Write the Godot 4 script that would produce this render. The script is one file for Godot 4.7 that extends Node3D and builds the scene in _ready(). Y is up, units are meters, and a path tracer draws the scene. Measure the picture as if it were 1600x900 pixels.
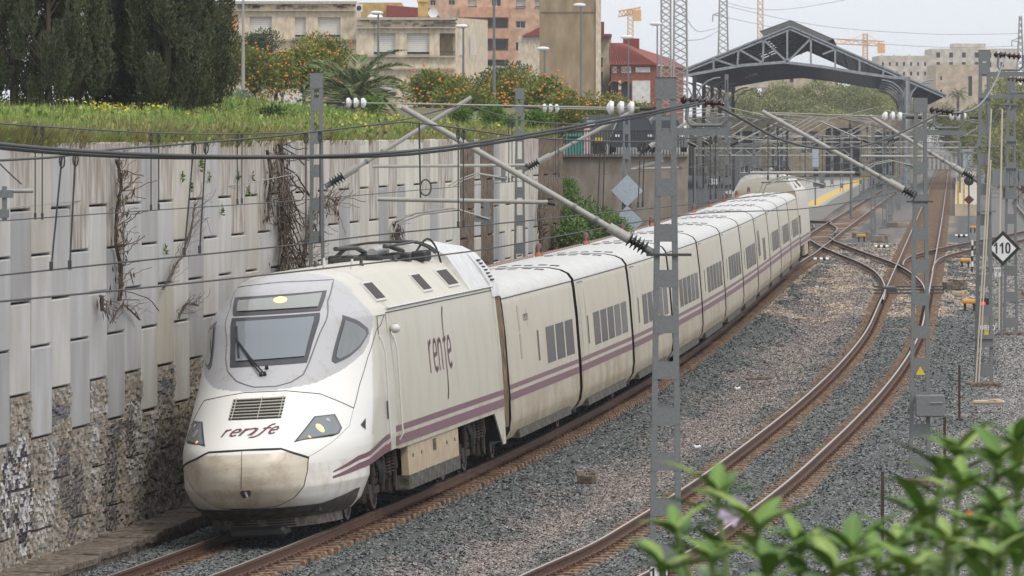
extends Node3D
# ---------------------------------------------------------------- camera model
const F := 9311.3
const YH := 207.0
const EYE := 6.448
var pitch := atan((450.0 - YH) / F)

class MB:
	var v := PackedVector3Array()
	var n := PackedVector3Array()
	var uv := PackedVector2Array()
	var c := PackedColorArray()
	var ix := PackedInt32Array()
	var col := Color(1, 1, 1)
	func vert(p: Vector3, nn: Vector3, t := Vector2()) -> int:
		v.append(p); n.append(nn); uv.append(t); c.append(col)
		return v.size() - 1
	func face(a: Vector3, b: Vector3, cc: Vector3, d: Vector3, out := Vector3.ZERO, t := []) -> void:
		var nn := (cc - a).cross(b - a)
		if nn.length() < 1e-12:
			nn = (d - a).cross(cc - a)
		var q := [a, b, cc, d]
		var tt := t if t.size() == 4 else [Vector2(0, 0), Vector2(1, 0), Vector2(1, 1), Vector2(0, 1)]
		if out != Vector3.ZERO and nn.dot(out) < 0:
			nn = -nn
			q = [d, cc, b, a]
			tt = [tt[3], tt[2], tt[1], tt[0]]
		nn = nn.normalized()
		var k := v.size()
		for i in 4:
			vert(q[i], nn, tt[i])
		ix.append_array(PackedInt32Array([k, k + 1, k + 2, k, k + 2, k + 3]))
	func tri(a: Vector3, b: Vector3, cc: Vector3, nn := Vector3.ZERO) -> void:
		var g := (cc - a).cross(b - a).normalized()
		if nn == Vector3.ZERO:
			nn = g
		var k := v.size()
		vert(a, nn, Vector2(0, 0)); vert(b, nn, Vector2(1, 0)); vert(cc, nn, Vector2(0, 1))
		if g.dot(nn) < 0:
			ix.append_array(PackedInt32Array([k, k + 2, k + 1]))
		else:
			ix.append_array(PackedInt32Array([k, k + 1, k + 2]))
	func box(ctr: Vector3, size: Vector3, b := Basis()) -> void:
		var h := size / 2
		var p := []
		for i in 8:
			p.append(ctr + b * Vector3(h.x * (1 if i & 1 else -1), h.y * (1 if i & 2 else -1), h.z * (1 if i & 4 else -1)))
		face(p[0], p[2], p[6], p[4], -b.x); face(p[1], p[3], p[7], p[5], b.x)
		face(p[0], p[1], p[5], p[4], -b.y); face(p[2], p[3], p[7], p[6], b.y)
		face(p[0], p[1], p[3], p[2], -b.z); face(p[4], p[5], p[7], p[6], b.z)
	func cbox(ctr: Vector3, size: Vector3, r: float, b := Basis()) -> void:
		# box with chamfered edges along its z axis and front/back rims
		var h := size / 2
		var ring := []
		for q in [[1, 1], [-1, 1], [-1, -1], [1, -1]]:
			var a := Vector2(q[0] * h.x, q[1] * (h.y - r))
			var e := Vector2(q[0] * (h.x - r), q[1] * h.y)
			if q[0] * q[1] > 0:
				ring.append(a); ring.append(e)
			else:
				ring.append(e); ring.append(a)
		var lay := []
		for k in [[-h.z, r], [-h.z + r, 0.0], [h.z - r, 0.0], [h.z, r]]:
			var row := []
			for e in ring:
				var sx: float = (h.x - k[1]) / h.x
				var sy: float = (h.y - k[1]) / h.y
				row.append(ctr + b * Vector3(e.x * sx, e.y * sy, k[0]))
			lay.append(row)
		for i in 3:
			for j in 8:
				var a2: Vector3 = lay[i][j]
				var cc2: Vector3 = lay[i + 1][(j + 1) % 8]
				face(a2, lay[i][(j + 1) % 8], cc2, lay[i + 1][j], ((a2 + cc2) / 2 - ctr))
		for e in [0, 3]:
			for j in 3:
				face(lay[e][0], lay[e][j * 2 + 1], lay[e][mini(j * 2 + 2, 7)], lay[e][mini(j * 2 + 3, 7)], lay[e][0] - lay[3 - e][0])
	func bar(a: Vector3, b2: Vector3, w: float, h: float, up := Vector3.UP) -> void:
		var dz := (b2 - a)
		var l := dz.length()
		if l < 1e-6:
			return
		dz /= l
		if absf(dz.dot(up)) > 0.98:
			up = Vector3(1, 0, 0)
		var x := up.cross(dz).normalized()
		box((a + b2) / 2, Vector3(w, h, l), Basis(x, dz.cross(x), dz))
	func tube(pts: Array, r, sides := 6, cap := true) -> void:
		var k0 := v.size()
		var m := pts.size()
		var prev := Vector3.ZERO
		for i in m:
			var t: Vector3 = ((pts[mini(i + 1, m - 1)] as Vector3) - (pts[maxi(i - 1, 0)] as Vector3)).normalized()
			var side := prev - t * prev.dot(t)
			if side.length() < 1e-4:
				side = t.cross(Vector3.UP if absf(t.y) < 0.95 else Vector3.RIGHT)
			side = side.normalized()
			prev = side
			var up := side.cross(t)
			var rr: float = r[i] if r is Array else r
			for j in sides:
				var an := TAU * j / sides
				var d := side * cos(an) + up * sin(an)
				vert(pts[i] + d * rr, d, Vector2(float(j) / sides, i))
		for i in m - 1:
			for j in sides:
				var a := k0 + i * sides + j
				var b := k0 + i * sides + (j + 1) % sides
				ix.append_array(PackedInt32Array([a, b, b + sides, a, b + sides, a + sides]))
		if cap:
			for e in [0, m - 1]:
				var t2: Vector3 = ((pts[1] as Vector3) - (pts[0] as Vector3)) * -1.0 if e == 0 else (pts[m - 1] as Vector3) - (pts[m - 2] as Vector3)
				for j in range(1, sides - 1):
					tri(v[k0 + e * sides], v[k0 + e * sides + j], v[k0 + e * sides + j + 1], t2.normalized())
	func sheet(rows: Array, inner = null, uvs = null) -> void:
		# smooth grid; inner: a point the normals face away from (or a Vector3 array of directions)
		var R := rows.size()
		var C: int = rows[0].size()
		var nn := PackedVector3Array()
		nn.resize(R * C)
		for i in R - 1:
			for j in C - 1:
				var a: Vector3 = rows[i][j]
				var b: Vector3 = rows[i][j + 1]
				var cc: Vector3 = rows[i + 1][j + 1]
				var d: Vector3 = rows[i + 1][j]
				var g := (cc - a).cross(b - d) * -1.0
				g = (cc - a).cross(d - b)
				nn[i * C + j] += g; nn[i * C + j + 1] += g; nn[(i + 1) * C + j] += g; nn[(i + 1) * C + j + 1] += g
		var s := 0.0
		if inner != null:
			for i in R:
				for j in C:
					s += nn[i * C + j].dot((rows[i][j] as Vector3) - (inner as Vector3))
		var fl := s < 0
		var k0 := v.size()
		for i in R:
			for j in C:
				var q := nn[i * C + j].normalized()
				vert(rows[i][j], -q if fl else q, uvs[i][j] if uvs != null else Vector2(float(j) / (C - 1), float(i) / (R - 1)))
		for i in R - 1:
			for j in C - 1:
				var a := k0 + i * C + j
				var g2 := (v[a + C + 1] - v[a]).cross(v[a + 1] - v[a])
				if g2.dot(n[a]) >= 0:
					ix.append_array(PackedInt32Array([a, a + 1, a + C + 1, a, a + C + 1, a + C]))
				else:
					ix.append_array(PackedInt32Array([a, a + C + 1, a + 1, a, a + C, a + C + 1]))
	func ball(ctr: Vector3, r: Vector3, nu := 8, nv := 6, b := Basis()) -> void:
		var rows := []
		for i in nv + 1:
			var row := []
			var th := PI * i / nv
			for j in nu + 1:
				var ph := TAU * j / nu
				row.append(ctr + b * Vector3(r.x * sin(th) * cos(ph), r.y * cos(th), r.z * sin(th) * sin(ph)))
			rows.append(row)
		sheet(rows, ctr)
	func lathe(a: Vector3, dir: Vector3, prof: Array, sides := 10) -> void:
		# prof: [distance along dir, radius]
		var d := dir.normalized()
		var x := d.cross(Vector3.UP if absf(d.y) < 0.9 else Vector3.RIGHT).normalized()
		var y := d.cross(x)
		for i in prof.size() - 1:
			var rows := []
			for k in 2:
				var row := []
				for j in sides + 1:
					var an := TAU * j / sides
					row.append(a + d * prof[i + k][0] + (x * cos(an) + y * sin(an)) * prof[i + k][1])
				rows.append(row)
			sheet(rows, a + d * (prof[i][0] + prof[i + 1][0]) / 2.0 - d * (signf(prof[i + 1][1] - prof[i][1]) * -0.5 if absf(prof[i + 1][0] - prof[i][0]) < 1e-5 else 0.0))
	func prism(poly: Array, o: Vector3, bx: Vector3, by: Vector3, ext: Vector3) -> void:
		# 2-D polygon (Vector2) in the plane bx/by at o, extruded by ext
		var pp := PackedVector2Array(poly)
		var tr := Geometry2D.triangulate_polygon(pp)
		var mid := Vector3.ZERO
		for q in pp:
			mid += o + bx * q.x + by * q.y
		mid = mid / pp.size() + ext / 2
		for e in 2:
			var off := ext * e
			var nn := ext.normalized() * (1 if e else -1)
			for i in range(0, tr.size(), 3):
				var a: Vector2 = pp[tr[i]]
				var b: Vector2 = pp[tr[i + 1]]
				var d: Vector2 = pp[tr[i + 2]]
				tri(o + bx * a.x + by * a.y + off, o + bx * b.x + by * b.y + off, o + bx * d.x + by * d.y + off, nn)
		var ccw := not Geometry2D.is_polygon_clockwise(pp)
		for i in pp.size():
			var a := pp[i]
			var b := pp[(i + 1) % pp.size()]
			var e2 := b - a
			var on := Vector2(e2.y, -e2.x) * (1.0 if ccw else -1.0)
			var pa := o + bx * a.x + by * a.y
			var pb := o + bx * b.x + by * b.y
			face(pa, pb, pb + ext, pa + ext, bx * on.x + by * on.y)
	func mesh() -> ArrayMesh:
		var arr := []
		arr.resize(Mesh.ARRAY_MAX)
		arr[Mesh.ARRAY_VERTEX] = v
		arr[Mesh.ARRAY_NORMAL] = n
		arr[Mesh.ARRAY_TEX_UV] = uv
		arr[Mesh.ARRAY_COLOR] = c
		arr[Mesh.ARRAY_INDEX] = ix
		var m := ArrayMesh.new()
		m.add_surface_from_arrays(Mesh.PRIMITIVE_TRIANGLES, arr)
		return m

# ---------------------------------------------------------------- helpers
var rng := RandomNumberGenerator.new()
var M := {}
var taken := {}

func gz(d: float) -> float:
	return 0.00215 * clampf(d - 93.0, -40.0, 260.0)

func ray(px: float, py: float) -> Vector3:
	var u := (px - 800.0) / F
	var w := -(py - 450.0) / F
	var fw := Vector3(0, -sin(pitch), -cos(pitch))
	var up := Vector3(0, cos(pitch), -sin(pitch))
	return fw + Vector3(u, 0, 0) + up * w

func P(px: float, py: float, d: float) -> Vector3:
	var r := ray(px, py)
	return Vector3(0, EYE, 0) + r * (d / -r.z)

func G(px: float, py: float, h := 0.0) -> Vector3:
	var r := ray(px, py)
	var d := 150.0
	for i in 30:
		d = (h + gz(d) - EYE) / r.y * -r.z
		d = clampf(d, 5.0, 4000.0)
	return Vector3(0, EYE, 0) + r * (d / -r.z)

func D(py: float, h := 0.0) -> float:
	return -G(800, py, h).z

func numbered(called: String) -> String:
	if not taken.has(called):
		taken[called] = 0
		return called
	taken[called] += 1
	return "%s_%03d" % [called, taken[called]]

func tag(o: Node, label: String, category: String, group := "") -> Node:
	o.set_meta("label", label)
	o.set_meta("category", category)
	if group:
		o.set_meta("group", group)
	return o

func thing(called: String, label: String, category: String, at := Vector3.ZERO, group := "") -> Node3D:
	var o := Node3D.new()
	o.name = numbered(called)
	add_child(o)
	o.position = at
	tag(o, label, category, group)
	return o

func part(called: String, mb, m: Material, parent: Node, at = null) -> MeshInstance3D:
	var o := MeshInstance3D.new()
	o.mesh = mb.mesh() if mb is MB else mb
	o.material_override = m
	if parent == self:
		o.name = numbered(called)
		add_child(o)
	else:
		o.name = called
		parent.add_child(o, true)
	if at is Vector3:
		o.position = at
	elif at is Transform3D:
		o.transform = at
	return o

func setting(called: String, mb, m: Material) -> MeshInstance3D:
	var o := part(called, mb, m, self)
	o.set_meta("kind", "structure")
	return o

func lin(r: float, g := -1.0, b := -1.0) -> Color:
	return Color(r, r if g < 0 else g, r if b < 0 else b).linear_to_srgb()

func ntex(seed_: int, freq: float, lo: float, hi: float, tint_lo := Color(1, 1, 1), tint_hi := Color(1, 1, 1), oct := 4, typ := FastNoiseLite.TYPE_SIMPLEX_SMOOTH, size := Vector2i(512, 512)) -> NoiseTexture2D:
	var nz := FastNoiseLite.new()
	nz.seed = seed_
	nz.noise_type = typ
	nz.frequency = freq
	nz.fractal_octaves = oct
	var t := NoiseTexture2D.new()
	t.width = size.x
	t.height = size.y
	t.seamless = true
	t.generate_mipmaps = false
	t.noise = nz
	var g := Gradient.new()
	g.offsets = PackedFloat32Array([0.15, 0.85])
	g.colors = PackedColorArray([tint_lo * lo, tint_hi * hi])
	for i in 2:
		var q := g.colors
		q[i].a = 1.0
		g.colors = q
	t.color_ramp = g
	return t

func mat(called: String, c: Color, rough := 0.8, tex: Texture2D = null, tscale := Vector3.ONE, bump: Texture2D = null, bcm := 1.0, metal := 0.0, world := true, vc := false) -> StandardMaterial3D:
	var m := StandardMaterial3D.new()
	m.resource_name = called
	m.albedo_color = c
	m.roughness = rough
	m.metallic = metal
	m.vertex_color_use_as_albedo = vc
	if tex or bump:
		m.uv1_triplanar = true
		m.uv1_world_triplanar = world
		m.uv1_scale = tscale
	if tex:
		m.albedo_texture = tex
	if bump:
		m.heightmap_enabled = true
		m.heightmap_texture = bump
		m.heightmap_scale = bcm
	M[called] = m
	return m

func spline(pts: Array, step := 1.0) -> Array:
	# Catmull-Rom through pts, sampled about every step metres
	var out := []
	for i in pts.size() - 1:
		var a: Vector3 = pts[maxi(i - 1, 0)]
		var b: Vector3 = pts[i]
		var c: Vector3 = pts[i + 1]
		var d: Vector3 = pts[mini(i + 2, pts.size() - 1)]
		var k := maxi(1, int(b.distance_to(c) / step))
		for j in k:
			out.append(b.cubic_interpolate_in_time(c, a, d, float(j) / k, b.distance_to(c), -maxf(a.distance_to(b), 0.01), b.distance_to(c) + maxf(c.distance_to(d), 0.01)))
	out.append(pts[-1])
	return out

func sag(a: Vector3, b: Vector3, s: float, k := 14) -> Array:
	var out := []
	for i in k + 1:
		var t := float(i) / k
		out.append(a.lerp(b, t) - Vector3(0, 4.0 * s * t * (1 - t), 0))
	return out

func pl(table: Array, x: float) -> float:
	if x <= table[0][0]:
		return table[0][1]
	for i in table.size() - 1:
		if x <= table[i + 1][0]:
			return lerpf(table[i][1], table[i + 1][1], (x - table[i][0]) / (table[i + 1][0] - table[i][0]))
	return table[-1][1]

# ---------------------------------------------------------------- tracks (paths)
var tpath := []        # [x, d, angle] every 0.5 m from s = -60
const CANT := 0.0544
const NOSE := Vector2(-4.11634, 92.93686)

func build_paths() -> void:
	var ang := func(s: float) -> float: return 0.141331 - 0.001097926 * s + 1.037968e-05 * s * s / 2.0 - 1.574256e-08 * s * s * s / 3.0
	var fwd := [NOSE]
	var p := NOSE
	for i in 400:
		var a: float = ang.call(i * 0.5 + 0.25)
		p += Vector2(sin(a), cos(a)) * 0.5
		fwd.append(p)
	var back := []
	p = NOSE
	for i in 120:
		var a: float = ang.call(-i * 0.5 - 0.25)
		p -= Vector2(sin(a), cos(a)) * 0.5
		back.append(p)
	back.reverse()
	tpath = back + fwd
	var e: Vector2 = tpath[-1]
	for i in 900:
		var a := 0.0776
		e += Vector2(sin(a), cos(a)) * 0.5
		tpath.append(e)

func tpt(s: float) -> Vector2:
	var x := clampf((s + 60.0) * 2.0, 0.0, tpath.size() - 1.001)
	var i := int(x)
	return (tpath[i] as Vector2).lerp(tpath[i + 1], x - i)

func tcant(s: float) -> float:
	return CANT * clampf((240.0 - s) / 60.0, 0.0, 1.0)

func tf(s: float) -> Transform3D:
	# x: right, y: up (canted), -z: onwards along the track; origin: middle of the rail heads
	var a := tpt(s - 0.5)
	var b := tpt(s + 0.5)
	var p := tpt(s)
	var dir := Vector3(b.x - a.x, 0.00215 if p.y < 353.0 else 0.0, -(b.y - a.y)).normalized()
	var side := dir.cross(Vector3.UP).normalized()
	var c := tcant(s)
	side = side.rotated(dir, -c)
	var up := side.cross(dir)
	return Transform3D(Basis(side, up, -dir), Vector3(p.x, gz(p.y) + 0.855 * sin(c), -p.y))

func tpt3(s: float, lat: float, h: float) -> Vector3:
	return tf(s) * Vector3(lat, h, 0)

var xt_tab := PackedFloat32Array()
var xr_tab := PackedFloat32Array()
func tab(t: PackedFloat32Array, d: float) -> float:
	var q := clampf((d - 40.0) * 2.0, 0.0, t.size() - 1.01)
	var i := int(q)
	return lerpf(t[i], t[i + 1], q - i)
func track_x(d: float) -> float:
	return tab(xt_tab, d)
func right_x(d: float) -> float:
	return tab(xr_tab, d)
func track_x0(d: float) -> float:
	var s := d - 92.9
	for i in 4:
		s += d - tpt(s).y
	return tpt(s).x

var rpath := []        # right-hand track centre, Vector3
func right_x0(d: float) -> float:
	for i in rpath.size() - 1:
		var a: Vector3 = rpath[i]
		var b: Vector3 = rpath[i + 1]
		if -b.z >= d:
			return lerpf(a.x, b.x, clampf((d + a.z) / (a.z - b.z), -3.0, 1.0))
	return rpath[-1].x

func build_right() -> void:
	var px := [[905, 900, 1070], [1011, 849, 0], [1065, 815, 0], [1150, 757, 0], [1222, 700, 0], [1319, 614, 0], [1390.5, 526.6, 0], [1412.7, 468, 0], [1427, 424, 0], [1443, 372, 0], [1464, 300, 0], [1474, 262, 0]]
	var pts := []
	for q in px:
		pts.append(G(q[0], q[1], 0.04))
	var a: Vector3 = pts[0]
	var b: Vector3 = pts[1]
	var dir := (a - b).normalized()
	var near := [a + dir.rotated(Vector3.UP, 0.06) * 30.0, a + dir.rotated(Vector3.UP, 0.03) * 14.0]
	rpath = spline(near + pts, 0.6)

func cum(pts: Array) -> Array:
	var o := [0.0]
	for i in pts.size() - 1:
		o.append(o[-1] + (pts[i] as Vector3).distance_to(pts[i + 1]))
	return o

func offset_line(pts: Array, lat: float, cant := 0.0) -> Array:
	var out := []
	for i in pts.size():
		var t: Vector3 = (pts[mini(i + 1, pts.size() - 1)] - pts[maxi(i - 1, 0)]).normalized()
		var side := t.cross(Vector3.UP).normalized()
		out.append(pts[i] + side * lat + Vector3(0, lat * sin(cant), 0))
	return out

func rail(parent: Node, pts: Array) -> void:
	# rail of I section along the rail-head line pts, polished running surface on top
	var prof := [[-0.035, -0.002], [-0.036, -0.036], [-0.01, -0.052], [-0.01, -0.13], [-0.07, -0.155], [-0.07, -0.17], [0.07, -0.17], [0.07, -0.155], [0.01, -0.13], [0.01, -0.052], [0.036, -0.036], [0.035, -0.002]]
	var mb := MB.new()
	var top := MB.new()
	var rings := []
	var caps := []
	for i in pts.size():
		var t: Vector3 = (pts[mini(i + 1, pts.size() - 1)] - pts[maxi(i - 1, 0)]).normalized()
		var side := t.cross(Vector3.UP).normalized()
		var up := side.cross(t)
		var r := []
		for q in prof:
			r.append(pts[i] + side * q[0] + up * q[1])
		rings.append(r)
		caps.append([pts[i] - side * 0.022 + up * 0.001, pts[i] + side * 0.022 + up * 0.001])
	for j in prof.size() - 1:
		var rows := []
		var mid := Vector3.ZERO
		for i in pts.size():
			rows.append([rings[i][j], rings[i][j + 1]])
		for i in pts.size() - 1:
			var e: Vector3 = rings[i][j]
			mb.face(rings[i][j], rings[i][j + 1], rings[i + 1][j + 1], rings[i + 1][j], ((e + rings[i][j + 1]) / 2.0 - pts[i]) + Vector3(0, 0.08, 0))
	for i in pts.size() - 1:
		mb.face(rings[i][0], rings[i][11], rings[i + 1][11], rings[i + 1][0], Vector3.UP)
		top.face(caps[i][0], caps[i][1], caps[i + 1][1], caps[i + 1][0], Vector3.UP)
	var o := part("rail", mb, M.rust, parent)
	part("running_surface", top, M.railhead, o)

func sleeper_mesh(w: float) -> ArrayMesh:
	var mb := MB.new()
	var h := w / 2
	# prestressed sleeper: raised rail seats, waisted middle
	var prof := [[-h, 0.0], [-h + 0.02, 0.03], [-0.5, 0.03], [-0.4, -0.03], [0.4, -0.03], [0.5, 0.03], [h - 0.02, 0.03], [h, 0.0]]
	for i in prof.size() - 1:
		var a: Array = prof[i]
		var b: Array = prof[i + 1]
		mb.face(Vector3(a[0], a[1], -0.11), Vector3(b[0], b[1], -0.11), Vector3(b[0], b[1], 0.11), Vector3(a[0], a[1], 0.11), Vector3.UP)
		for z in [-0.11, 0.11]:
			mb.face(Vector3(a[0], a[1], z), Vector3(b[0], b[1], z), Vector3(b[0], -0.17, z * 1.2), Vector3(a[0], -0.17, z * 1.2), Vector3(0, 0, z))
	for e in [0, 7]:
		var x: float = prof[e][0]
		mb.face(Vector3(x, 0, -0.11), Vector3(x, 0, 0.11), Vector3(x, -0.17, 0.13), Vector3(x, -0.17, -0.13), Vector3(x, 0, 0))
	return mb.mesh()

func clip_mesh(g: float) -> ArrayMesh:
	var mb := MB.new()
	for s in [-1, 1]:
		for k in [-1, 1]:
			mb.box(Vector3(s * g + k * 0.11, 0.045, 0), Vector3(0.1, 0.03, 0.09))
			mb.lathe(Vector3(s * g + k * 0.12, 0.055, 0), Vector3.UP, [[0, 0.018], [0.03, 0.018], [0.03, 0.0]], 6)
	return mb.mesh()

func sleepers(parent: Node, frames: Array, gauge: float, nparts: int) -> void:
	var sm := sleeper_mesh(2.6)
	var cm := clip_mesh(gauge / 2)
	var far := [MB.new(), MB.new(), MB.new()]
	for i in frames.size():
		var t: Transform3D = frames[i]
		t.origin -= t.basis.y * 0.20
		if i < nparts:
			var o := part("sleeper", sm, [M.sleeper_a, M.sleeper_b, M.sleeper_c][(i * 7 + i / 3) % 3], parent, t)
			part("rail_clip", cm, M.rust, o)
		else:
			far[(i * 7 + i / 3) % 3].box(t.origin - t.basis.y * 0.045, Vector3(2.6, 0.06, 0.24), t.basis)
	for j in 3:
		if far[j].v.size():
			var o := part("far_sleepers", far[j], [M.sleeper_a, M.sleeper_b, M.sleeper_c][j], parent)
			o.set_meta("kind", "stuff")

func frames_of(pts: Array, step: float, cant := 0.0) -> Array:
	var cu := cum(pts)
	var out := []
	var i := 0
	var s := 0.0
	while s < cu[-1]:
		while cu[i + 1] < s:
			i += 1
		var t: float = (s - cu[i]) / maxf(cu[i + 1] - cu[i], 1e-6)
		var dir: Vector3 = ((pts[i + 1] as Vector3) - (pts[i] as Vector3)).normalized()
		var side: Vector3 = dir.cross(Vector3.UP).normalized().rotated(dir, -cant)
		out.append(Transform3D(Basis(side, side.cross(dir), -dir), (pts[i] as Vector3).lerp(pts[i + 1], t)))
		s += step
	return out

func track_node(called: String) -> Node3D:
	var o := Node3D.new()
	o.name = numbered(called)
	o.set_meta("kind", "structure")
	add_child(o)
	return o

func build_tracks() -> void:
	build_paths()
	build_right()
	for i in 1300:
		xt_tab.append(track_x0(40.0 + i * 0.5))
		xr_tab.append(right_x0(40.0 + i * 0.5))
	# the train's track
	var t := track_node("railway_track")
	for lat in [-0.855, 0.855]:
		var pts := []
		var s := -34.0
		while s < 560.0:
			pts.append(tpt3(s, lat, 0))
			s += 1.0 if s < 120 else 4.0
		rail(t, pts)
	var fr := []
	var s2 := -16.0
	while s2 < 420.0:
		var q := tf(s2)
		fr.append(q)
		s2 += 0.6
	sleepers(t, fr, 1.71, 290)
	# right-hand track
	var r := track_node("railway_track")
	for lat in [-0.85, 0.85]:
		rail(r, offset_line(rpath, lat, 0.0))
	var near := []
	for p in rpath:
		if -p.z > 74.0:
			near.append(p)
	sleepers(r, frames_of(near, 0.6), 1.70, 280)
	# crossover and turnouts, rail by rail
	var x := track_node("railway_crossover")
	for l in [
		[[1278, 382], [1310, 396], [1340, 408], [1364, 421], [1378, 436], [1383, 452], [1380, 468]],
		[[1296, 370], [1303, 375], [1322, 383], [1360, 397], [1398, 411], [1424, 426], [1442, 444], [1447, 462]],
		[[1255, 344], [1280, 345], [1298, 350], [1308, 357], [1304, 364]],
		[[1262, 372], [1280, 383]],
		[[1250, 358], [1266, 356], [1269, 350]]]:
		var pts := []
		for q in l:
			pts.append(G(q[0], q[1], 0.045))
		rail(x, spline(pts, 2.0))
	var w := track_node("railway_turnout")
	for l in [
		[[1411, 414], [1416, 404], [1432, 397], [1470, 387], [1530, 375], [1560, 369], [1640, 352]],
		[[1457, 424], [1461, 411], [1473, 401], [1500, 393], [1560, 381], [1640, 366]]]:
		var pts := []
		for q in l:
			pts.append(G(q[0], q[1], 0.045))
		rail(w, spline(pts, 2.0))
	var fr_track := track_node("railway_track")
	for l in [
		[[1640, 372], [1612, 350], [1603, 338], [1590, 322], [1584, 312], [1593, 303], [1596, 296], [1588, 290], [1576, 286]],
		[[1660, 352], [1626, 338], [1614, 328], [1603, 316], [1600, 308], [1606, 300], [1607, 292], [1596, 286], [1584, 283]]]:
		var pts := []
		for q in l:
			pts.append(G(q[0], q[1], 0.045))
		rail(fr_track, spline(pts, 4.0))
	# point rods and drive of the turnout
	var pr := thing("point_machine", "dark steel point rods and drive across the curved track under its turnout", "point machine", G(1420, 455, -0.15))
	for k in [[448, 0.09], [453, 0.09], [458, 0.09]]:
		var mb := MB.new()
		mb.bar(G(1366, k[0], -0.05) - pr.position, G(1474, k[0] - 0.5, -0.05) - pr.position, 0.28, 0.06)
		part("rod", mb, M.dark_steel, pr)
	var mb2 := MB.new()
	mb2.cbox(G(1390, 452, 0.02) - pr.position, Vector3(0.5, 0.22, 1.6), 0.03)
	part("drive", mb2, M.dark_steel, pr)

# ---------------------------------------------------------------- ground
var gn := FastNoiseLite.new()
func hgt(x: float, d: float) -> float:
	var a := absf(x - track_x(d)) if d < 500.0 else 50.0
	var b := absf(x - right_x(d))
	var top := -0.2
	var e := minf(maxf(a - 1.75, 0.0), maxf(b - 1.75, 0.0))
	var h := top - clampf(e / 1.6, 0.0, 1.0) * 0.30
	var c := minf(a, b)
	if c < 0.5:
		h = -0.152
	elif c > 1.08 and c < 1.8:
		h = -0.15
	elif c < 1.2:
		h = -0.195
	if x > right_x(d) + 2.0:
		h = maxf(h, -0.42)
	if d > 200.0:
		h = lerpf(h, -0.22, clampf((d - 200.0) / 60.0, 0.0, 1.0))
	return h + gz(d) + gn.get_noise_2d(x * 9.0, d * 9.0) * 0.035

func gcol(x: float, d: float) -> Color:
	var xt := track_x(d) if d < 500.0 else -500.0
	var xr := right_x(d)
	var nz := gn.get_noise_2d(x * 22.0, d * 5.0) + 0.6 * gn.get_noise_2d(x * 60.0 + 40.0, d * 25.0)
	var dark := Color(0.135, 0.145, 0.142)
	var pink := Color(0.31, 0.262, 0.24)
	var pale := Color(0.30, 0.285, 0.27)
	var rustc := Color(0.22, 0.15, 0.105)
	var c := dark
	var mid := lerpf(xt, xr, 0.60)
	if d < 500.0:
		var w := absf(x - mid) / maxf(0.5, (xr - xt) * 0.17) + nz * 1.1
		c = c.lerp(pink, clampf(1.35 - w, 0.0, 1.0) * 0.85)
	if x > xr + 2.2 + nz * 1.2:
		c = c.lerp(pale, clampf((x - xr - 2.2) / 1.6 + nz, 0.0, 1.0) * 0.8)
	var q := minf(absf(absf(x - xr) - 0.85), absf(absf(x - xt) - 0.85) + 0.15)
	if q < 0.55:
		c = c.lerp(rustc, clampf(0.75 - q * 1.4 + nz * 0.8, 0.0, 0.75))
	# tan dirt trodden over the ballast in ragged patches: round the crossover and between the rails of the station throat
	var xc := lerpf(xt, xr, 0.5)
	var near_x := absf(x - xc) < (xr - xt) * 0.75 + 1.2 and d > 205.0 and d < 335.0
	var in_track := minf(absf(x - xt), absf(x - xr)) < 1.5 and d > 205.0
	if near_x and nz > 0.05 or in_track and nz > -0.28:
		c = Color(0.40, 0.325, 0.26) * (1.0 + nz * 0.3)
	return c

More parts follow.
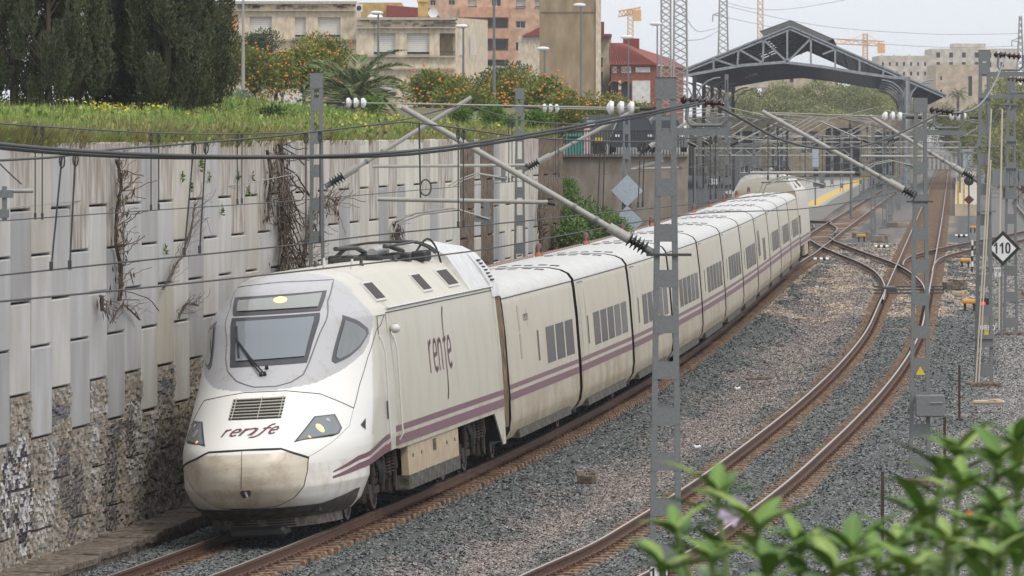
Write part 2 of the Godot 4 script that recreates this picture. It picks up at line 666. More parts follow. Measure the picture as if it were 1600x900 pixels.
func build_ground() -> void:
	gn.seed = 5
	gn.frequency = 0.02
	var ds := []
	var d := 66.0
	while d < 4200.0:
		ds.append(d)
		d += 0.7 if d < 200 else (2.5 if d < 420 else d * 0.12)
	var rows := []
	var mb := MB.new()
	var cols := []
	var xs := []
	var u := -1.0
	for i in 181:
		xs.append(-1.0 + 2.0 * i / 180.0)
	for dd in ds:
		var row := []
		var half: float = 13.0 if dd < 100 else (dd * 0.13)
		for q in xs:
			var x: float = q * half
			row.append(Vector3(x, hgt(x, dd), -dd))
			cols.append(gcol(x, dd))
		# wings to the far sides
		row.insert(0, Vector3(-half - 1200, -0.6, -dd)); cols.insert(cols.size() - 181, Color(0.25, 0.23, 0.2))
		row.append(Vector3(half + 1200, -0.3, -dd)); cols.append(Color(0.25, 0.23, 0.2))
		rows.append(row)
	mb.sheet(rows, Vector3(0, -5000, -200))
	for i in cols.size():
		mb.c[i] = cols[i]
	setting("ground", mb, M.gravel)
	# loose ballast stones
	rng.seed = 77
	var st := MB.new()
	var ico := []
	for i in 7:
		var a := TAU * i / 7.0
		ico.append(Vector3(cos(a), rng.randf_range(-0.25, 0.25), sin(a)) * rng.randf_range(0.75, 1.15))
	var tp := Vector3(0.15, 0.75, -0.1)
	var tp2 := Vector3(-0.3, 0.6, 0.25)
	for i in 7:
		var a: Vector3 = ico[i]
		var b: Vector3 = ico[(i + 1) % 7]
		var tq := tp if i < 4 else tp2
		var nn := (b - a).cross(tq - a)
		st.tri(a, b, tq, nn if nn.y > 0 else -nn)
	st.tri(tp, tp2, ico[4], Vector3(0, 1, 0.3))
	st.tri(tp, tp2, ico[0], Vector3(0, 1, -0.3))
	var mm := MultiMesh.new()
	mm.transform_format = MultiMesh.TRANSFORM_3D
	mm.use_colors = true
	mm.mesh = st.mesh()
	var tr := []
	var cl := []
	for k in 540000:
		var f := rng.randf()
		var dd := 1.0 / lerpf(1.0 / 80.0, 1.0 / 330.0, f)
		var xl := track_x(dd) - 2.3
		var xr := minf(dd * 0.088, right_x(dd) + 14.0)
		var x := rng.randf_range(xl, xr)
		var rr := minf(absf(absf(x - right_x(dd)) - 0.85), absf(absf(x - track_x(dd)) - 0.85))
		if rr < 0.13 or rr < 0.33 and rng.randf() < 0.72:
			continue
		var c := gcol(x, dd)
		var sz := rng.randf_range(0.016, 0.04) * (0.8 if c.r > 0.25 else 1.0) * clampf(dd / 140.0, 1.0, 2.0)
		var b := Basis.from_euler(Vector3(rng.randf_range(-0.7, 0.7), rng.randf() * TAU, rng.randf_range(-0.7, 0.7))).scaled(Vector3(sz, sz * rng.randf_range(0.6, 1.1), sz * rng.randf_range(0.7, 1.3)))
		tr.append(Transform3D(b, Vector3(x, hgt(x, dd) + 0.002, -dd)))
		var g := pow(rng.randf(), 1.6)
		cl.append((c * lerpf(0.55, 1.9, g)).lerp(Color(0.5, 0.5, 0.48), 0.25 if rng.randf() < 0.06 else 0.0))
	mm.instance_count = tr.size()
	for i in tr.size():
		mm.set_instance_transform(i, tr[i])
		mm.set_instance_color(i, cl[i])
	var mi := MultiMeshInstance3D.new()
	mi.name = "ballast_stones"
	mi.multimesh = mm
	mi.material_override = M.stone
	mi.set_meta("kind", "stuff")
	tag(mi, "loose grey and pinkish ballast stones around and between the tracks", "gravel")
	add_child(mi)

# ---------------------------------------------------------------- retaining wall
const WTOP := 6.31
func wall_x(d: float) -> float:
	var q := d - 87.16
	return -7.5 + 0.126 * q - 0.0002 * q * q

func wall_hit(px: float, py: float) -> Vector2:
	# (run from d = 70, height) of the wall face behind a pixel
	var lo := 60.0
	var hi := 200.0
	for i in 40:
		var m := (lo + hi) / 2
		if 800.0 + F * wall_x(m) / m < px:
			lo = m
		else:
			hi = m
	return Vector2((lo - 70.0) * 1.0062, P(px, py, lo).y)

func in_ell(p: Vector2, c: Vector2, r: Vector2) -> float:
	return ((p - c) / r).length()

func build_wall() -> void:
	rng.seed = 11
	var wall := thing("retaining_wall", "tall retaining wall of staggered pale concrete panels with rough stone panels and graffiti below", "wall", Vector3(wall_x(70), 0, -70))
	var pw := 1.5
	# smooth panel meshes for each height used
	var smooth := {}
	var rough := []
	for variant in 5:
		rough.append(rough_panel(1.46, 1.345, 300 + variant, []))
	# graffiti strokes in (run, height)
	var gr := []
	for q in [
		[[11, 766], 13, 66, 0], [[33, 774], 12, 86, 0]]:
		var a := wall_hit(q[0][0], q[0][1])
		var b := wall_hit(q[0][0] + q[1], q[0][1] - q[2])
		gr.append({"c": a, "r": Vector2(absf(b.x - a.x), absf(b.y - a.y))})
	var strokes := []
	for q in [[[[22, 765], [10, 790], [2, 830]], 0.05, 0], [[[36, 735], [33, 760], [42, 790], [40, 830]], 0.07, 0], [[[75, 690], [82, 720], [80, 760], [76, 800]], 0.06, 1],
		[[[98, 700], [96, 740], [100, 780], [112, 800]], 0.09, 0], [[[148, 662], [146, 720], [140, 760]], 0.05, 1], [[[172, 640], [180, 660], [170, 720], [165, 780], [172, 820]], 0.1, 0],
		[[[206, 640], [208, 680], [206, 720], [210, 740]], 0.16, 1], [[[198, 640], [200, 690], [204, 710]], 0.08, 0], [[[120, 730], [118, 780], [108, 840]], 0.08, 0], [[[246, 600], [238, 640], [232, 690]], 0.1, 1], [[[62, 780], [66, 810], [60, 840]], 0.1, 2], [[[78, 655], [88, 640], [97, 648]], 0.09, 3], [[[140, 600], [146, 640], [160, 640]], 0.07, 1], [[[256, 598], [262, 612], [250, 622]], 0.1, 3]]:
		var pts := []
		for e in q[0]:
			pts.append(wall_hit(e[0], e[1]))
		strokes.append({"p": pts, "w": q[1], "k": q[2]})
	var ncol := 66
	var rowsE := [6.31, 5.29, 3.91, 2.53, 1.15, -0.25]
	var rowsO := [6.31, 4.60, 3.22, 1.84, 0.46, -0.25]
	for k in ncol:
		var run := k * pw + pw / 2
		var d0 := 70.0 + run / 1.0062
		var dirv := Vector3(0.126 - 0.0004 * (d0 - 87.16), 0, -1).normalized()
		var nrm := dirv.cross(Vector3.UP) * 1.0   # towards the tracks (+x)
		if nrm.x < 0:
			nrm = -nrm
		var bs := Basis(dirv * -1.0, Vector3.UP, nrm)
		if bs.determinant() < 0:
			bs = Basis(dirv, Vector3.UP, nrm)
		var at := Vector3(wall_x(d0), 0, -d0) - wall.position
		var rows: Array = rowsE if k % 2 == 0 else rowsO
		var px := 800.0 + F * wall_x(d0) / d0
		for r in 5:
			var zt: float = rows[r]
			var zb: float = rows[r + 1]
			var hh := zt - zb
			var is_rough := zt < 2.6
			var tilt := Basis(Vector3.UP, rng.randf_range(-0.006, 0.006)) * Basis(Vector3.RIGHT, rng.randf_range(-0.006, 0.006))
			var o := Transform3D(bs * tilt, at + Vector3(0, (zt + zb) / 2, 0) + nrm * rng.randf_range(-0.012, 0.012))
			if is_rough:
				var here := []
				if px < 330:
					here = [run, (zt + zb) / 2, bs.x.dot(dirv), gr, strokes]
				var rm: ArrayMesh = rough_panel(1.46, hh - 0.035, 500 + k * 7 + r, here) if here else rough[rng.randi() % 5]
				if not here and absf(hh - 1.38) > 0.05:
					o.basis = o.basis * Basis.from_scale(Vector3(1, (hh - 0.035) / 1.345, 1))
				part("stone_panel", rm, M.split_stone, wall, o)
			else:
				var key := "%.2f_%d" % [hh, rng.randi() % 2]
				if not smooth.has(key):
					var mb := MB.new()
					mb.cbox(Vector3(0, 0, -0.07), Vector3(1.475, hh - 0.035, 0.16), 0.018)
					# lifting pockets beside the joints
					smooth[key] = mb.mesh()
				var m: Material = [M.panel_a, M.panel_b, M.panel_c, M.panel_a, M.panel_d][rng.randi() % 5]
				if zt > 6.0:
					m = M.panel_top if rng.randf() < 0.75 else m
				if px > 560 and rng.randf() < 0.5:
					m = M.panel_e
				if px > 722 and px < 738 or px > 752 and px < 775 or px > 838:
					m = M.panel_brown
				part("panel", smooth[key], m, wall, o)
	# earth-dark backing seen only through the joints
	var bk := MB.new()
	var cap := MB.new()
	for k in ncol:
		var da := 70.0 + k * pw / 1.0062
		var db := 70.0 + (k + 1) * pw / 1.0062
		var a := Vector3(wall_x(da) - 0.16, 0, -da) - wall.position
		var b := Vector3(wall_x(db) - 0.16, 0, -db) - wall.position
		bk.face(a + Vector3(0, -0.5, 0), b + Vector3(0, -0.5, 0), b + Vector3(0, WTOP - 0.02, 0), a + Vector3(0, WTOP - 0.02, 0), Vector3(1, 0, 0))
	part("backing", bk, M.joint_dark, wall)
	# covered cable channel along the foot
	var ch := thing("cable_channel", "worn concrete slab covers of the cable channel along the foot of the retaining wall", "channel cover", Vector3(wall_x(80) + 0.5, 0, -80))
	for k in 62:
		var d0 := 82.0 + k * 0.52
		var x := wall_x(d0) + 0.54
		var yaw := -0.125 + rng.randf_range(-0.03, 0.03)
		var mb := MB.new()
		mb.cbox(Vector3.ZERO, Vector3(0.72 + rng.randf_range(-0.04, 0.04), 0.12, 0.49), 0.015)
		part("slab", mb, [M.slab_a, M.slab_b][rng.randi() % 2], ch, Transform3D(Basis(Vector3.UP, yaw) * Basis(Vector3.BACK, rng.randf_range(-0.03, 0.03)), Vector3(x, 0.02 + rng.randf_range(-0.015, 0.015) + gz(d0), -d0) - ch.position))
	var sl := MB.new()
	sl.bar(Vector3(wall_x(80) + 0.52, -0.15, -80) - ch.position, Vector3(wall_x(116) + 0.52, -0.12, -116) - ch.position, 0.78, 0.26)
	part("trough", sl, M.slab_b, ch)

func rough_panel(w: float, h: float, seed_: int, here: Array) -> ArrayMesh:
	var r := RandomNumberGenerator.new()
	r.seed = seed_
	var mb := MB.new()
	var y := -h / 2
	while y < h / 2 - 0.02:
		var rh := minf(r.randf_range(0.035, 0.065), h / 2 - y)
		var x := -w / 2
		while x < w / 2 - 0.02:
			var rw := minf(r.randf_range(0.06, 0.2) if here else r.randf_range(0.12, 0.42), w / 2 - x)
			var z0 := r.randf_range(-0.01, 0.05)
			var g := r.randf_range(0.8, 1.2)
			var base := Color(0.37, 0.335, 0.295) * g
			if r.randf() < 0.22:
				base = Color(0.40, 0.33, 0.25) * g
			var cs := [base, base, base, base]
			var q := []
			for e in [[0, 0], [1, 0], [1, 1], [0, 1]]:
				q.append(Vector3(x + rw * e[0], y + rh * e[1], z0 + r.randf_range(-0.014, 0.014)))
			if here:
				var pc := paint(Vector2(here[0] + (x + rw / 2) * here[2], here[1] + y + rh / 2), base, here[3], here[4])
				cs = [pc, pc, pc, pc]
			var k := mb.v.size()
			mb.face(q[0], q[1], q[2], q[3], Vector3(0, 0, 1))
			for i in 4:
				var vi := mb.v[k + i]
				for j in 4:
					if vi.is_equal_approx(q[j]):
						mb.c[k + i] = cs[j]
			mb.col = base
			for i in 4:
				var a: Vector3 = q[i]
				var b: Vector3 = q[(i + 1) % 4]
				var o := Vector3((a.x + b.x) / 2 - x - rw / 2, (a.y + b.y) / 2 - y - rh / 2, 0)
				mb.face(a, b, Vector3(b.x, b.y, -0.08), Vector3(a.x, a.y, -0.08), o)
			x += rw
		y += rh
	mb.col = Color(0.22, 0.2, 0.18)
	mb.box(Vector3(0, 0, -0.12), Vector3(w, h, 0.09))
	return mb.mesh()

func paint(p: Vector2, base: Color, gr: Array, strokes: Array) -> Color:
	var c := base
	for s in strokes:
		for i in s.p.size() - 1:
			var q := Geometry2D.get_closest_point_to_segment(p * Vector2(0.2, 1), s.p[i] * Vector2(0.2, 1), s.p[i + 1] * Vector2(0.2, 1))
			if q.distance_to(p * Vector2(0.2, 1)) < s.w:
				c = [Color(0.07, 0.065, 0.085), Color(0.5, 0.5, 0.52), Color(0.6, 0.58, 0.54), Color(0.12, 0.13, 0.2)][s.k].lerp(base, 0.12)
	for g in gr:
		var e := in_ell(p, g.c, g.r)
		if e < 0.72:
			c = Color(0.66, 0.66, 0.7).lerp(base, 0.12)
			if e < 0.22:
				c = Color(0.06, 0.05, 0.08)
		elif e < 0.97:
			c = Color(0.035, 0.03, 0.05)
		elif e < 1.15:
			c = Color(0.6, 0.6, 0.6)
	return c

# ---------------------------------------------------------------- train
const LW := [[0.30, 1.12], [0.45, 1.28], [0.8, 1.44], [1.3, 1.48], [2.0, 1.475], [3.32, 1.40], [3.42, 1.35], [3.93, 0.93], [4.03, 0.72], [4.09, 0.42], [4.11, 0.0]]
const LS0 := [[0.30, 0.95], [0.45, 0.55], [0.6, 0.26], [0.8, 0.08], [1.0, 0.01], [1.2, 0.02], [1.40, 0.12], [1.50, 0.28], [1.7, 0.66], [2.0, 1.20], [2.28, 1.66], [2.5, 1.98], [2.75, 2.30], [3.2, 2.84], [3.6, 3.38], [3.87, 3.90], [4.0, 4.45], [4.07, 5.05], [4.11, 5.8]]
const LL := [[0.30, 2.3], [1.0, 3.3], [1.5, 3.4], [2.3, 3.2], [3.0, 2.9], [3.6, 2.5], [3.95, 1.8], [4.11, 0.5]]
var loco_tf: Transform3D

func smooth_pl(t: Array, x: float, w := 0.05) -> float:
	return (pl(t, x - w) + pl(t, x - w * 0.5) + pl(t, x) + pl(t, x + w * 0.5) + pl(t, x + w)) / 5.0

func lw(z: float) -> float:
	return pl(LW, z)

func nose_pt(u: float, z: float) -> Vector3:
	# u: 0 at the middle of the nose, +-PI/2 where the side runs straight, on by metres
	var W := lw(z)
	var s0 := smooth_pl(LS0, z) if z < 3.95 else pl(LS0, z)
	var L := pl(LL, z)
	var q := 2.7 if z < 1.5 else lerpf(2.7, 2.35, clampf((z - 1.5) / 1.5, 0, 1))
	var a := minf(absf(u), PI / 2)
	var lat := W * pow(sin(a), 2.0 / q)
	var s := s0 + L * (1.0 - pow(maxf(cos(a), 0.0), 2.0 / 1.75))
	if absf(u) > PI / 2:
		s += absf(u) - PI / 2
	return Vector3(lat * signf(u), z, -s)

func nose_n(u: float, z: float) -> Vector3:
	var a := nose_pt(u + 0.004, z) - nose_pt(u - 0.004, z)
	var b := nose_pt(u, minf(z + 0.012, 4.1)) - nose_pt(u, z - 0.012)
	var n := a.cross(b).normalized()
	if n.dot(Vector3(nose_pt(u, z).x, 0.3, 1.0 if absf(u) < 1.4 else 0.0)) < 0:
		n = -n
	return n

func nose_hit(px: float, py: float) -> Vector2:
	# (u, z) on the power car's skin behind a pixel
	var o := loco_tf.affine_inverse() * Vector3(0, EYE, 0)
	var dr := (loco_tf.basis.inverse() * ray(px, py)).normalized()
	var t := (o.z - 1.0) / -dr.z
	for i in 4200:
		var p := o + dr * t
		var z := p.y
		if z > 0.3 and z < 4.11:
			var W := lw(z)
			var q := 2.7 if z < 1.5 else lerpf(2.7, 2.35, clampf((z - 1.5) / 1.5, 0, 1))
			if absf(p.x) < W:
				var a := asin(pow(absf(p.x) / W, q / 2.0))
				var s := -nose_pt(a, z).z
				if -p.z >= s - 0.004:
					var u := a
					if -p.z > s + 0.03:
						u = PI / 2 + (-p.z + nose_pt(PI / 2, z).z)
					return Vector2(u * signf(p.x), z)
		t += 0.005
	return Vector2(99, 1)

func hits(pxs: Array) -> Array:
	var o := []
	for q in pxs:
		var h := nose_hit(q[0], q[1])
		for i in 12:
			if h.x < 50.0:
				break
			h = nose_hit(q[0] + (3.0 if q[0] < 350 else 0.0) * (i + 1), q[1] + 2.0 * (i + 1))
		o.append(h)
	return o

func skin(u: float, z: float, off: float) -> Vector3:
	return nose_pt(u, z) + nose_n(u, z) * off

func patch(mb: MB, uz: Array, off: float, nr := 14, nc := 14, rim := true) -> void:
	# fills the polygon uz (u, z) with a sheet that follows the skin, off metres proud
	if uz.size() == 4:
		var g := []
		for i in nr + 1:
			var row := []
			for j in nc + 1:
				var e: Vector2 = (uz[0] as Vector2).lerp(uz[1], float(j) / nc).lerp((uz[3] as Vector2).lerp(uz[2], float(j) / nc), float(i) / nr)
				row.append(skin(e.x, e.y, off))
			g.append(row)
		mb.sheet(g, Vector3(0, 1.8, -5))
		return
	var zlo := 99.0
	var zhi := -99.0
	for q in uz:
		zlo = minf(zlo, q.y)
		zhi = maxf(zhi, q.y)
	var rows := []
	for i in nr + 1:
		var z := lerpf(zlo + 0.0008, zhi - 0.0008, float(i) / nr)
		var a := 99.0
		var b := -99.0
		for k in uz.size():
			var p: Vector2 = uz[k]
			var q: Vector2 = uz[(k + 1) % uz.size()]
			if (p.y <= z) != (q.y <= z):
				var u := lerpf(p.x, q.x, (z - p.y) / (q.y - p.y))
				a = minf(a, u)
				b = maxf(b, u)
		if a > b:
			continue
		var row := []
		for j in nc + 1:
			row.append(skin(lerpf(a, b, float(j) / nc), z, off))
		rows.append(row)
	if rows.size() < 2:
		return
	var mid: Vector3 = rows[rows.size() / 2][nc / 2]
	mb.sheet(rows, mid - (nose_n((uz[0].x + uz[uz.size() / 2].x) / 2, (zlo + zhi) / 2)) * 5.0)
	if rim:
		for i in rows.size() - 1:
			for j in [0, nc]:
				var dirv := ((rows[i][j] as Vector3) - mid)
				var inn := dirv.normalized() * 0.0
				var n := (loco_in(rows[i][j])) * (off + 0.02)
				mb.face(rows[i][j], rows[i + 1][j], rows[i + 1][j] - n, rows[i][j] - n, dirv)
		for i in [0, rows.size() - 1]:
			for j in nc:
				var dirv := ((rows[i][j] as Vector3) - mid)
				var n := loco_in(rows[i][j]) * (off + 0.02)
				mb.face(rows[i][j], rows[i][j + 1], rows[i][j + 1] - n, rows[i][j] - n, dirv)

func loco_in(p: Vector3) -> Vector3:
	# rough outward direction of the skin at p
	return (p - Vector3(0, 2.0, -4.5 if p.z > -4.5 else p.z)).normalized()

func shrink(uz: Array, k: float) -> Array:
	var c := Vector2()
	for q in uz:
		c += q
	c /= uz.size()
	var o := []
	for q in uz:
		o.append(c + (q - c) * k)
	return o

func seam(pxs: Array, r: float, m: Material, parent: Node, called := "panel_joint", closed := false) -> void:
	var h := hits(pxs)
	var pts := []
	if closed:
		h.append(h[0])
	for i in h.size() - 1:
		for j in 6:
			var q: Vector2 = (h[i] as Vector2).lerp(h[i + 1], j / 6.0)
			pts.append(skin(q.x, q.y, 0.0))
	pts.append(skin(h[-1].x, h[-1].y, 0.0))
	var mb := MB.new()
	mb.tube(pts, r, 5)
	part(called, mb, m, parent)

const GLYPH := {
	"r": [[[0, 0], [0, 1]], [[0, 0.66], [0.12, 0.88], [0.28, 0.98], [0.42, 1.0]]],
	"e": [[[0.06, 0.5], [0.6, 0.56], [0.58, 0.82], [0.42, 1.0], [0.2, 0.97], [0.05, 0.75], [0.02, 0.42], [0.1, 0.12], [0.3, 0.0], [0.58, 0.1]]],
	"n": [[[0, 0], [0, 1]], [[0, 0.7], [0.12, 0.9], [0.32, 1.0], [0.5, 0.9], [0.55, 0.68], [0.55, 0]]],
	"f": [[[0.62, 2.0], [0.42, 1.75], [0.34, 1.4], [0.32, 0.6], [0.32, -0.45], [0.28, -0.8], [0.16, -1.0]], [[0.08, 0.92], [0.6, 0.98]]],
	"f2": [[[0.85, 1.45], [0.6, 1.42], [0.45, 1.2], [0.3, 0.4], [0.2, -0.1], [0.0, -0.35], [-0.15, -0.35]], [[0.12, 0.92], [0.7, 0.92]]],
}

func logo(at: Callable, fk: String, sw: float, body: Node) -> void:
	# at(x, y): a point on the surface for letter coordinates x (0..4.1), y
	var x0 := 0.0
	for g in ["r", "e", "n", fk, "e"]:
		var mb := MB.new()
		for st in GLYPH[g]:
			var pts := []
			for i in st.size() - 1:
				for j in 3:
					pts.append(Vector2(st[i][0], st[i][1]).lerp(Vector2(st[i + 1][0], st[i + 1][1]), j / 3.0))
			pts.append(Vector2(st[-1][0], st[-1][1]))
			for i in pts.size() - 1:
				var a: Vector2 = pts[i] + Vector2(x0, 0)
				var b: Vector2 = pts[i + 1] + Vector2(x0, 0)
				var t := (b - a).normalized()
				var e := Vector2(-t.y, t.x) * sw / 2
				a -= t * sw * 0.2
				b += t * sw * 0.2
				var q := [at.call(a.x + e.x, a.y + e.y), at.call(b.x + e.x, b.y + e.y), at.call(b.x - e.x, b.y - e.y), at.call(a.x - e.x, a.y - e.y)]
				mb.face(q[0], q[1], q[2], q[3], Vector3(0.6, 0.2, 1))
		x0 += {"r": 0.72, "e": 0.88, "n": 0.85, "f": 0.75, "f2": 0.85}[g]
		part("letter", mb, M.purple, body)

func build_train() -> void:
	var a := tf(0.0)
	var b := tf(20.4)
	loco_tf = chord(0.0, 20.4)
	var tr := thing("passenger_train", "cream white passenger train with purple stripes, lit headlamps and a folded pantograph", "train", loco_tf.origin)
	build_power_car(tr, loco_tf)
	for k in 11:
		build_coach(tr, k)
	# the rear power car, seen from behind its coaches
	build_rear(tr)

func chord(s0: float, s1: float) -> Transform3D:
	var a := tf(s0)
	var b := tf(s1)
	var z := (a.origin - b.origin).normalized()
	var y := (a.basis.y + b.basis.y).normalized()
	var x := y.cross(z).normalized()
	return Transform3D(Basis(x, z.cross(x), z), a.origin)

func local(tr: Node3D, t: Transform3D) -> Transform3D:
	return Transform3D(t.basis, t.origin - tr.position)

func ring_pts(s: float) -> Array:
	# straight body section at s, right sill over the roof to the left sill
	var o := []
	for q in [[1.05, 1.475], [1.3, 1.48], [2.0, 1.475], [2.7, 1.44], [3.32, 1.40]]:
		o.append(Vector3(q[1], q[0], -s))
	for q in [[3.42, 1.35], [3.68, 1.14], [3.93, 0.93], [4.03, 0.72], [4.09, 0.42], [4.11, 0.0]]:
		o.append(Vector3(q[1], q[0], -s))
	var k := o.size()
	for i in range(k - 2, -1, -1):
		var p: Vector3 = o[i]
		o.append(Vector3(-p.x, p.y, p.z))
	return o

func section_body(mb: MB, sec: Array, ss: Array, caps := true) -> void:
	# sec: right half [y, x] from sill to ridge; swept straight from ss[0] to ss[-1] with hard edges kept soft
	var full := []
	for q in sec:
		full.append(Vector2(q[1], q[0]))
	for i in range(sec.size() - 2, -1, -1):
		full.append(Vector2(-sec[i][1], sec[i][0]))
	var rows := []
	var uvs := []
	for s in ss:
		var row := []
		var ur := []
		for p in full:
			row.append(Vector3(p.x, p.y, -s))
			ur.append(Vector2((s - ss[0]) / 13.14, 1.0 - p.y / 4.2))
		rows.append(row)
		uvs.append(ur)
	mb.sheet(rows, Vector3(0, 2.0, -(ss[0] + ss[-1]) / 2.0), uvs)
	if caps:
		for e in [0, ss.size() - 1]:
			var poly := []
			for p in full:
				poly.append(p)
			var pp := PackedVector2Array(poly)
			var t := Geometry2D.triangulate_polygon(pp)
			for i in range(0, t.size(), 3):
				var z: float = -ss[e]
				mb.tri(Vector3(pp[t[i]].x, pp[t[i]].y, z), Vector3(pp[t[i + 1]].x, pp[t[i + 1]].y, z), Vector3(pp[t[i + 2]].x, pp[t[i + 2]].y, z), Vector3(0, 0, 1 if e == 0 else -1))

func wheel_mesh() -> ArrayMesh:
	var mb := MB.new()
	mb.lathe(Vector3(-0.065, 0, 0), Vector3.RIGHT, [[0, 0.0], [0, 0.46], [0.03, 0.46], [0.03, 0.43], [0.13, 0.425], [0.13, 0.36], [0.10, 0.34], [0.10, 0.14], [0.15, 0.12], [0.15, 0.0]], 20)
	return mb.mesh()

func bogie(parent: Node, s0: float, s1: float, side: float) -> void:
	# frame, springs, dampers and axle boxes of one bogie on one side
	var o := MB.new()
	var m := (s0 + s1) / 2
	o.cbox(Vector3(side * 1.12, 0.62, -m), Vector3(0.16, 0.2, s1 - s0 + 0.9), 0.03)
	o.cbox(Vector3(side * 1.1, 0.42, -m), Vector3(0.12, 0.14, 1.2), 0.02)
	for s in [s0, s1]:
		o.cbox(Vector3(side * 1.14, 0.46, -s), Vector3(0.24, 0.34, 0.42), 0.04)
		o.lathe(Vector3(side * 1.26, 0.46, -s), Vector3(side, 0, 0), [[0, 0.15], [0.06, 0.14], [0.06, 0.0]], 12)
	for k in [-0.62, -0.36, 0.36, 0.62]:
		var zz: float = -m + k * (s1 - s0) * 0.62
		for i in 7:
			o.lathe(Vector3(side * 1.24, 0.66 + i * 0.055, zz), Vector3.UP, [[0, 0.105], [0.018, 0.125], [0.036, 0.105]], 8)
	for k in [-0.9, 0.05, 0.85]:
		var zz: float = -m + k * (s1 - s0) * 0.5
		o.tube([Vector3(side * 1.3, 0.42, zz), Vector3(side * 1.32, 0.75, zz)], 0.045, 8)
		o.tube([Vector3(side * 1.32, 0.72, zz), Vector3(side * 1.3, 1.06, zz + 0.05)], 0.065, 8)
	o.cbox(Vector3(side * 1.2, 0.85, -m + 0.25), Vector3(0.2, 0.34, 0.42), 0.03)
	part("bogie", o, M.under, parent)
	for s in [s0, s1]:
		part("wheel", wheel, M.wheel, parent, Transform3D(Basis.from_scale(Vector3(side, 1, 1)), Vector3(side * 0.86, 0.46, -s)))
	var h := MB.new()
	for i in 4:
		var zz := -m + 0.9 - i * 0.12
		h.tube(spline([Vector3(side * 1.3, 1.02, zz), Vector3(side * 1.38, 0.8, zz - 0.1), Vector3(side * 1.33, 0.58, zz - 0.3)], 0.1), 0.022, 6)
	part("hose", h, M.black_rubber, parent)

var wheel: ArrayMesh

func grey_edge(u: float, tb: Array) -> float:
	return pl(tb, absf(u))

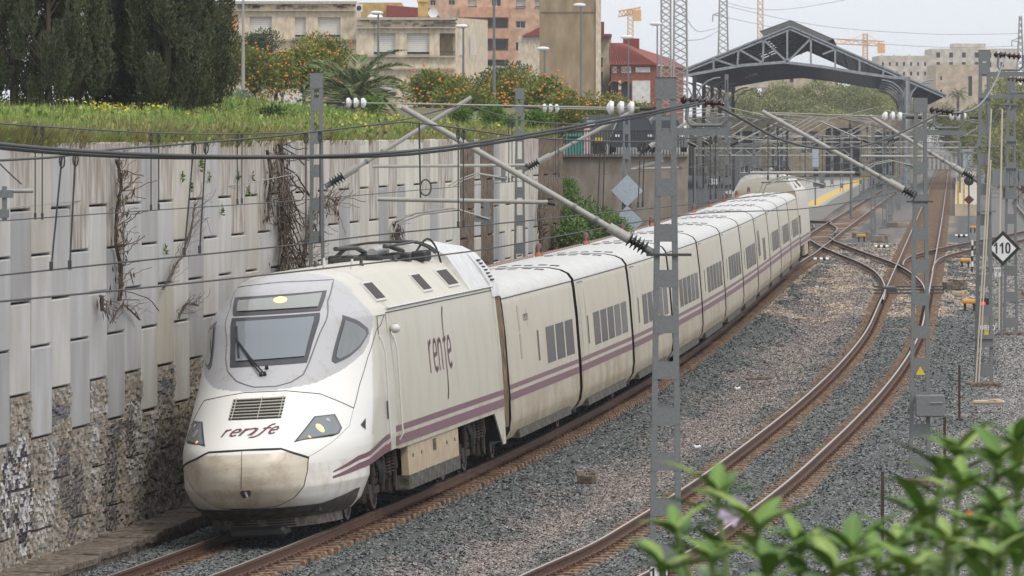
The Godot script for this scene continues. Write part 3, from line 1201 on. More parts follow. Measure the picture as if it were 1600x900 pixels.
func build_power_car(tr: Node3D, t: Transform3D) -> void:
	wheel = wheel_mesh()
	# --- body shell: nose skin with its painted mask, then the straight body
	var gb := []
	for q in [[397, 612], [450.7, 606.7], [493, 598.7], [536, 577], [556, 562], [568, 550.7], [576, 535], [580, 518], [586, 495]]:
		var h := nose_hit(q[0], q[1])
		gb.append([absf(h.x), h.y])
	gb.sort_custom(func(x, y): return x[0] < y[0])
	gb.insert(0, [0.0, gb[0][1]])
	gb.append([gb[-1][0] + 0.06, 4.2])
	var mb := MB.new()
	var zs := []
	var z := 0.30
	while z < 4.11:
		zs.append(z)
		z += 0.016 if z < 3.8 else (0.012 if z < 4.06 else 0.004)
	zs.append(4.11)
	var us := []
	for i in 151:
		us.append(-PI / 2 + PI * i / 150.0)
	var rows := []
	var cols := []
	var dn := FastNoiseLite.new()
	dn.seed = 3
	dn.frequency = 1.6
	for zz in zs:
		var row := []
		var s_end := -nose_pt(PI / 2, zz).z
		for k in 9:
			us.append(0.0)
		var lim := 6.4 if zz > 1.06 else 3.35
		for side in [-1, 0, 1]:
			if side == 0:
				for i in 241:
					var p := nose_pt(-PI / 2 + PI * i / 240.0, zz)
					p.z = maxf(p.z, -lim)
					row.append(p)
					cols.append(nose_col(-PI / 2 + PI * i / 240.0, zz, gb, dn, p))
			else:
				for j in 8:
					var e := float(8 - j) / 8.0 if side < 0 else float(j + 1) / 8.0
					var s := maxf(s_end, lerpf(s_end, lim, e)) if s_end < lim else lim
					var p := Vector3(side * lw(zz), zz, -s)
					row.append(p)
					cols.append(nose_col(side * (PI / 2 + s - s_end), zz, gb, dn, p))
		rows.append(row)
	mb.sheet(rows, Vector3(0, 1.8, -3.5))
	for i in cols.size():
		mb.c[i] = cols[i]
	var body := MeshInstance3D.new()
	body.name = "power_car"
	body.set_meta("label", "front power car with grey cab mask")
	tr.add_child(body)
	body.transform = local(tr, t)
	body.mesh = mb.mesh()
	body.material_override = M.nose
	var side := MB.new()
	section_body(side, [[1.05, 1.478], [1.3, 1.48], [2.0, 1.475], [2.7, 1.44], [3.32, 1.40]].map(func(q): return q) + [[3.42, 1.35], [3.93, 0.93], [4.03, 0.72], [4.09, 0.42], [4.11, 0.0]], [6.4, 8, 10, 12, 14, 16, 18, 19.7], true)
	part("body_side", side, M.loco_side, body)
	# bottom of the nose skirt and the underframe
	var uf := MB.new()
	uf.box(Vector3(0, 0.78, -11.2), Vector3(2.1, 0.5, 16.8))
	uf.box(Vector3(0, 0.62, -2.3), Vector3(1.9, 0.5, 2.2))
	part("underframe", uf, M.black, body)
	# lower dark valance and plough with louvres
	var va := MB.new()
	var vr := []
	for zz in [0.30, 0.36, 0.42, 0.47, 0.52]:
		var row := []
		for i in 61:
			var u := -1.45 + 2.9 * i / 60.0
			var top: float = 0.50 + 0.14 * clampf((absf(u) - 0.75) / 0.6, 0, 1)
			row.append(skin(u, lerpf(0.30, top, (zz - 0.30) / 0.22), 0.012))
		vr.append(row)
	va.sheet(vr, Vector3(0, 1.0, -4))
	part("valance", va, M.dirty_grey, body)
	var pg := MB.new()
	var pr := []
	for zz in [0.14, 0.22, 0.31]:
		var row := []
		for i in 41:
			var u := -1.25 + 2.5 * i / 40.0
			var p := nose_pt(u, 0.36)
			row.append(Vector3(p.x * 0.93, zz, p.z - 0.16 + (0.31 - zz) * -0.4))
		pr.append(row)
	pg.sheet(pr, Vector3(0, 0.3, -4))
	part("plough", pg, M.plough, body)
	for c in [-0.38, 0.18]:
		for i in 3:
			var lv := MB.new()
			var pts := []
			for j in 7:
				var x: float = c + 0.42 * j / 6.0 - 0.05
				var u := asin(pow(absf(x) / (lw(0.36) * 0.93), 2.7 / 2.0)) * signf(x)
				var p := nose_pt(u, 0.36)
				pts.append(Vector3(x, 0.18 + 0.04 * i, p.z - 0.155 + (0.31 - 0.18 - 0.04 * i) * -0.4))
			lv.tube(pts, 0.011, 4)
			part("louvre", lv, M.black, body)
	var cu := MB.new()
	cu.cbox(Vector3(0, 0.1, -1.1), Vector3(0.9, 0.16, 0.6), 0.04)
	part("magnet_bracket", cu, M.black, body)
	# --- coupler hatch
	var ho := hits([[287.4, 728.6], [326.9, 707.8], [379.8, 704.7], [438.9, 702.2], [481.5, 715.5], [480.3, 734.2], [474.6, 759], [459, 777.7], [434.2, 790], [406.2, 794], [362.7, 795.5], [337.8, 791.7], [312.9, 774.6], [295.8, 752.9], [288.6, 734.2]])
	var hb := MB.new()
	patch(hb, ho, 0.004, 26, 26, false)
	part("hatch_gap", hb, M.black, body)
	seam([[287.4, 728.6], [307, 718], [326.9, 707.8], [353, 706], [379.8, 704.7], [410, 703], [438.9, 702.2], [460, 709], [481.5, 715.5], [480.3, 734.2], [474.6, 759], [459, 777.7], [434.2, 790], [406.2, 794], [362.7, 795.5], [337.8, 791.7], [312.9, 774.6], [295.8, 752.9], [288.6, 734.2]], 0.013, M.black, body, "hatch_gasket", true)
	var hm := MB.new()
	patch(hm, shrink(ho, 0.985), 0.012, 60, 50)
	var hn := FastNoiseLite.new()
	hn.seed = 12
	hn.frequency = 2.2
	for i in hm.v.size():
		var hv := hm.v[i]
		var g1 := hn.get_noise_3d(hv.x * 1.2, hv.y * 0.8, 0.0) + 0.6 * hn.get_noise_3d(hv.x * 8.0, hv.y * 5.0, 4.0)
		hm.c[i] = Color(0.80, 0.79, 0.75) if hv.y > 1.375 + g1 * 0.01 else Color(0.66, 0.60, 0.50).lerp(Color(0.44, 0.35, 0.25), clampf(0.22 + g1 * 0.9, 0.0, 0.7))
	seam([[287.4, 728.6], [307, 718], [326.9, 707.8], [353, 706], [379.8, 704.7], [410, 703], [438.9, 702.2], [460, 709], [481.5, 715.5]], 0.026, M.black, body, "hatch_gasket")
	var hatch := part("coupler_hatch", hm, M.hatch, body)
	var hs := MB.new()
	var hp := []
	for i in 20:
		var q := nose_hit(378 - 0.05 * i, 706 + i * 3.0)
		hp.append(skin(q.x, q.y, 0.018))
	hs.tube(hp, 0.004, 4)
	part("hatch_seam", hs, M.dirty_grey, hatch)
	var hk := nose_hit(384, 769)
	var hkm := MB.new()
	var hkp := skin(hk.x, hk.y, 0.02)
	hkm.lathe(hkp, Vector3(0, 0, 1), [[0, 0.085], [0.015, 0.08], [0.016, 0.0]], 14)
	part("hook_socket", hkm, M.black, hatch)
	var hkr := MB.new()
	hkr.tube([hkp + Vector3(-0.02, 0.02, -0.05), hkp + Vector3(0.07, -0.07, 0.24)], 0.022, 8)
	part("tow_bar", hkr, M.steel, hatch)
	# --- windscreen: frames, panes, groove round them
	for w in [[[[368, 464.8], [510.4, 453.9], [500, 486], [364.8, 494]], [[373, 471], [502, 458.5], [495.5, 480], [371.5, 487.5]], "upper_windscreen"], [[[363.2, 497.3], [499.7, 488.8], [479.5, 566.7], [359.5, 574.7]], [[370.5, 504], [490, 495.5], [475, 557.5], [369, 565.5]], "windscreen"]]:
		var fm := MB.new()
		patch(fm, hits(w[0]), 0.008, 18, 24)
		var fo := part(w[2], fm, M.frame_black, body)
		var gm := MB.new()
		patch(gm, hits(w[1]), 0.024, 18, 24, false)
		part("pane", gm, M.screen_glass if w[2] == "windscreen" else M.upper_glass, fo)
	var top_lamp := nose_hit(438, 470)
	var tl := MB.new()
	var tlp := skin(top_lamp.x, top_lamp.y, 0.016)
	var tn := nose_n(top_lamp.x, top_lamp.y)
	tl.lathe(tlp, tn, [[0, 0.115], [0.006, 0.11], [0.014, 0.06], [0.016, 0.0]], 18)
	part("top_lamp", tl, M.lamp, body)
	seam([[372, 447], [440, 441], [521, 437], [512, 470], [500, 520], [483, 566], [474, 585], [455, 597], [430, 604], [397, 605], [370, 596], [356, 580], [353, 560], [355, 530], [361, 480], [372, 447]], 0.012, M.grey_line, body)
	# wipers
	for l in [[[408, 588], [388, 560], [370, 531]], [[413, 587], [392, 562], [372, 533]]]:
		var wm := MB.new()
		var pts := []
		for q in l:
			var h := nose_hit(q[0], q[1])
			pts.append(skin(h.x, h.y, 0.05))
		wm.tube(pts, 0.014, 6)
		part("wiper_arm", wm, M.black, body)
	var wb := MB.new()
	var wq := []
	for q in [[371, 512], [372.5, 535], [374.5, 561]]:
		var h := nose_hit(q[0], q[1])
		wq.append(skin(h.x, h.y, 0.03))
	wb.tube(wq, 0.016, 6)
	part("wiper_blade", wb, M.black, body)
	for q in [[408, 587], [414, 586], [417, 576]]:
		var wpv := MB.new()
		var h := nose_hit(q[0], q[1])
		wpv.lathe(skin(h.x, h.y, 0.0), nose_n(h.x, h.y), [[0, 0.03], [0.06, 0.026], [0.06, 0]], 8)
		part("wiper_pivot", wpv, M.black, body)
	# side cab windows (both sides from the right-hand outline)
	var swo := hits([[534.7, 492.5], [560, 501.3], [574.7, 513.3], [576, 520], [562.7, 542.7], [542.7, 560], [524, 568.3], [517.3, 564], [521.3, 545.3]])
	for sg in [1, -1]:
		var o2 := []
		for q in swo:
			o2.append(Vector2(q.x * sg, q.y))
		var fm := MB.new()
		patch(fm, o2, 0.008, 18, 16)
		var fo := part("side_window", fm, M.frame_black, body)
		var gm := MB.new()
		patch(gm, shrink(o2, 0.8), 0.016, 18, 16, false)
		part("pane", gm, M.side_glass, fo)
	# headlamps
	var hlo := hits([[490.8, 650.8], [522.8, 647], [534.3, 668.9], [528, 679.8], [459, 691.3], [474.6, 672]])
	for sg in [1, -1]:
		var o2 := []
		for q in hlo:
			o2.append(Vector2(q.x * sg, q.y))
		var fm := MB.new()
		patch(fm, o2, 0.008, 14, 16)
		var fo := part("headlight", fm, M.frame_black, body)
		var gm := MB.new()
		patch(gm, shrink(o2, 0.9), 0.013, 14, 16, false)
		part("lens", gm, M.lens, fo)
		for q in [[499.5, 669.5, 0.088], [483, 683.5, 0.028], [512, 657, 0.045]]:
			var h := nose_hit(q[0], q[1])
			h.x *= sg
			if h.x > 50:
				continue
			var lm := MB.new()
			lm.lathe(skin(h.x, h.y, 0.012), nose_n(h.x, h.y), [[0, q[2]], [0.008, q[2] * 0.9], [0.014, q[2] * 0.4], [0.015, 0]], 16)
			part("bulb", lm, (M.lamp if q[2] > 0.05 else (M.lamp_dim if q[2] < 0.04 else M.reflector)) if sg > 0 else (M.lamp_dim if q[2] < 0.04 else M.reflector), fo)
	# nose grille with bars
	var go := hits([[365.8, 623.8], [446.6, 619], [438.8, 653.3], [357, 657]])
	var gm2 := MB.new()
	patch(gm2, go, 0.003, 10, 14, false)
	var grille := part("grille", gm2, M.black, body)
	for i in 7:
		var tt := (i + 0.5) / 7.0
		var bm := MB.new()
		var pts := []
		for j in 9:
			var e := j / 8.0
			var u := lerpf(lerpf(go[0].x, go[3].x, tt), lerpf(go[1].x, go[2].x, tt), e)
			var zz := lerpf(lerpf(go[0].y, go[3].y, tt), lerpf(go[1].y, go[2].y, tt), e)
			pts.append(skin(u, zz, 0.014))
		bm.tube(pts, 0.0145, 5)
		part("grille_bar", bm, M.grille_bar, grille)
	for e in [0.08, 0.52, 0.94]:
		var bm := MB.new()
		var pts := []
		for j in 5:
			var tt := j / 4.0
			pts.append(skin(lerpf(lerpf(go[0].x, go[3].x, tt), lerpf(go[1].x, go[2].x, tt), e), lerpf(lerpf(go[0].y, go[3].y, tt), lerpf(go[1].y, go[2].y, tt), e), 0.02))
		bm.tube(pts, 0.009, 5)
		part("grille_bar", bm, M.grille_bar, grille)
	# seams
	seam([[281, 653], [319, 626], [384, 613.5], [446.6, 610.7], [499.5, 615.4], [552.4, 637.8]], 0.009, M.black, body)
	seam([[552.4, 637.8], [562, 600], [574, 560], [588, 515], [600, 492]], 0.008, M.black, body)
	seam([[552.4, 637.8], [546, 665], [520, 690], [482, 714]], 0.004, M.grey_line, body)
	# lettering on the nose
	var la := nose_hit(346.5, 683)
	var lb := nose_hit(432, 677)
	var lt := nose_hit(392, 668)
	var xh := 0.095
	logo(func(x: float, y: float) -> Vector3:
		var e := x / 4.1
		var zz := lerpf(la.y, lb.y, e) + y * xh
		return skin(lerpf(la.x, lb.x, e) + y * 0.035, zz, 0.009), "f2", 0.19, body)
	# lettering and stripes on the side
	logo(func(x: float, y: float) -> Vector3:
		return Vector3(lw(2.15 + y * 0.53) + 0.006, 2.15 + y * 0.53, -(10.55 + x * 0.70)), "f", 0.155, body)
	for q in [[1.34, 1.44], [1.12, 1.27]]:
		var sm := MB.new()
		sm.box(Vector3(1.484, (q[0] + q[1]) / 2, -12.9), Vector3(0.006, q[1] - q[0], 13.5))
		sm.box(Vector3(-1.484, (q[0] + q[1]) / 2, -12.9), Vector3(0.006, q[1] - q[0], 13.5))
		part("stripe", sm, M.stripe, body)
	for l in [[[520.6, 735.7], [558.6, 712.4], [599, 683.5], [612, 674.5], [612, 682], [599, 692], [560, 719], [520.2, 738.5]], [[519.7, 744], [560, 723.5], [599, 697.5], [612, 689.5], [612, 702], [599, 710], [561, 733], [519.7, 747.5]]]:
		var uz := hits(l)
		var sm := MB.new()
		var n := uz.size() / 2
		var rws := []
		for i in n:
			var c0: Vector2 = uz[i]
			var c1: Vector2 = uz[uz.size() - 1 - i]
			rws.append([c0, c1])
		var dense := []
		for i in rws.size() - 1:
			for j in 10:
				var e := j / 10.0
				var p0: Vector2 = (rws[i][0] as Vector2).lerp(rws[i + 1][0], e)
				var p1: Vector2 = (rws[i][1] as Vector2).lerp(rws[i + 1][1], e)
				dense.append([skin(p0.x, p0.y, 0.007), skin((p0.x + p1.x) / 2, (p0.y + p1.y) / 2, 0.007), skin(p1.x, p1.y, 0.007)])
		sm.sheet(dense, Vector3(0, 1.5, -5))
		part("stripe", sm, M.stripe, body)
	# cab door, handrails, camera, small vents
	var dm := MB.new()
	for s in [5.25, 6.15]:
		dm.bar(Vector3(lw(1.15) + 0.002, 1.15, -s), Vector3(lw(3.3) + 0.002, 3.3, -s), 0.01, 0.014)
	dm.bar(Vector3(lw(3.3) + 0.002, 3.3, -5.25), Vector3(lw(3.3) + 0.002, 3.3, -6.15), 0.01, 0.014)
	var door := part("cab_door_seam", dm, M.grey_line, body)
	for s in [5.05, 6.35]:
		var hm3 := MB.new()
		hm3.tube([Vector3(1.45, 3.0, -s), Vector3(1.5, 2.9, -s), Vector3(1.545, 2.7, -s), Vector3(1.56, 1.3, -s), Vector3(1.5, 1.2, -s)], 0.018, 6)
		part("handrail", hm3, M.white_metal, body)
	var cm := MB.new()
	cm.ball(Vector3(1.5, 3.05, -6.5), Vector3(0.09, 0.08, 0.12), 10, 8)
	part("rear_camera", cm, M.white_metal, body)
	var lk := MB.new()
	lk.cbox(Vector3(1.5, 1.75, -5.3), Vector3(0.03, 0.3, 0.06), 0.008)
	part("door_lock", lk, M.black, body)
	var tv := hits([[563, 664], [571, 653], [571, 671]])
	var tvm := MB.new()
	patch(tvm, tv, 0.006, 8, 6, false)
	part("side_vent", tvm, M.black, body)
	# roof vents, hatch, hood behind the pantograph
	for q in [[6.1, 7.2], [11.5, 12.6], [14.6, 16.0]]:
		for sg in [1, -1]:
			var vm := MB.new()
			var nn := Vector3(0.51, 0.42, 0).normalized() * Vector3(sg, 1, 1)
			var bs := Basis(Vector3(0, 0, -1), Vector3(-0.42 * sg, 0.51, 0).normalized(), nn)
			bs = Basis(bs.y.cross(nn), bs.y, nn)
			var mid := Vector3(1.14 * sg, 3.675, -(q[0] + q[1]) / 2) + nn * 0.012
			vm.box(mid, Vector3(q[1] - q[0], 0.42, 0.03), bs)
			var vo := part("roof_vent", vm, M.white_paint, body)
			var vs := MB.new()
			vs.box(mid + nn * 0.017, Vector3(q[1] - q[0] - 0.16, 0.34, 0.008), bs)
			part("vent_mesh", vs, M.vent_mesh, vo)
	var rl := MB.new()
	rl.bar(Vector3(1.402, 3.325, -6.2), Vector3(1.402, 3.325, -19.6), 0.012, 0.016)
	part("cantrail_joint", rl, M.black, body)
	var sp := MB.new()
	sp.bar(Vector3(1.376, 3.38, -6.4), Vector3(1.376, 3.38, -19.5), 0.03, 0.1, Vector3(0.51, 0.4, 0))
	part("cantrail", sp, M.white_paint, body)
	# rear roof hood with louvres, wrapping down towards the first coach
	var rh := MB.new()
	var hood := [[3.42, 1.37], [3.75, 1.18], [4.05, 0.98], [4.22, 0.75], [4.3, 0.4], [4.3, 0.0]]
	section_body(rh, hood, [16.6, 17.0, 17.8, 18.6, 19.2], true)
	part("roof_hood", rh, M.white_paint, body)
	var rh2 := MB.new()
	section_body(rh2, [[3.2, 1.43], [3.42, 1.4], [3.75, 1.22], [4.03, 1.0], [4.17, 0.75], [4.24, 0.4], [4.25, 0.0]], [19.25, 19.6, 20.0, 20.35], true)
	var fairing := part("end_fairing", rh2, M.white_paint, body)
	for i in 7:
		var lv := MB.new()
		var e := i / 6.0
		lv.box(Vector3(lerpf(1.36, 1.12, e), lerpf(3.52, 3.9, e), -19.8), Vector3(0.05, 0.025, 0.34), Basis(Vector3(0, 0, 1), 0.0))
		part("louvre", lv, M.black, fairing)
	# rear end wall bellows
	var bl := MB.new()
	section_body(bl, [[0.7, 1.42], [1.3, 1.455], [2.6, 1.43], [3.2, 1.38], [3.6, 1.05], [3.75, 0.5], [3.75, 0.0]], [19.72, 20.1, 20.6], true)
	part("end_wall", bl, M.grimy_brown, body)
	# pantograph, folded
	build_pantograph(body, 14.0, 3.98)
	for q in [[6.6, 0.35, 0.16], [8.0, 0.6, 0.1], [9.0, -0.2, 0.08], [9.6, 0.5, 0.12]]:
		var am := MB.new()
		am.lathe(Vector3(q[1], 4.0, -q[0]), Vector3.UP, [[0, 0.06], [0.06, 0.05], [0.12, 0.03], [0.12 + q[2], 0.02], [0.12 + q[2], 0]], 8)
		part("roof_antenna", am, M.white_metal if q[0] < 8.5 else M.dark_steel, body)
	# bogies, equipment boxes, skirts
	for sg in [1.0, -1.0]:
		bogie(body, 4.1, 6.9, sg)
		bogie(body, 15.0, 17.8, sg)
		for i in 3:
			var eb := MB.new()
			eb.cbox(Vector3(sg * 1.38, 0.80, -(8.55 + i * 2.02)), Vector3(0.14, 0.56, 1.98), 0.012)
			var eo := part("equipment_box", eb, M.tan_box, body)
			if i == 1:
				var gr := MB.new()
				gr.box(Vector3(sg * 1.455, 0.9, -10.6), Vector3(0.01, 0.2, 0.35))
				part("box_grille", gr, M.dirty_grey, eo)
			else:
				for q in [0.5, -0.5]:
					var lk2 := MB.new()
					lk2.lathe(Vector3(sg * 1.45, 0.85, -(8.55 + i * 2.02) + q), Vector3(sg, 0, 0), [[0, 0.035], [0.012, 0.03], [0.012, 0]], 8)
					part("latch", lk2, M.black, eo)
		var lb2 := MB.new()
		lb2.box(Vector3(sg * 1.2, 0.42, -10.6), Vector3(0.5, 0.24, 6.2))
		part("lower_tray", lb2, M.dirty_grey, body)
		var rs := MB.new()
		rs.prism([Vector2(18.3, 1.06), Vector2(19.7, 1.06), Vector2(19.7, 0.42), Vector2(19.3, 0.42), Vector2(18.7, 0.8)], Vector3(sg * 1.45, 0, 0), Vector3(0, 0, -1), Vector3.UP, Vector3(sg * 0.025, 0, 0))
		part("skirt", rs, M.loco_side, body)

func nose_col(u: float, z: float, gb: Array, dn: FastNoiseLite, p: Vector3) -> Color:
	var white := Color(0.80, 0.79, 0.75)
	var cream := Color(0.58, 0.555, 0.48)
	var grey := Color(0.44, 0.44, 0.455)
	var e := grey_edge(u, gb)
	var n1 := dn.get_noise_3d(p.x * 1.5, p.y * 1.0, p.z * 1.5)
	var n2 := dn.get_noise_3d(p.x * 9.0, p.y * 3.0, p.z * 9.0)
	var c := white
	var seam_s := 3.2 + 1.9 * clampf((z - 1.0) / 2.3, 0, 1)
	if -p.z > seam_s:
		c = cream
	elif z > e:
		c = grey
	if c == grey or z > 3.5:
		c = c.lerp(Color(0.36, 0.30, 0.25), clampf((n1 * 1.1 + n2 * 0.7 - 0.18) * 1.1, 0, 0.55))
	if z < 1.38:
		c = c.lerp(Color(0.56, 0.49, 0.39), clampf(0.12 + n1 * 0.8 + n2 * 0.5, 0.0, 0.6) if z < 1.15 else 0.0)
	else:
		c = c.lerp(Color(0.55, 0.5, 0.42), clampf(n2 * 0.4 - 0.2, 0, 0.12))
	return c

func build_pantograph(body: Node, s: float, h: float) -> void:
	var base := MB.new()
	for x in [-0.55, 0.55]:
		base.bar(Vector3(x, h + 0.16, -(s - 1.2)), Vector3(x, h + 0.16, -(s + 1.6)), 0.06, 0.06)
	for q in [-1.2, 0.2, 1.6]:
		base.bar(Vector3(-0.55, h + 0.16, -(s + q)), Vector3(0.55, h + 0.16, -(s + q)), 0.06, 0.06)
	var b := part("pantograph_base", base, M.dark_steel, body)
	for x in [-0.55, 0.55]:
		for q in [-1.0, 1.4]:
			var im := MB.new()
			im.lathe(Vector3(x, h - 0.05, -(s + q)), Vector3.UP, [[0, 0.07], [0.05, 0.09], [0.06, 0.05], [0.1, 0.09], [0.11, 0.05], [0.15, 0.08], [0.18, 0.04], [0.2, 0.0]], 8)
			part("insulator", im, M.brown_glaze, body)
	for k in [[-0.34, 0.045], [0.34, 0.045]]:
		var arm := MB.new()
		arm.tube([Vector3(k[0], h + 0.22, -(s + 1.5)), Vector3(k[0] * 0.9, h + 0.34, -(s + 0.2)), Vector3(k[0] * 1.3, h + 0.36, -(s - 1.3))], k[1], 6)
		part("lower_arm", arm, M.dark_steel, body)
		var ua := MB.new()
		ua.tube([Vector3(k[0] * 1.3, h + 0.36, -(s - 1.3)), Vector3(k[0] * 1.6, h + 0.37, -(s + 0.4)), Vector3(k[0] * 1.7, h + 0.38, -(s + 1.7))], 0.025, 6)
		part("upper_arm", ua, M.dark_steel, body)
	for q in [1.5, 1.85]:
		var bow := MB.new()
		var pts := []
		for i in 13:
			var x := -0.95 + 1.9 * i / 12.0
			pts.append(Vector3(x, h + 0.40 - pow(absf(x) / 0.95, 4.0) * 0.25, -(s + q)))
		bow.tube(pts, 0.025, 6)
		part("collector_bow", bow, M.dark_steel, body)
	var sp := MB.new()
	sp.tube([Vector3(0.1, h + 0.24, -(s - 0.6)), Vector3(0.1, h + 0.26, -(s + 0.9))], 0.09, 10)
	part("spring_cylinder", sp, M.steel, body)
	var cable := MB.new()
	cable.tube(spline([Vector3(0.6, h + 0.2, -(s + 1.4)), Vector3(0.75, h + 0.42, -(s + 1.8)), Vector3(0.85, h + 0.25, -(s + 2.2)), Vector3(0.9, h - 0.05, -(s + 2.4))], 0.1), 0.02, 6)
	part("lead", cable, M.black_rubber, body)
	for q in [[-0.7, 0.3, 0.35], [0.6, -0.2, 0.4], [0.2, -1.0, 0.5], [0.75, 0.7, 0.3], [0.35, 0.4, 0.7], [-0.25, 1.1, 0.6], [0.7, 1.5, 0.5], [-0.3, -0.6, 0.6]]:
		var bx := MB.new()
		bx.cbox(Vector3(q[0], h + 0.12, -(s + q[1])), Vector3(0.25, 0.2, q[2]), 0.03)
		part("roof_gear", bx, M.black, body)

const CSEC := [[0.42, 1.30], [0.6, 1.42], [0.85, 1.465], [1.4, 1.47], [2.4, 1.445], [3.0, 1.405], [3.16, 1.38], [3.28, 1.30], [3.36, 1.15], [3.42, 0.9], [3.45, 0.5], [3.46, 0.0]]

func cx(z: float) -> float:
	return pl(CSEC, z)

var coach_parts := {}

func build_coach(tr: Node3D, k: int) -> void:
	rng.seed = 900 + k
	var L := 13.14
	var s0 := 20.55 + L * k
	var t := chord(s0, s0 + L)
	var mb := MB.new()
	section_body(mb, CSEC, [0.16, 0.2, 3.0, 6.5, 10.0, 12.7, 12.76], false)
	var body := MeshInstance3D.new()
	body.name = "coach"
	tr.add_child(body, true)
	body.transform = local(tr, t)
	body.mesh = coach_parts.get_or_add("body", mb.mesh())
	body.material_override = [M.coach_a, M.coach_b, M.coach_c][k % 3]
	# stripes, both sides
	for q in [[1.385, 1.475], [1.175, 1.315]]:
		var sm := MB.new()
		for sg in [1, -1]:
			sm.face(Vector3(sg * (cx(q[0]) + 0.005), q[0], -0.18), Vector3(sg * (cx(q[0]) + 0.005), q[0], -12.74), Vector3(sg * (cx(q[1]) + 0.005), q[1], -12.74), Vector3(sg * (cx(q[1]) + 0.005), q[1], -0.18), Vector3(sg, 0, 0))
		part("stripe", coach_parts.get_or_add("st%.2f" % q[0], sm.mesh()), M.stripe, body)
	# gangway between the coaches
	var gw := MB.new()
	section_body(gw, [[0.5, 0.9], [1.3, 1.25], [2.8, 1.25], [3.1, 1.15], [3.25, 0.8], [3.3, 0.0]], [12.7, 13.3], false)
	part("gangway", coach_parts.get_or_add("gw", gw.mesh()), M.black, body)
	for e in [0.2, 12.72]:
		var em := MB.new()
		section_body(em, CSEC, [e, e + 0.01], true)
		part("end_wall", coach_parts.get_or_add("ew%.1f" % e, em.mesh()), M.black, body)
	var rf := MB.new()
	section_body(rf, [[3.13, 1.394], [3.16, 1.388], [3.285, 1.304], [3.365, 1.152], [3.426, 0.902], [3.456, 0.5], [3.466, 0.0]], [0.15, 0.2, 6.5, 12.7, 12.77], false)
	part("roof", coach_parts.get_or_add("rf", rf.mesh()), M.roof_white, body)
	for sg in [1, -1]:
		var gt := MB.new()
		gt.bar(Vector3(sg * 1.395, 3.12, -0.18), Vector3(sg * 1.395, 3.12, -12.74), 0.012, 0.018)
		part("gutter", coach_parts.get_or_add("gt%d" % sg, gt.mesh()), M.dirty_grey, body)
	# windows
	var wins := []
	if k == 0:
		wins = [[6.9, 12.1, 1.58, 2.38, 3], [5.3, 5.65, 1.7, 2.37, 1]]
	elif k == 7:
		wins = [[1.6, 3.6, 1.75, 2.7, 1], [6.3, 9.0, 1.5, 2.35, 2]]
	else:
		wins = [[3.5, 11.9, 1.58, 2.36, 5]]
	for w in wins:
		for sg in [1, -1]:
			window(body, w[0], w[1], w[2], w[3], w[4], sg, k)
	# doors and small marks at the leading end
	for sg in [1, -1]:
		if k == 0:
			for q in [[1.88, 2.38], [2.42, 2.92]]:
				var sl := MB.new()
				slab(sl, 2.35, 2.62, q[0], q[1], sg, 0.008)
				part("slit_window", sl, M.slit, body)
			logo(func(x: float, y: float) -> Vector3:
				var zz := 2.6 + y * 0.12
				return Vector3(sg * (cx(zz) + 0.006), zz, -((3.3 + x * 0.2) if sg > 0 else (4.2 - x * 0.2))), "f", 0.16, body)
		else:
			var dm := MB.new()
			for e in [[0.75, 0.80], [1.95, 2.0]]:
				slab(dm, e[0], e[1], 0.62, 3.06, sg, 0.004)
			slab(dm, 0.75, 2.0, 3.04, 3.07, sg, 0.004)
			var dk := coach_parts.get_or_add("door%d" % sg, dm.mesh()) as ArrayMesh
			part("door_seam", dk, M.grey_line, body)
			var hm := MB.new()
			slab(hm, 2.15, 2.35, 1.7, 2.3, sg, 0.006)
			part("door_handle", coach_parts.get_or_add("dh%d" % sg, hm.mesh()), M.dirty_grey, body)
		var ls := MB.new()
		ls.box(Vector3(sg * 1.36, 0.47, -6.4), Vector3(0.14, 0.16, 9.4))
		part("lower_skirt", coach_parts.get_or_add("ls%d" % sg, ls.mesh()), M.dirty_grey, body)
		# axle box, link and wheel at the end of the coach
		var ax := MB.new()
		ax.cbox(Vector3(sg * 1.12, 0.5, -12.9), Vector3(0.3, 0.3, 0.6), 0.05)
		ax.tube([Vector3(sg * 1.3, 0.35, -12.6), Vector3(sg * 1.35, 0.8, -12.85), Vector3(sg * 1.3, 1.15, -12.95)], 0.06, 8)
		ax.tube([Vector3(sg * 1.25, 0.45, -12.2), Vector3(sg * 1.25, 0.42, -13.5)], 0.05, 8)
		part("running_gear", coach_parts.get_or_add("ax%d" % sg, ax.mesh()), M.under, body)
		part("wheel", wheel, M.wheel, body, Transform3D(Basis.from_scale(Vector3(sg, 0.9, 0.9)), Vector3(sg * 0.86, 0.42, -12.95)))
	if k == 0:
		part("wheel", wheel, M.wheel, body, Transform3D(Basis.from_scale(Vector3(1, 0.9, 0.9)), Vector3(0.86, 0.42, -1.3)))
	var ub := MB.new()
	ub.box(Vector3(0, 0.5, -6.5), Vector3(1.9, 0.4, 11.6))
	part("underframe", coach_parts.get_or_add("ub", ub.mesh()), M.black, body)
	# roof: rows of dark slots, cable with clips, jumper hose at the end
	for e in [1.5, 11.5]:
		for i in 5:
			var rs := MB.new()
			var x := -0.25 + i * 0.28
			var y := cx_roof(x)
			rs.box(Vector3(x, y + 0.009, -e - (i % 2) * 0.25), Vector3(0.17, 0.012, 0.5), Basis(Vector3.BACK, atan((cx_roof(x + 0.05) - cx_roof(x - 0.05)) / 0.1)))
			part("roof_slot", coach_parts.get_or_add("rs%.1f_%d" % [e, i], rs.mesh()), M.vent_mesh, body)
	var rc := MB.new()
	rc.tube([Vector3(-0.72, 3.46, -0.6), Vector3(-0.72, 3.46, -12.4)], 0.022, 6)
	for i in 20:
		rc.box(Vector3(-0.72, 3.46, -0.8 - i * 0.6), Vector3(0.07, 0.06, 0.07))
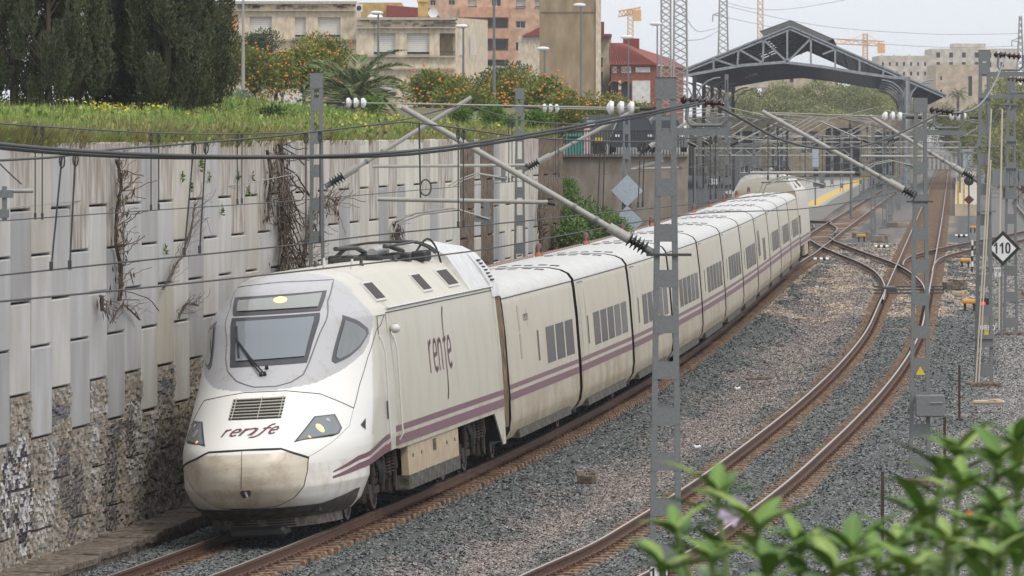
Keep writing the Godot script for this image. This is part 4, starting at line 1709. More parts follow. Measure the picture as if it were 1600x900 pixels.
	part("roof_cable", coach_parts.get_or_add("rc", rc.mesh()), M.copper_cable, body)
	for j in 1:
		var jh := MB.new()
		var x := -0.62 + j * 0.17
		jh.tube(spline([Vector3(x, 3.44, -12.7), Vector3(x, 3.62, -12.74), Vector3(x, 3.7, -12.95), Vector3(x, 3.62, -13.16), Vector3(x, 3.44, -13.2)], 0.08), 0.06, 8)
		part("jumper_hose", coach_parts.get_or_add("jh%d" % j, jh.mesh()), M.maroon, body)
		var jb := MB.new()
		for z in [-12.7, -13.2]:
			jb.lathe(Vector3(x, 3.42, z), Vector3.UP, [[0, 0.075], [0.13, 0.07], [0.13, 0.0]], 8)
		part("hose_socket", coach_parts.get_or_add("jb%d" % j, jb.mesh()), M.copper, body)

func cx_roof(x: float) -> float:
	var a := absf(x)
	for i in range(CSEC.size() - 1, 0, -1):
		if a <= CSEC[i - 1][1]:
			return lerpf(CSEC[i][0], CSEC[i - 1][0], (a - CSEC[i][1]) / (CSEC[i - 1][1] - CSEC[i][1]))
	return 3.2

func slab(mb: MB, sa: float, sb: float, za: float, zb: float, sg: int, off: float) -> void:
	var n := 4
	for i in n:
		var z0 := lerpf(za, zb, float(i) / n)
		var z1 := lerpf(za, zb, float(i + 1) / n)
		mb.face(Vector3(sg * (cx(z0) + off), z0, -sa), Vector3(sg * (cx(z0) + off), z0, -sb), Vector3(sg * (cx(z1) + off), z1, -sb), Vector3(sg * (cx(z1) + off), z1, -sa), Vector3(sg, 0.05, 0))
	for q in [[sa, 1.0], [sb, -1.0]]:
		mb.face(Vector3(sg * (cx(za) + off), za, -q[0]), Vector3(sg * (cx(zb) + off), zb, -q[0]), Vector3(sg * (cx(zb) - 0.03), zb, -q[0]), Vector3(sg * (cx(za) - 0.03), za, -q[0]), Vector3(0, 0, q[1]))

func window(body: Node, sa: float, sb: float, za: float, zb: float, np: int, sg: int, k: int) -> void:
	var key := "w%.1f_%.1f_%d_%d" % [sa, za, np, sg]
	var fm := MB.new()
	slab(fm, sa, sb, za, zb, sg, 0.004)
	var fo := part("window", coach_parts.get_or_add(key, fm.mesh()), M.window_frame, body)
	var g := 0.22 if np > 1 else 0.04
	var w := (sb - sa - g * (np - 1)) / np
	for i in np:
		var pm := MB.new()
		var a := sa + i * (w + g)
		slab(pm, a + 0.03, a + w - 0.03, za + 0.035, zb - 0.035, sg, 0.008)
		part("pane", coach_parts.get_or_add(key + "p%d" % i, pm.mesh()), [M.win_a, M.win_b, M.win_c][(i * 5 + k * 3 + i / 2) % 3], fo)

func build_rear(tr: Node3D) -> void:
	var s0 := 20.55 + 13.14 * 11
	var t := chord(s0, s0 + 16.0)
	var mb := MB.new()
	section_body(mb, [[1.05, 1.478], [1.3, 1.48], [2.0, 1.475], [2.7, 1.44], [3.32, 1.40], [3.42, 1.35], [3.93, 0.93], [4.03, 0.72], [4.09, 0.42], [4.11, 0.0]], [0.5, 4, 8, 12, 14.6], true)
	var body := MeshInstance3D.new()
	body.name = "power_car"
	body.set_meta("label", "rear power car")
	tr.add_child(body, true)
	body.transform = local(tr, t)
	body.mesh = mb.mesh()
	body.material_override = M.loco_side
	# its tapering cab beyond
	var cb := MB.new()
	var rows := []
	for i in 15:
		var e := i / 14.0
		var row := []
		for q in [[0.5, 1.38], [1.3, 1.48], [2.0, 1.475], [2.7, 1.44], [3.32, 1.40], [3.93, 0.93], [4.09, 0.42], [4.11, 0.0], [4.09, -0.42], [3.93, -0.93], [3.32, -1.40], [2.7, -1.44], [1.3, -1.48], [0.5, -1.38]]:
			var zz: float = q[0]
			var f := pow(e, 2.2)
			row.append(Vector3(q[1] * (1.0 - 0.55 * f), lerpf(zz, minf(zz, 0.5 + (zz - 0.5) * 0.45), f), -14.6 - 5.4 * e))
		rows.append(row)
	cb.sheet(rows, Vector3(0, 2, -16))
	part("cab", cb, M.loco_side, body)
	# hood over the coach end of the roof
	var rh := MB.new()
	section_body(rh, [[3.42, 1.37], [3.75, 1.2], [4.05, 1.02], [4.22, 0.8], [4.3, 0.4], [4.3, 0.0]], [0.6, 1.2, 2.2, 3.2], true)
	part("roof_hood", rh, M.white_paint, body)
	for q in [[1.34, 1.44], [1.12, 1.27]]:
		var sm := MB.new()
		sm.box(Vector3(1.483, (q[0] + q[1]) / 2, -7.4), Vector3(0.006, q[1] - q[0], 14.0))
		part("stripe", sm, M.stripe, body)
	for q in [[1.2, 3.0], [4.5, 6.0], [10.0, 11.5]]:
		var vm := MB.new()
		var nn := Vector3(0.51, 0.42, 0).normalized()
		var up := Vector3(-0.42, 0.51, 0).normalized()
		vm.box(Vector3(1.14, 3.675, -(q[0] + q[1]) / 2) + nn * 0.012, Vector3(q[1] - q[0], 0.36, 0.03), Basis(up.cross(nn), up, nn))
		part("roof_vent", vm, M.vent_mesh, body)
	var wd := MB.new()
	wd.box(Vector3(1.478, 1.98, -1.2), Vector3(0.02, 0.8, 1.3))
	part("side_window", wd, M.win_b, body)
	bogie(body, 3.0, 5.8, 1.0)
	bogie(body, 12.4, 15.2, 1.0)
	var ub := MB.new()
	ub.box(Vector3(0, 0.7, -8.0), Vector3(2.0, 0.6, 14.0))
	part("underframe", ub, M.black, body)
	var eb := MB.new()
	eb.cbox(Vector3(1.38, 0.8, -9.0), Vector3(0.14, 0.56, 4.8), 0.012)
	part("equipment_box", eb, M.tan_box, body)
	build_pantograph(body, 7.0, 4.12)

# ---------------------------------------------------------------- overhead line
func mast(label: String, base: Vector3, top: float, wt: float, wb: float, pitchm := 0.63, group := "catenary masts", plinth := true) -> Node3D:
	var o := thing("catenary_mast", label, "mast", base, group)
	var h := top - base.y
	var fw := minf(0.1, wt * 0.28)
	for s in [-1, 1]:
		var mb := MB.new()
		# channel leg: web and two flanges
		for f in [[0.0, 0.012, 0.13], [0.06, fw, 0.012], [-0.06, fw, 0.012]]:
			var a := Vector3(s * (wb / 2 - 0.02), 0, f[0])
			var b := Vector3(s * (wt / 2 - 0.02), h, f[0])
			if f[1] > 0.02:
				a.x -= s * fw * 0.4
				b.x -= s * fw * 0.4
			mb.bar(a, b, f[2], f[1], Vector3(1, 0, 0))
		part("leg", mb, M.galv, o)
	var y := 0.35
	var i := 0
	while y < h - 0.3:
		var w := lerpf(wb, wt, y / h) - 0.05
		for z in [-0.068, 0.068]:
			var mb := MB.new()
			mb.box(Vector3(0, y, z), Vector3(w, pitchm * 0.38, 0.008))
			part("batten", mb, M.galv, o)
		y += pitchm
	var cap := MB.new()
	cap.box(Vector3(0, h - 0.14, 0.07), Vector3(wt + 0.006, 0.30, 0.01))
	cap.box(Vector3(0, h - 0.14, -0.07), Vector3(wt + 0.006, 0.30, 0.01))
	cap.box(Vector3(0, h + 0.005, 0), Vector3(wt + 0.02, 0.012, 0.15))
	part("cap_plate", cap, M.galv, o)
	if plinth:
		var pl_ := MB.new()
		pl_.cbox(Vector3(0, -0.2, 0), Vector3(wb + 0.35, 0.5, 0.6), 0.03)
		part("plinth", pl_, M.slab_a, o)
	return o

func tubepart(called: String, o: Node3D, pts: Array, r: float, m: Material, sides := 7) -> void:
	var mb := MB.new()
	var l := []
	for p in pts:
		l.append(p - o.position)
	mb.tube(l, r, sides)
	part(called, mb, m, o)

func insulator(o: Node3D, a: Vector3, b: Vector3, r: float, n: int, m: Material) -> void:
	var mb := MB.new()
	var l := a.distance_to(b)
	var prof := [[0.0, r * 0.35]]
	for i in n:
		var t0 := l * (i + 0.1) / n
		prof.append_array([[t0, r * 0.4], [t0 + l / n * 0.35, r], [t0 + l / n * 0.5, r * 0.95], [t0 + l / n * 0.7, r * 0.4]])
	prof.append([l, r * 0.35])
	mb.lathe(a - o.position, b - a, prof, 10)
	part("insulator", mb, m, o)

func sleeve(o: Node3D, a: Vector3, b: Vector3, r: float, m: Material) -> void:
	var mb := MB.new()
	var l := a.distance_to(b)
	mb.lathe(a - o.position, b - a, [[0, 0], [0, r], [l, r], [l, 0]], 10)
	part("insulator_sleeve", mb, m, o)

func pp(l: Array, d: float) -> Array:
	var o := []
	for q in l:
		o.append(P(q[0], q[1], d if q.size() < 3 else q[2]))
	return o

func wire(called: String, label: String, l: Array, r: float, group := "", m: Material = null, drops := []) -> void:
	var pts := []
	for q in l:
		pts.append(P(q[0], q[1], q[2]))
	var o := thing(called, label, "wire", pts[0], group)
	var mb := MB.new()
	var sp := spline(pts, 1.5)
	var loc := []
	for p in sp:
		loc.append(p - o.position)
	mb.tube(loc, r, 5)
	part("conductor", mb, m if m else M.wire, o)
	for q in drops:
		var d: float = q[3]
		var dm := MB.new()
		dm.tube([P(q[0], q[1], d) - o.position, P(q[0] + (q[4] if q.size() > 4 else 0.0), q[2], d) - o.position], 0.009, 4)
		part("dropper", dm, M.wire, o)
		var k := d / F
		var cm := MB.new()
		cm.box(P(q[0] + (q[4] if q.size() > 4 else 0.0), q[2] - 4, d) - o.position, Vector3(0.035, 0.09, 0.035))
		part("clamp", cm, M.wire, o)
		var lp := MB.new()
		var ring := []
		for j in 9:
			var an := TAU * j / 8.0
			ring.append(P(q[0], q[1] + 8, d) - o.position + Vector3(cos(an) * 0.025, sin(an) * 0.07, 0))
		lp.tube(ring, 0.008, 4, false)
		part("dropper_loop", lp, M.wire, o)

func cantilever(o: Node3D, d: float, main: Array, horiz: Array, steady: Array, tie: Array, k := 1.0) -> void:
	# main: [mast end, tip]; insulator sits at the mast end
	var a := P(main[0][0], main[0][1], d)
	var b := P(main[1][0], main[1][1], d)
	var u := (b - a).normalized()
	var L := a.distance_to(b)
	sleeve(o, a, a + u * 0.16 * k, 0.055 * k, M.galv)
	insulator(o, a + u * 0.12 * k, a + u * 0.42 * k, 0.115 * k, 5, M.black_glaze)
	sleeve(o, a + u * 0.40 * k, a + u * 0.72 * k, 0.075 * k, M.galv_pale)
	tubepart("cantilever_tube", o, [a + u * 0.6 * k, b], 0.042 * k, M.galv_pale, 9)
	for t in [0.9, 1.25]:
		sleeve(o, a + u * t * k, a + u * (t + 0.05) * k, 0.056 * k, M.galv)
	if horiz:
		tubepart("registration_tube", o, pp(horiz, d), 0.03 * k, M.galv_pale, 8)
		var e := P(horiz[-1][0], horiz[-1][1], d)
		sleeve(o, e, e + u * -0.001 + (b - a).normalized() * 0.0 + Vector3(0.1 * k, -0.02, 0), 0.035 * k, M.dark_steel)
	if steady:
		var pts := pp(steady, d)
		tubepart("steady_arm", o, pts, 0.015 * k, M.galv_pale, 6)
		var p2 := []
		for q in pts:
			p2.append(q + Vector3(0.07 * k, -0.02 * k, 0.05))
		tubepart("steady_arm", o, p2, 0.015 * k, M.galv_pale, 6)
		var br := MB.new()
		var c: Vector3 = pts[-1]
		br.box(c - o.position + Vector3(0.03, 0.06 * k, 0), Vector3(0.09 * k, 0.30 * k, 0.06))
		br.box(c - o.position + Vector3(-0.02, -0.02, 0), Vector3(0.24 * k, 0.08 * k, 0.08))
		part("bracket", br, M.galv, o)
	if tie:
		var ta := P(tie[0][0], tie[0][1], d)
		var tb := P(tie[1][0], tie[1][1], d)
		tubepart("tie_rod", o, [ta, tb], 0.012 * k, M.galv_pale, 5)
		var w := (tb - ta).normalized()
		for i in 3:
			var c := ta + w * (0.38 + i * 0.14) * k
			var mb := MB.new()
			mb.lathe(c - o.position, w, [[0, 0.0], [0.0, 0.085 * k], [0.05 * k, 0.10 * k], [0.08 * k, 0.06 * k], [0.10 * k, 0.03 * k], [0.1 * k, 0]], 12)
			part("glass_disc", mb, M.porcelain, o)
		sleeve(o, ta, ta + w * 0.3 * k, 0.03 * k, M.dark_steel)

func feeder_insulator(o: Node3D, px: float, py: float, d: float, k := 1.0) -> void:
	# bracket arm at the mast top with a U frame that carries a ribbed horizontal insulator
	var s := F / d
	var c := P(px, py, d)
	insulator(o, c + Vector3(-0.34 * k, 0.02, 0), c + Vector3(0.26 * k, -0.04, 0), 0.085 * k, 6, M.brown_glaze)
	tubepart("insulator_frame", o, [c + Vector3(-0.24 * k, 0.0, 0.05), c + Vector3(-0.26 * k, -0.25 * k, 0.05), c + Vector3(-0.2 * k, -0.33 * k, 0.05), c + Vector3(0.22 * k, -0.33 * k, 0.05), c + Vector3(0.3 * k, -0.25 * k, 0.05), c + Vector3(0.3 * k, 0.0, 0.05)], 0.03 * k, M.galv, 6)
	var mb := MB.new()
	mb.box(c + Vector3(-0.12 * k, -0.42 * k, 0) - o.position, Vector3(0.95 * k, 0.1 * k, 0.1))
	part("bracket_arm", mb, M.galv, o)

func build_overhead() -> void:
	# near masts
	var A := mast("grey steel mast right of the curved track carrying a white 110 plate near its foot", G(1040, 975, -0.3), P(1049, 118, 78.0).y, 0.29, 0.49)
	var dA := -A.position.z
	cantilever(A, dA, [[1022, 396], [628, 167]], [[590, 311], [856, 316]], [[607, 362], [613, 347], [650, 333], [708, 325], [757, 340]], [[1034, 170], [642, 162]])
	var bandA := MB.new()
	bandA.box(P(1045, 398, dA) - A.position, Vector3(0.62, 0.035, 0.2))
	part("clamp_band", bandA, M.dark_steel, A)
	feeder_insulator(A, 1102, 158, dA)
	var plate := MB.new()
	plate.cbox(P(1031, 897, dA - 0.25) - A.position, Vector3(0.26, 0.2, 0.02), 0.004)
	var plo := part("number_plate", plate, M.sign_white, A)
	text("110", 0.13, P(1031, 895, dA - 0.25) - A.position + Vector3(0, 0, 0.014), plo, A, M.black)
	var lk := MB.new()
	var ring := []
	for j in 17:
		var an := TAU * j / 16.0
		ring.append(P(665, 293, dA) - A.position + Vector3(cos(an) * 0.075, sin(an) * 0.11, 0))
	lk.tube(ring, 0.011, 5, false)
	part("jumper_loop", lk, M.wire, A)
	tubepart("hanger_rod", A, [P(655, 190, dA), P(657, 310, dA)], 0.013, M.wire)
	var B := mast("grey steel mast with a small grey cabinet and a yellow warning triangle on it", G(1437, 752, -0.3), P(1450, 150, 109.3).y, 0.26, 0.45)
	var dB := -B.position.z
	cantilever(B, dB, [[1440, 312], [1191, 174]], [[1172, 270], [1336, 270]], [[1186, 302], [1191, 287], [1222, 276], [1240, 276], [1282, 287]], [[1440, 184], [1200, 176]])
	feeder_insulator(B, 1480, 173, dB)
	var cab := MB.new()
	cab.cbox(P(1453, 634, dB - 0.2) - B.position, Vector3(0.56, 0.42, 0.22), 0.02)
	var cabo := part("cabinet", cab, M.galv, B)
	var ch := MB.new()
	ch.box(P(1463, 629, dB - 0.33) - B.position, Vector3(0.24, 0.02, 0.02))
	part("handle", ch, M.galv_pale, cabo)
	var tri_ := MB.new()
	var tc := P(1438, 580, dB - 0.1) - B.position
	tri_.prism([Vector2(-0.09, -0.07), Vector2(0.09, -0.07), Vector2(0, 0.1)], tc, Vector3.RIGHT, Vector3.UP, Vector3(0, 0, 0.01))
	part("warning_triangle", tri_, M.yellow, B)
	var bandB := MB.new()
	bandB.box(P(1437, 315, dB) - B.position, Vector3(0.5, 0.03, 0.18))
	part("clamp_band", bandB, M.dark_steel, B)
	var C := mast("tall grey mast with white conduits beside the red dwarf signal", G(1537, 600, -0.35), P(1562, 74, 152.0).y, 0.30, 0.52, 0.8)
	var dC := -C.position.z
	feeder_insulator(C, 1577, 86, dC, 1.2)
	cantilever(C, dC, [[1528, 283], [1359, 181]], [[1345, 244], [1462, 245]], [[1350, 264], [1362, 256], [1390, 250], [1424, 258]], [[1535, 184], [1405, 178]], 1.15)
	for q in [[[1524, 606], [1534, 440], [1545, 250], [1549, 170]], [[1529, 600], [1538, 440], [1548, 250]]]:
		tubepart("conduit", C, pp(q, dC - 0.2), 0.022, M.cream_pipe)
	var ft := MB.new()
	ft.cbox(P(1521, 618, dC - 0.3) - C.position, Vector3(0.2, 0.42, 0.2), 0.03)
	part("conduit_foot", ft, M.tan_box, C)
	for y in [152, 228, 330, 528, 541]:
		var wd := MB.new()
		wd.box(P(1545 - y * 0.012, y, dC) - C.position, Vector3(0.5, 0.05, 0.26))
		part("collar", wd, M.galv, C)
	var E := mast("grey mast behind the tall conduit mast, beside the diamond 110 sign", G(1579, 521, -0.35), P(1574, 120, 188.0).y, 0.28, 0.5, 0.85)
	var dE := -E.position.z
	feeder_insulator(E, 1594, 124, dE, 1.3)
	tubepart("conduit", E, pp([[1561, 515], [1562, 380], [1566, 170]], dE - 0.3), 0.03, M.cream_pipe)
	for y in [163, 220, 262, 310]:
		var wd := MB.new()
		wd.box(P(1577, y, dE) - E.position, Vector3(0.55, 0.05, 0.28))
		part("collar", wd, M.galv, E)
	# left-hand masts against the wall
	var W := mast("grey mast standing close to the panel wall behind the front power car", Vector3(P(495, 400, 113).x, -0.3, -113), P(497, 114, 113).y, 0.24, 0.42)
	cantilever(W, 113.0, [[508, 292], [737, 152]], [[583, 260], [820, 258]], [[700, 291], [716, 281], [745, 270], [784, 277]], [[510, 160], [718, 163]])
	var V := mast("grey mast in front of the brown stained end of the panel wall", Vector3(P(812, 400, 149).x, -0.3, -149), P(813, 137, 149).y, 0.22, 0.4, 0.7)
	cantilever(V, 149.0, [[817, 266], [990, 173]], [], [], [[822, 168], [948, 171]], 1.1)
	var U := mast("grey mast carrying two diamond boards behind the train", Vector3(P(979, 400, 190).x, -0.2, -190), P(979, 160, 190).y, 0.24, 0.42, 0.8)
	cantilever(U, 190.0, [[996, 242], [1075, 190]], [[985, 264], [1060, 262]], [[985, 264], [1010, 256], [1032, 251]], [], 1.2)
	for y in [298, 346]:
		var s := 190.0 / F
		var mb := MB.new()
		var r := 25.0 * s
		mb.prism([Vector2(r, 0), Vector2(0, r), Vector2(-r, 0), Vector2(0, -r)], P(980, y, 189.7) - U.position, Vector3.RIGHT, Vector3.UP, Vector3(0, 0, 0.02))
		part("diamond_board", mb, M.board_blue, U)
	# wires
	wire("feeder_cable", "thick black feeder cable sagging across in front of the panel wall", [[-60, 217, 46], [0, 225, 48], [200, 240, 53], [420, 245, 58], [640, 236, 64], [800, 214, 69], [950, 187, 73.5], [1090, 160, 78]], 0.017, "feeder cables", M.cable)
	wire("feeder_cable", "second black feeder cable twisted close below the first across the panel wall", [[-60, 223, 46.2], [0, 231, 48.2], [200, 245, 53.2], [420, 246, 58.2], [640, 241, 64.2], [800, 219, 69.2], [950, 192, 73.7], [1100, 161, 78.1]], 0.017, "feeder cables", M.cable)
	wire("feeder_cable", "black feeder cable hanging between the two nearest steel masts", [[1122, 166, 78], [1165, 189, 83], [1210, 214, 88], [1260, 229, 93], [1310, 232, 98], [1370, 222, 103], [1425, 199, 107], [1470, 176, 109.5]], 0.02, "feeder cables", M.cable)
	wire("feeder_cable", "grey feeder cable rising from the cabinet mast to the tall conduit mast", [[1490, 176, 110], [1515, 173, 120], [1538, 156, 132], [1556, 126, 142], [1572, 88, 150.5]], 0.02, "feeder cables", M.galv)
	wire("messenger_wire", "messenger wire of the train's track passing above the panel wall with paired droppers", [[-60, 189, 77], [0, 193, 80], [150, 203, 87], [260, 208, 93], [420, 208, 103], [520, 203, 108], [640, 185, 111], [715, 165, 113]], 0.012, "", M.wire,
		[[55, 196, 342, 83], [66, 197, 342, 83.5], [236, 208, 328, 92], [248, 208, 327, 92.6], [371, 208, 319, 100], [378, 208, 318, 100.5]])
	wire("messenger_wire", "messenger wire of the curved track rising to the near cantilever tip", [[-40, 252, 52], [80, 246, 56], [160, 235, 60], [300, 224, 66], [420, 214, 70], [540, 200, 74.5], [633, 190, 78]], 0.012, "", M.wire,
		[[97, 243, 420, 57, -17], [118, 241, 418, 58, -9], [303, 224, 397, 66, -15], [322, 223, 394, 67, -10], [478, 208, 380, 72, 0], [500, 206, 378, 73, 0]])
	wire("messenger_wire", "messenger wire between the near cantilever and the cabinet mast", [[633, 190, 78], [700, 198, 80.5], [800, 212, 84], [900, 219, 88.5], [1032, 220, 96], [1140, 204, 103], [1195, 184, 108]], 0.012, "", M.wire,
		[[716, 202, 355, 81], [724, 203, 354, 81.4], [938, 222, 331, 90, -4], [945, 222, 330, 90.5, -3], [1001, 222, 324, 94, -4], [1007, 222, 323, 94.4, -3], [1110, 212, 312, 100], [1118, 210, 311, 100.5]])
	wire("messenger_wire", "thin messenger wire from the wall mast to the stained wall end", [[735, 165, 113], [800, 185, 122], [860, 192, 131], [930, 192, 140], [985, 178, 149]], 0.012, "", M.wire,
		[[795, 186, 285, 121], [800, 187, 284, 122], [868, 193, 277, 132], [873, 193, 277, 133]])
	wire("contact_wire", "contact wire running over the train against the panel wall", [[-60, 349, 77], [0, 345, 80], [200, 331, 91], [400, 318, 103], [653, 297, 125], [813, 283, 142], [1000, 268, 170], [1160, 256, 210], [1300, 246, 290]], 0.009)
	wire("guy_wire", "thin pale guy wire slanting up to the wall mast", [[-60, 332, 82], [0, 326, 85], [200, 305, 98], [420, 280, 110], [487, 266, 113]], 0.008, "", M.galv_pale)
	wire("contact_wire", "upper of the two contact wires over the curved track", [[-60, 436, 59], [0, 430, 61], [210, 408, 66.5], [420, 387, 72], [607, 365, 78], [760, 351, 84], [900, 337, 92], [1050, 322, 105], [1200, 304, 130], [1330, 286, 160], [1400, 268, 210]], 0.010)
	wire("contact_wire", "lower contact wire over the curved track that lifts away to the tall conduit mast", [[-60, 477, 50], [0, 471, 52], [210, 451, 59], [420, 429, 66], [650, 403, 75], [733, 393, 79], [900, 364, 88], [960, 353, 92], [1071, 336, 100], [1280, 323, 118], [1380, 305, 127], [1457, 279, 136], [1503, 252, 142], [1559, 177, 152]], 0.010)
	var arm := thing("cantilever_arm", "end of a grey cantilever arm with a hanging bracket reaching in over the wall panels", "cantilever", P(-20, 298, 62))
	tubepart("registration_tube", arm, pp([[-40, 299], [52, 298]], 62), 0.022, M.galv_pale)
	tubepart("steady_arm", arm, pp([[-20, 236], [14, 270], [34, 288]], 62), 0.008, M.wire)
	var arb := MB.new()
	arb.box(P(7, 318, 62) - arm.position, Vector3(0.05, 0.36, 0.05)); arb.box(P(7, 303, 62) - arm.position, Vector3(0.18, 0.08, 0.08)); arb.box(P(6, 334, 62) - arm.position, Vector3(0.11, 0.09, 0.07))
	part("bracket", arb, M.galv, arm)
	# station throat: masts, cantilevers and wires beyond the crossover
	rng.seed = 61
	var back := [[1094, 205, 330, 300], [1112, 175, 318, 330], [1120, 185, 322, 345], [1135, 116, 325, 310], [1141, 190, 300, 430], [1178, 195, 305, 420], [1200, 190, 300, 440], [1212, 198, 292, 470], [1236, 185, 298, 480], [1364, 193, 371, 340], [1382, 196, 352, 380], [1391, 198, 345, 400], [1404, 196, 330, 460], [1345, 200, 285, 560], [1330, 202, 280, 600], [1300, 200, 280, 560], [1420, 120, 300, 560], [1497, 205, 290, 600], [1517, 208, 285, 640], [1103, 200, 300, 390], [1128, 205, 296, 440], [1158, 200, 300, 455], [1188, 204, 290, 520], [1225, 204, 285, 560], [1262, 206, 280, 600], [1315, 206, 282, 520]]
	var notes := ["by the yellow platform edge", "beside the platform end", "behind the dark switch room", "rising above the shed eaves", "left of the rear power car", "beyond the rear power car", "near the white cabinet", "at the platform fence", "behind the platform lamps", "carrying a small white plate", "next to the plated mast", "third in the row on the concrete blocks", "last in the row on the concrete blocks", "deep inside the station", "by the cream station wall", "before the dark station doorway", "at the shed column", "right of the distant track", "near the stop boards", "beside the number board", "left of the dark cabin", "against the dark cabin", "right of the dark cabin", "over the middle platform", "behind the blue signal board", "by the yellow line's far end"]
	for i in back.size():
		var q: Array = back[i]
		var d := D(q[2], 0.0) if q[3] == 0 else float(q[3])
		var b := P(q[0], q[2], d)
		b.y = gz(d) - 0.2
		var m := mast("slim grey station mast " + notes[i], b, P(q[0], q[1], d).y, 0.2, 0.34, 1.1, "station throat masts", i in [9, 10, 11])
		var up := rng.randf_range(0.5, 0.9)
		var reach := rng.randf_range(2.6, 3.4) * (1 if rng.randf() < 0.6 else -1)
		var y0 := b.y + 5.4
		tubepart("cantilever_tube", m, [Vector3(b.x, y0, b.z), Vector3(b.x + reach, y0 + 1.5 * up + 0.6, b.z)], 0.045, M.galv_pale)
		tubepart("registration_tube", m, [Vector3(b.x + reach * 0.25, y0 + 0.45, b.z), Vector3(b.x + reach * 1.05, y0 + 0.3, b.z)], 0.035, M.galv_pale)
		tubepart("tie_rod", m, [Vector3(b.x, y0 + 2.1, b.z), Vector3(b.x + reach * 0.95, y0 + 1.5 * up + 0.6, b.z)], 0.025, M.galv_pale)
		sleeve(m, Vector3(b.x + signf(reach) * 0.2, y0 + 0.12, b.z), Vector3(b.x + signf(reach) * 0.6, y0 + 0.3, b.z), 0.1, M.black_glaze)
	# cross-span beams over the station tracks
	for q in [[1085, 1330, 243, 420, "pale lattice beam spanning the platform tracks beyond the rear power car"], [1180, 1500, 231, 520, "long grey beam spanning all station tracks before the shed"], [1350, 1530, 238, 600, "short grey beam over the distant right-hand tracks"]]:
		var a := P(q[0], q[2], q[3])
		var b := P(q[1], q[2], q[3])
		var o := thing("signal_gantry", q[4], "gantry", Vector3(a.x, gz(q[3]), a.z))
		for y in [0.0, 0.5]:
			tubepart("chord", o, [a + Vector3(0, y, 0), b + Vector3(0, y, 0)], 0.05, M.galv_pale)
		var n := 16
		for i in n:
			var t0 := a.lerp(b, float(i) / n)
			var t1 := a.lerp(b, float(i + 1) / n)
			tubepart("brace", o, [t0 + Vector3(0, 0.5 * (i % 2), 0), t1 + Vector3(0, 0.5 * (1 - i % 2), 0)], 0.028, M.galv_pale, 4)
		for p in [a, b]:
			tubepart("leg", o, [Vector3(p.x, gz(q[3]) - 0.2, p.z), p + Vector3(0, 0.5, 0)], 0.11, M.galv, 6)
	var nw := 0
	for q in [[[1100, 245, 300], [1180, 222, 360], [1290, 206, 480], [1385, 200, 620]], [[1060, 222, 250], [1150, 214, 330], [1290, 214, 480], [1400, 206, 640]], [[1190, 186, 108], [1240, 206, 140], [1330, 214, 220], [1410, 212, 380], [1460, 214, 620]], [[1310, 184, 150], [1400, 204, 230], [1455, 208, 400], [1480, 212, 640]], [[1230, 240, 300], [1330, 224, 420], [1440, 222, 640]], [[1345, 248, 210], [1420, 236, 330], [1465, 228, 620]], [[1600, 240, 210], [1560, 226, 300], [1500, 220, 500], [1480, 218, 700]], [[1600, 270, 190], [1555, 250, 260], [1500, 236, 480], [1485, 228, 700]]]:
		nw += 1
		var spot: String = ["along the left platform", "left of the middle platform", "over the curved track towards the shed", "from the tall conduit mast inwards", "above the rear power car", "over the distant straight track", "over the far right siding, upper", "over the far right siding, lower"][nw - 1]
		var dr := []
		for i in q.size() - 1:
			for t in [0.2, 0.5, 0.8]:
				var u: float = 1.0 / lerpf(1.0 / q[i][2], 1.0 / q[i + 1][2], t)
				var x := lerpf(q[i][0], q[i + 1][0], t)
				var y := lerpf(q[i][1], q[i + 1][1], t) + 1.0
				dr.append([x, y, y + 1.1 * F / u, u])
		wire("messenger_wire", "station catenary wire " + spot, q, 0.014, "station wires", M.wire, dr)
		var low := []
		for e in q:
			low.append([e[0], e[1] + 1.15 * F / e[2], e[2]])
		wire("contact_wire", "station contact wire " + spot, low, 0.012, "station wires", M.wire)

func text(s: String, size: float, at: Vector3, parent: Node, thing_: Node3D, m: Material, called := "lettering", sx := 1.0) -> void:
	var t := TextMesh.new()
	var f := SystemFont.new()
	f.font_names = PackedStringArray(["Droid Sans"])
	f.font_weight = 700
	t.font = f
	t.text = s
	t.font_size = 64
	t.pixel_size = size / 64.0 * 1.35
	t.depth = 0.004
	var o := part(called, t, m, parent, at)
	o.scale = Vector3(sx, 1, 1)

# ---------------------------------------------------------------- vegetation
func leaf(mb: MB, p: Vector3, dir: Vector3, l: float, w: float, c: Color, r: RandomNumberGenerator) -> void:
	mb.col = c
	var side := dir.cross(Vector3(r.randf_range(-1, 1), r.randf_range(-1, 1), r.randf_range(-1, 1))).normalized()
	var n := dir.cross(side).normalized()
	var k := mb.v.size()
	mb.vert(p, n); mb.vert(p + dir * l * 0.5 + side * w * 0.5, n); mb.vert(p + dir * l, n); mb.vert(p + dir * l * 0.5 - side * w * 0.5, n)
	mb.ix.append_array(PackedInt32Array([k, k + 1, k + 2, k, k + 2, k + 3]))

func rdir(r: RandomNumberGenerator) -> Vector3:
	var z := r.randf_range(-1, 1)
	var a := r.randf() * TAU
	var q := sqrt(1 - z * z)
	return Vector3(q * cos(a), z, q * sin(a))

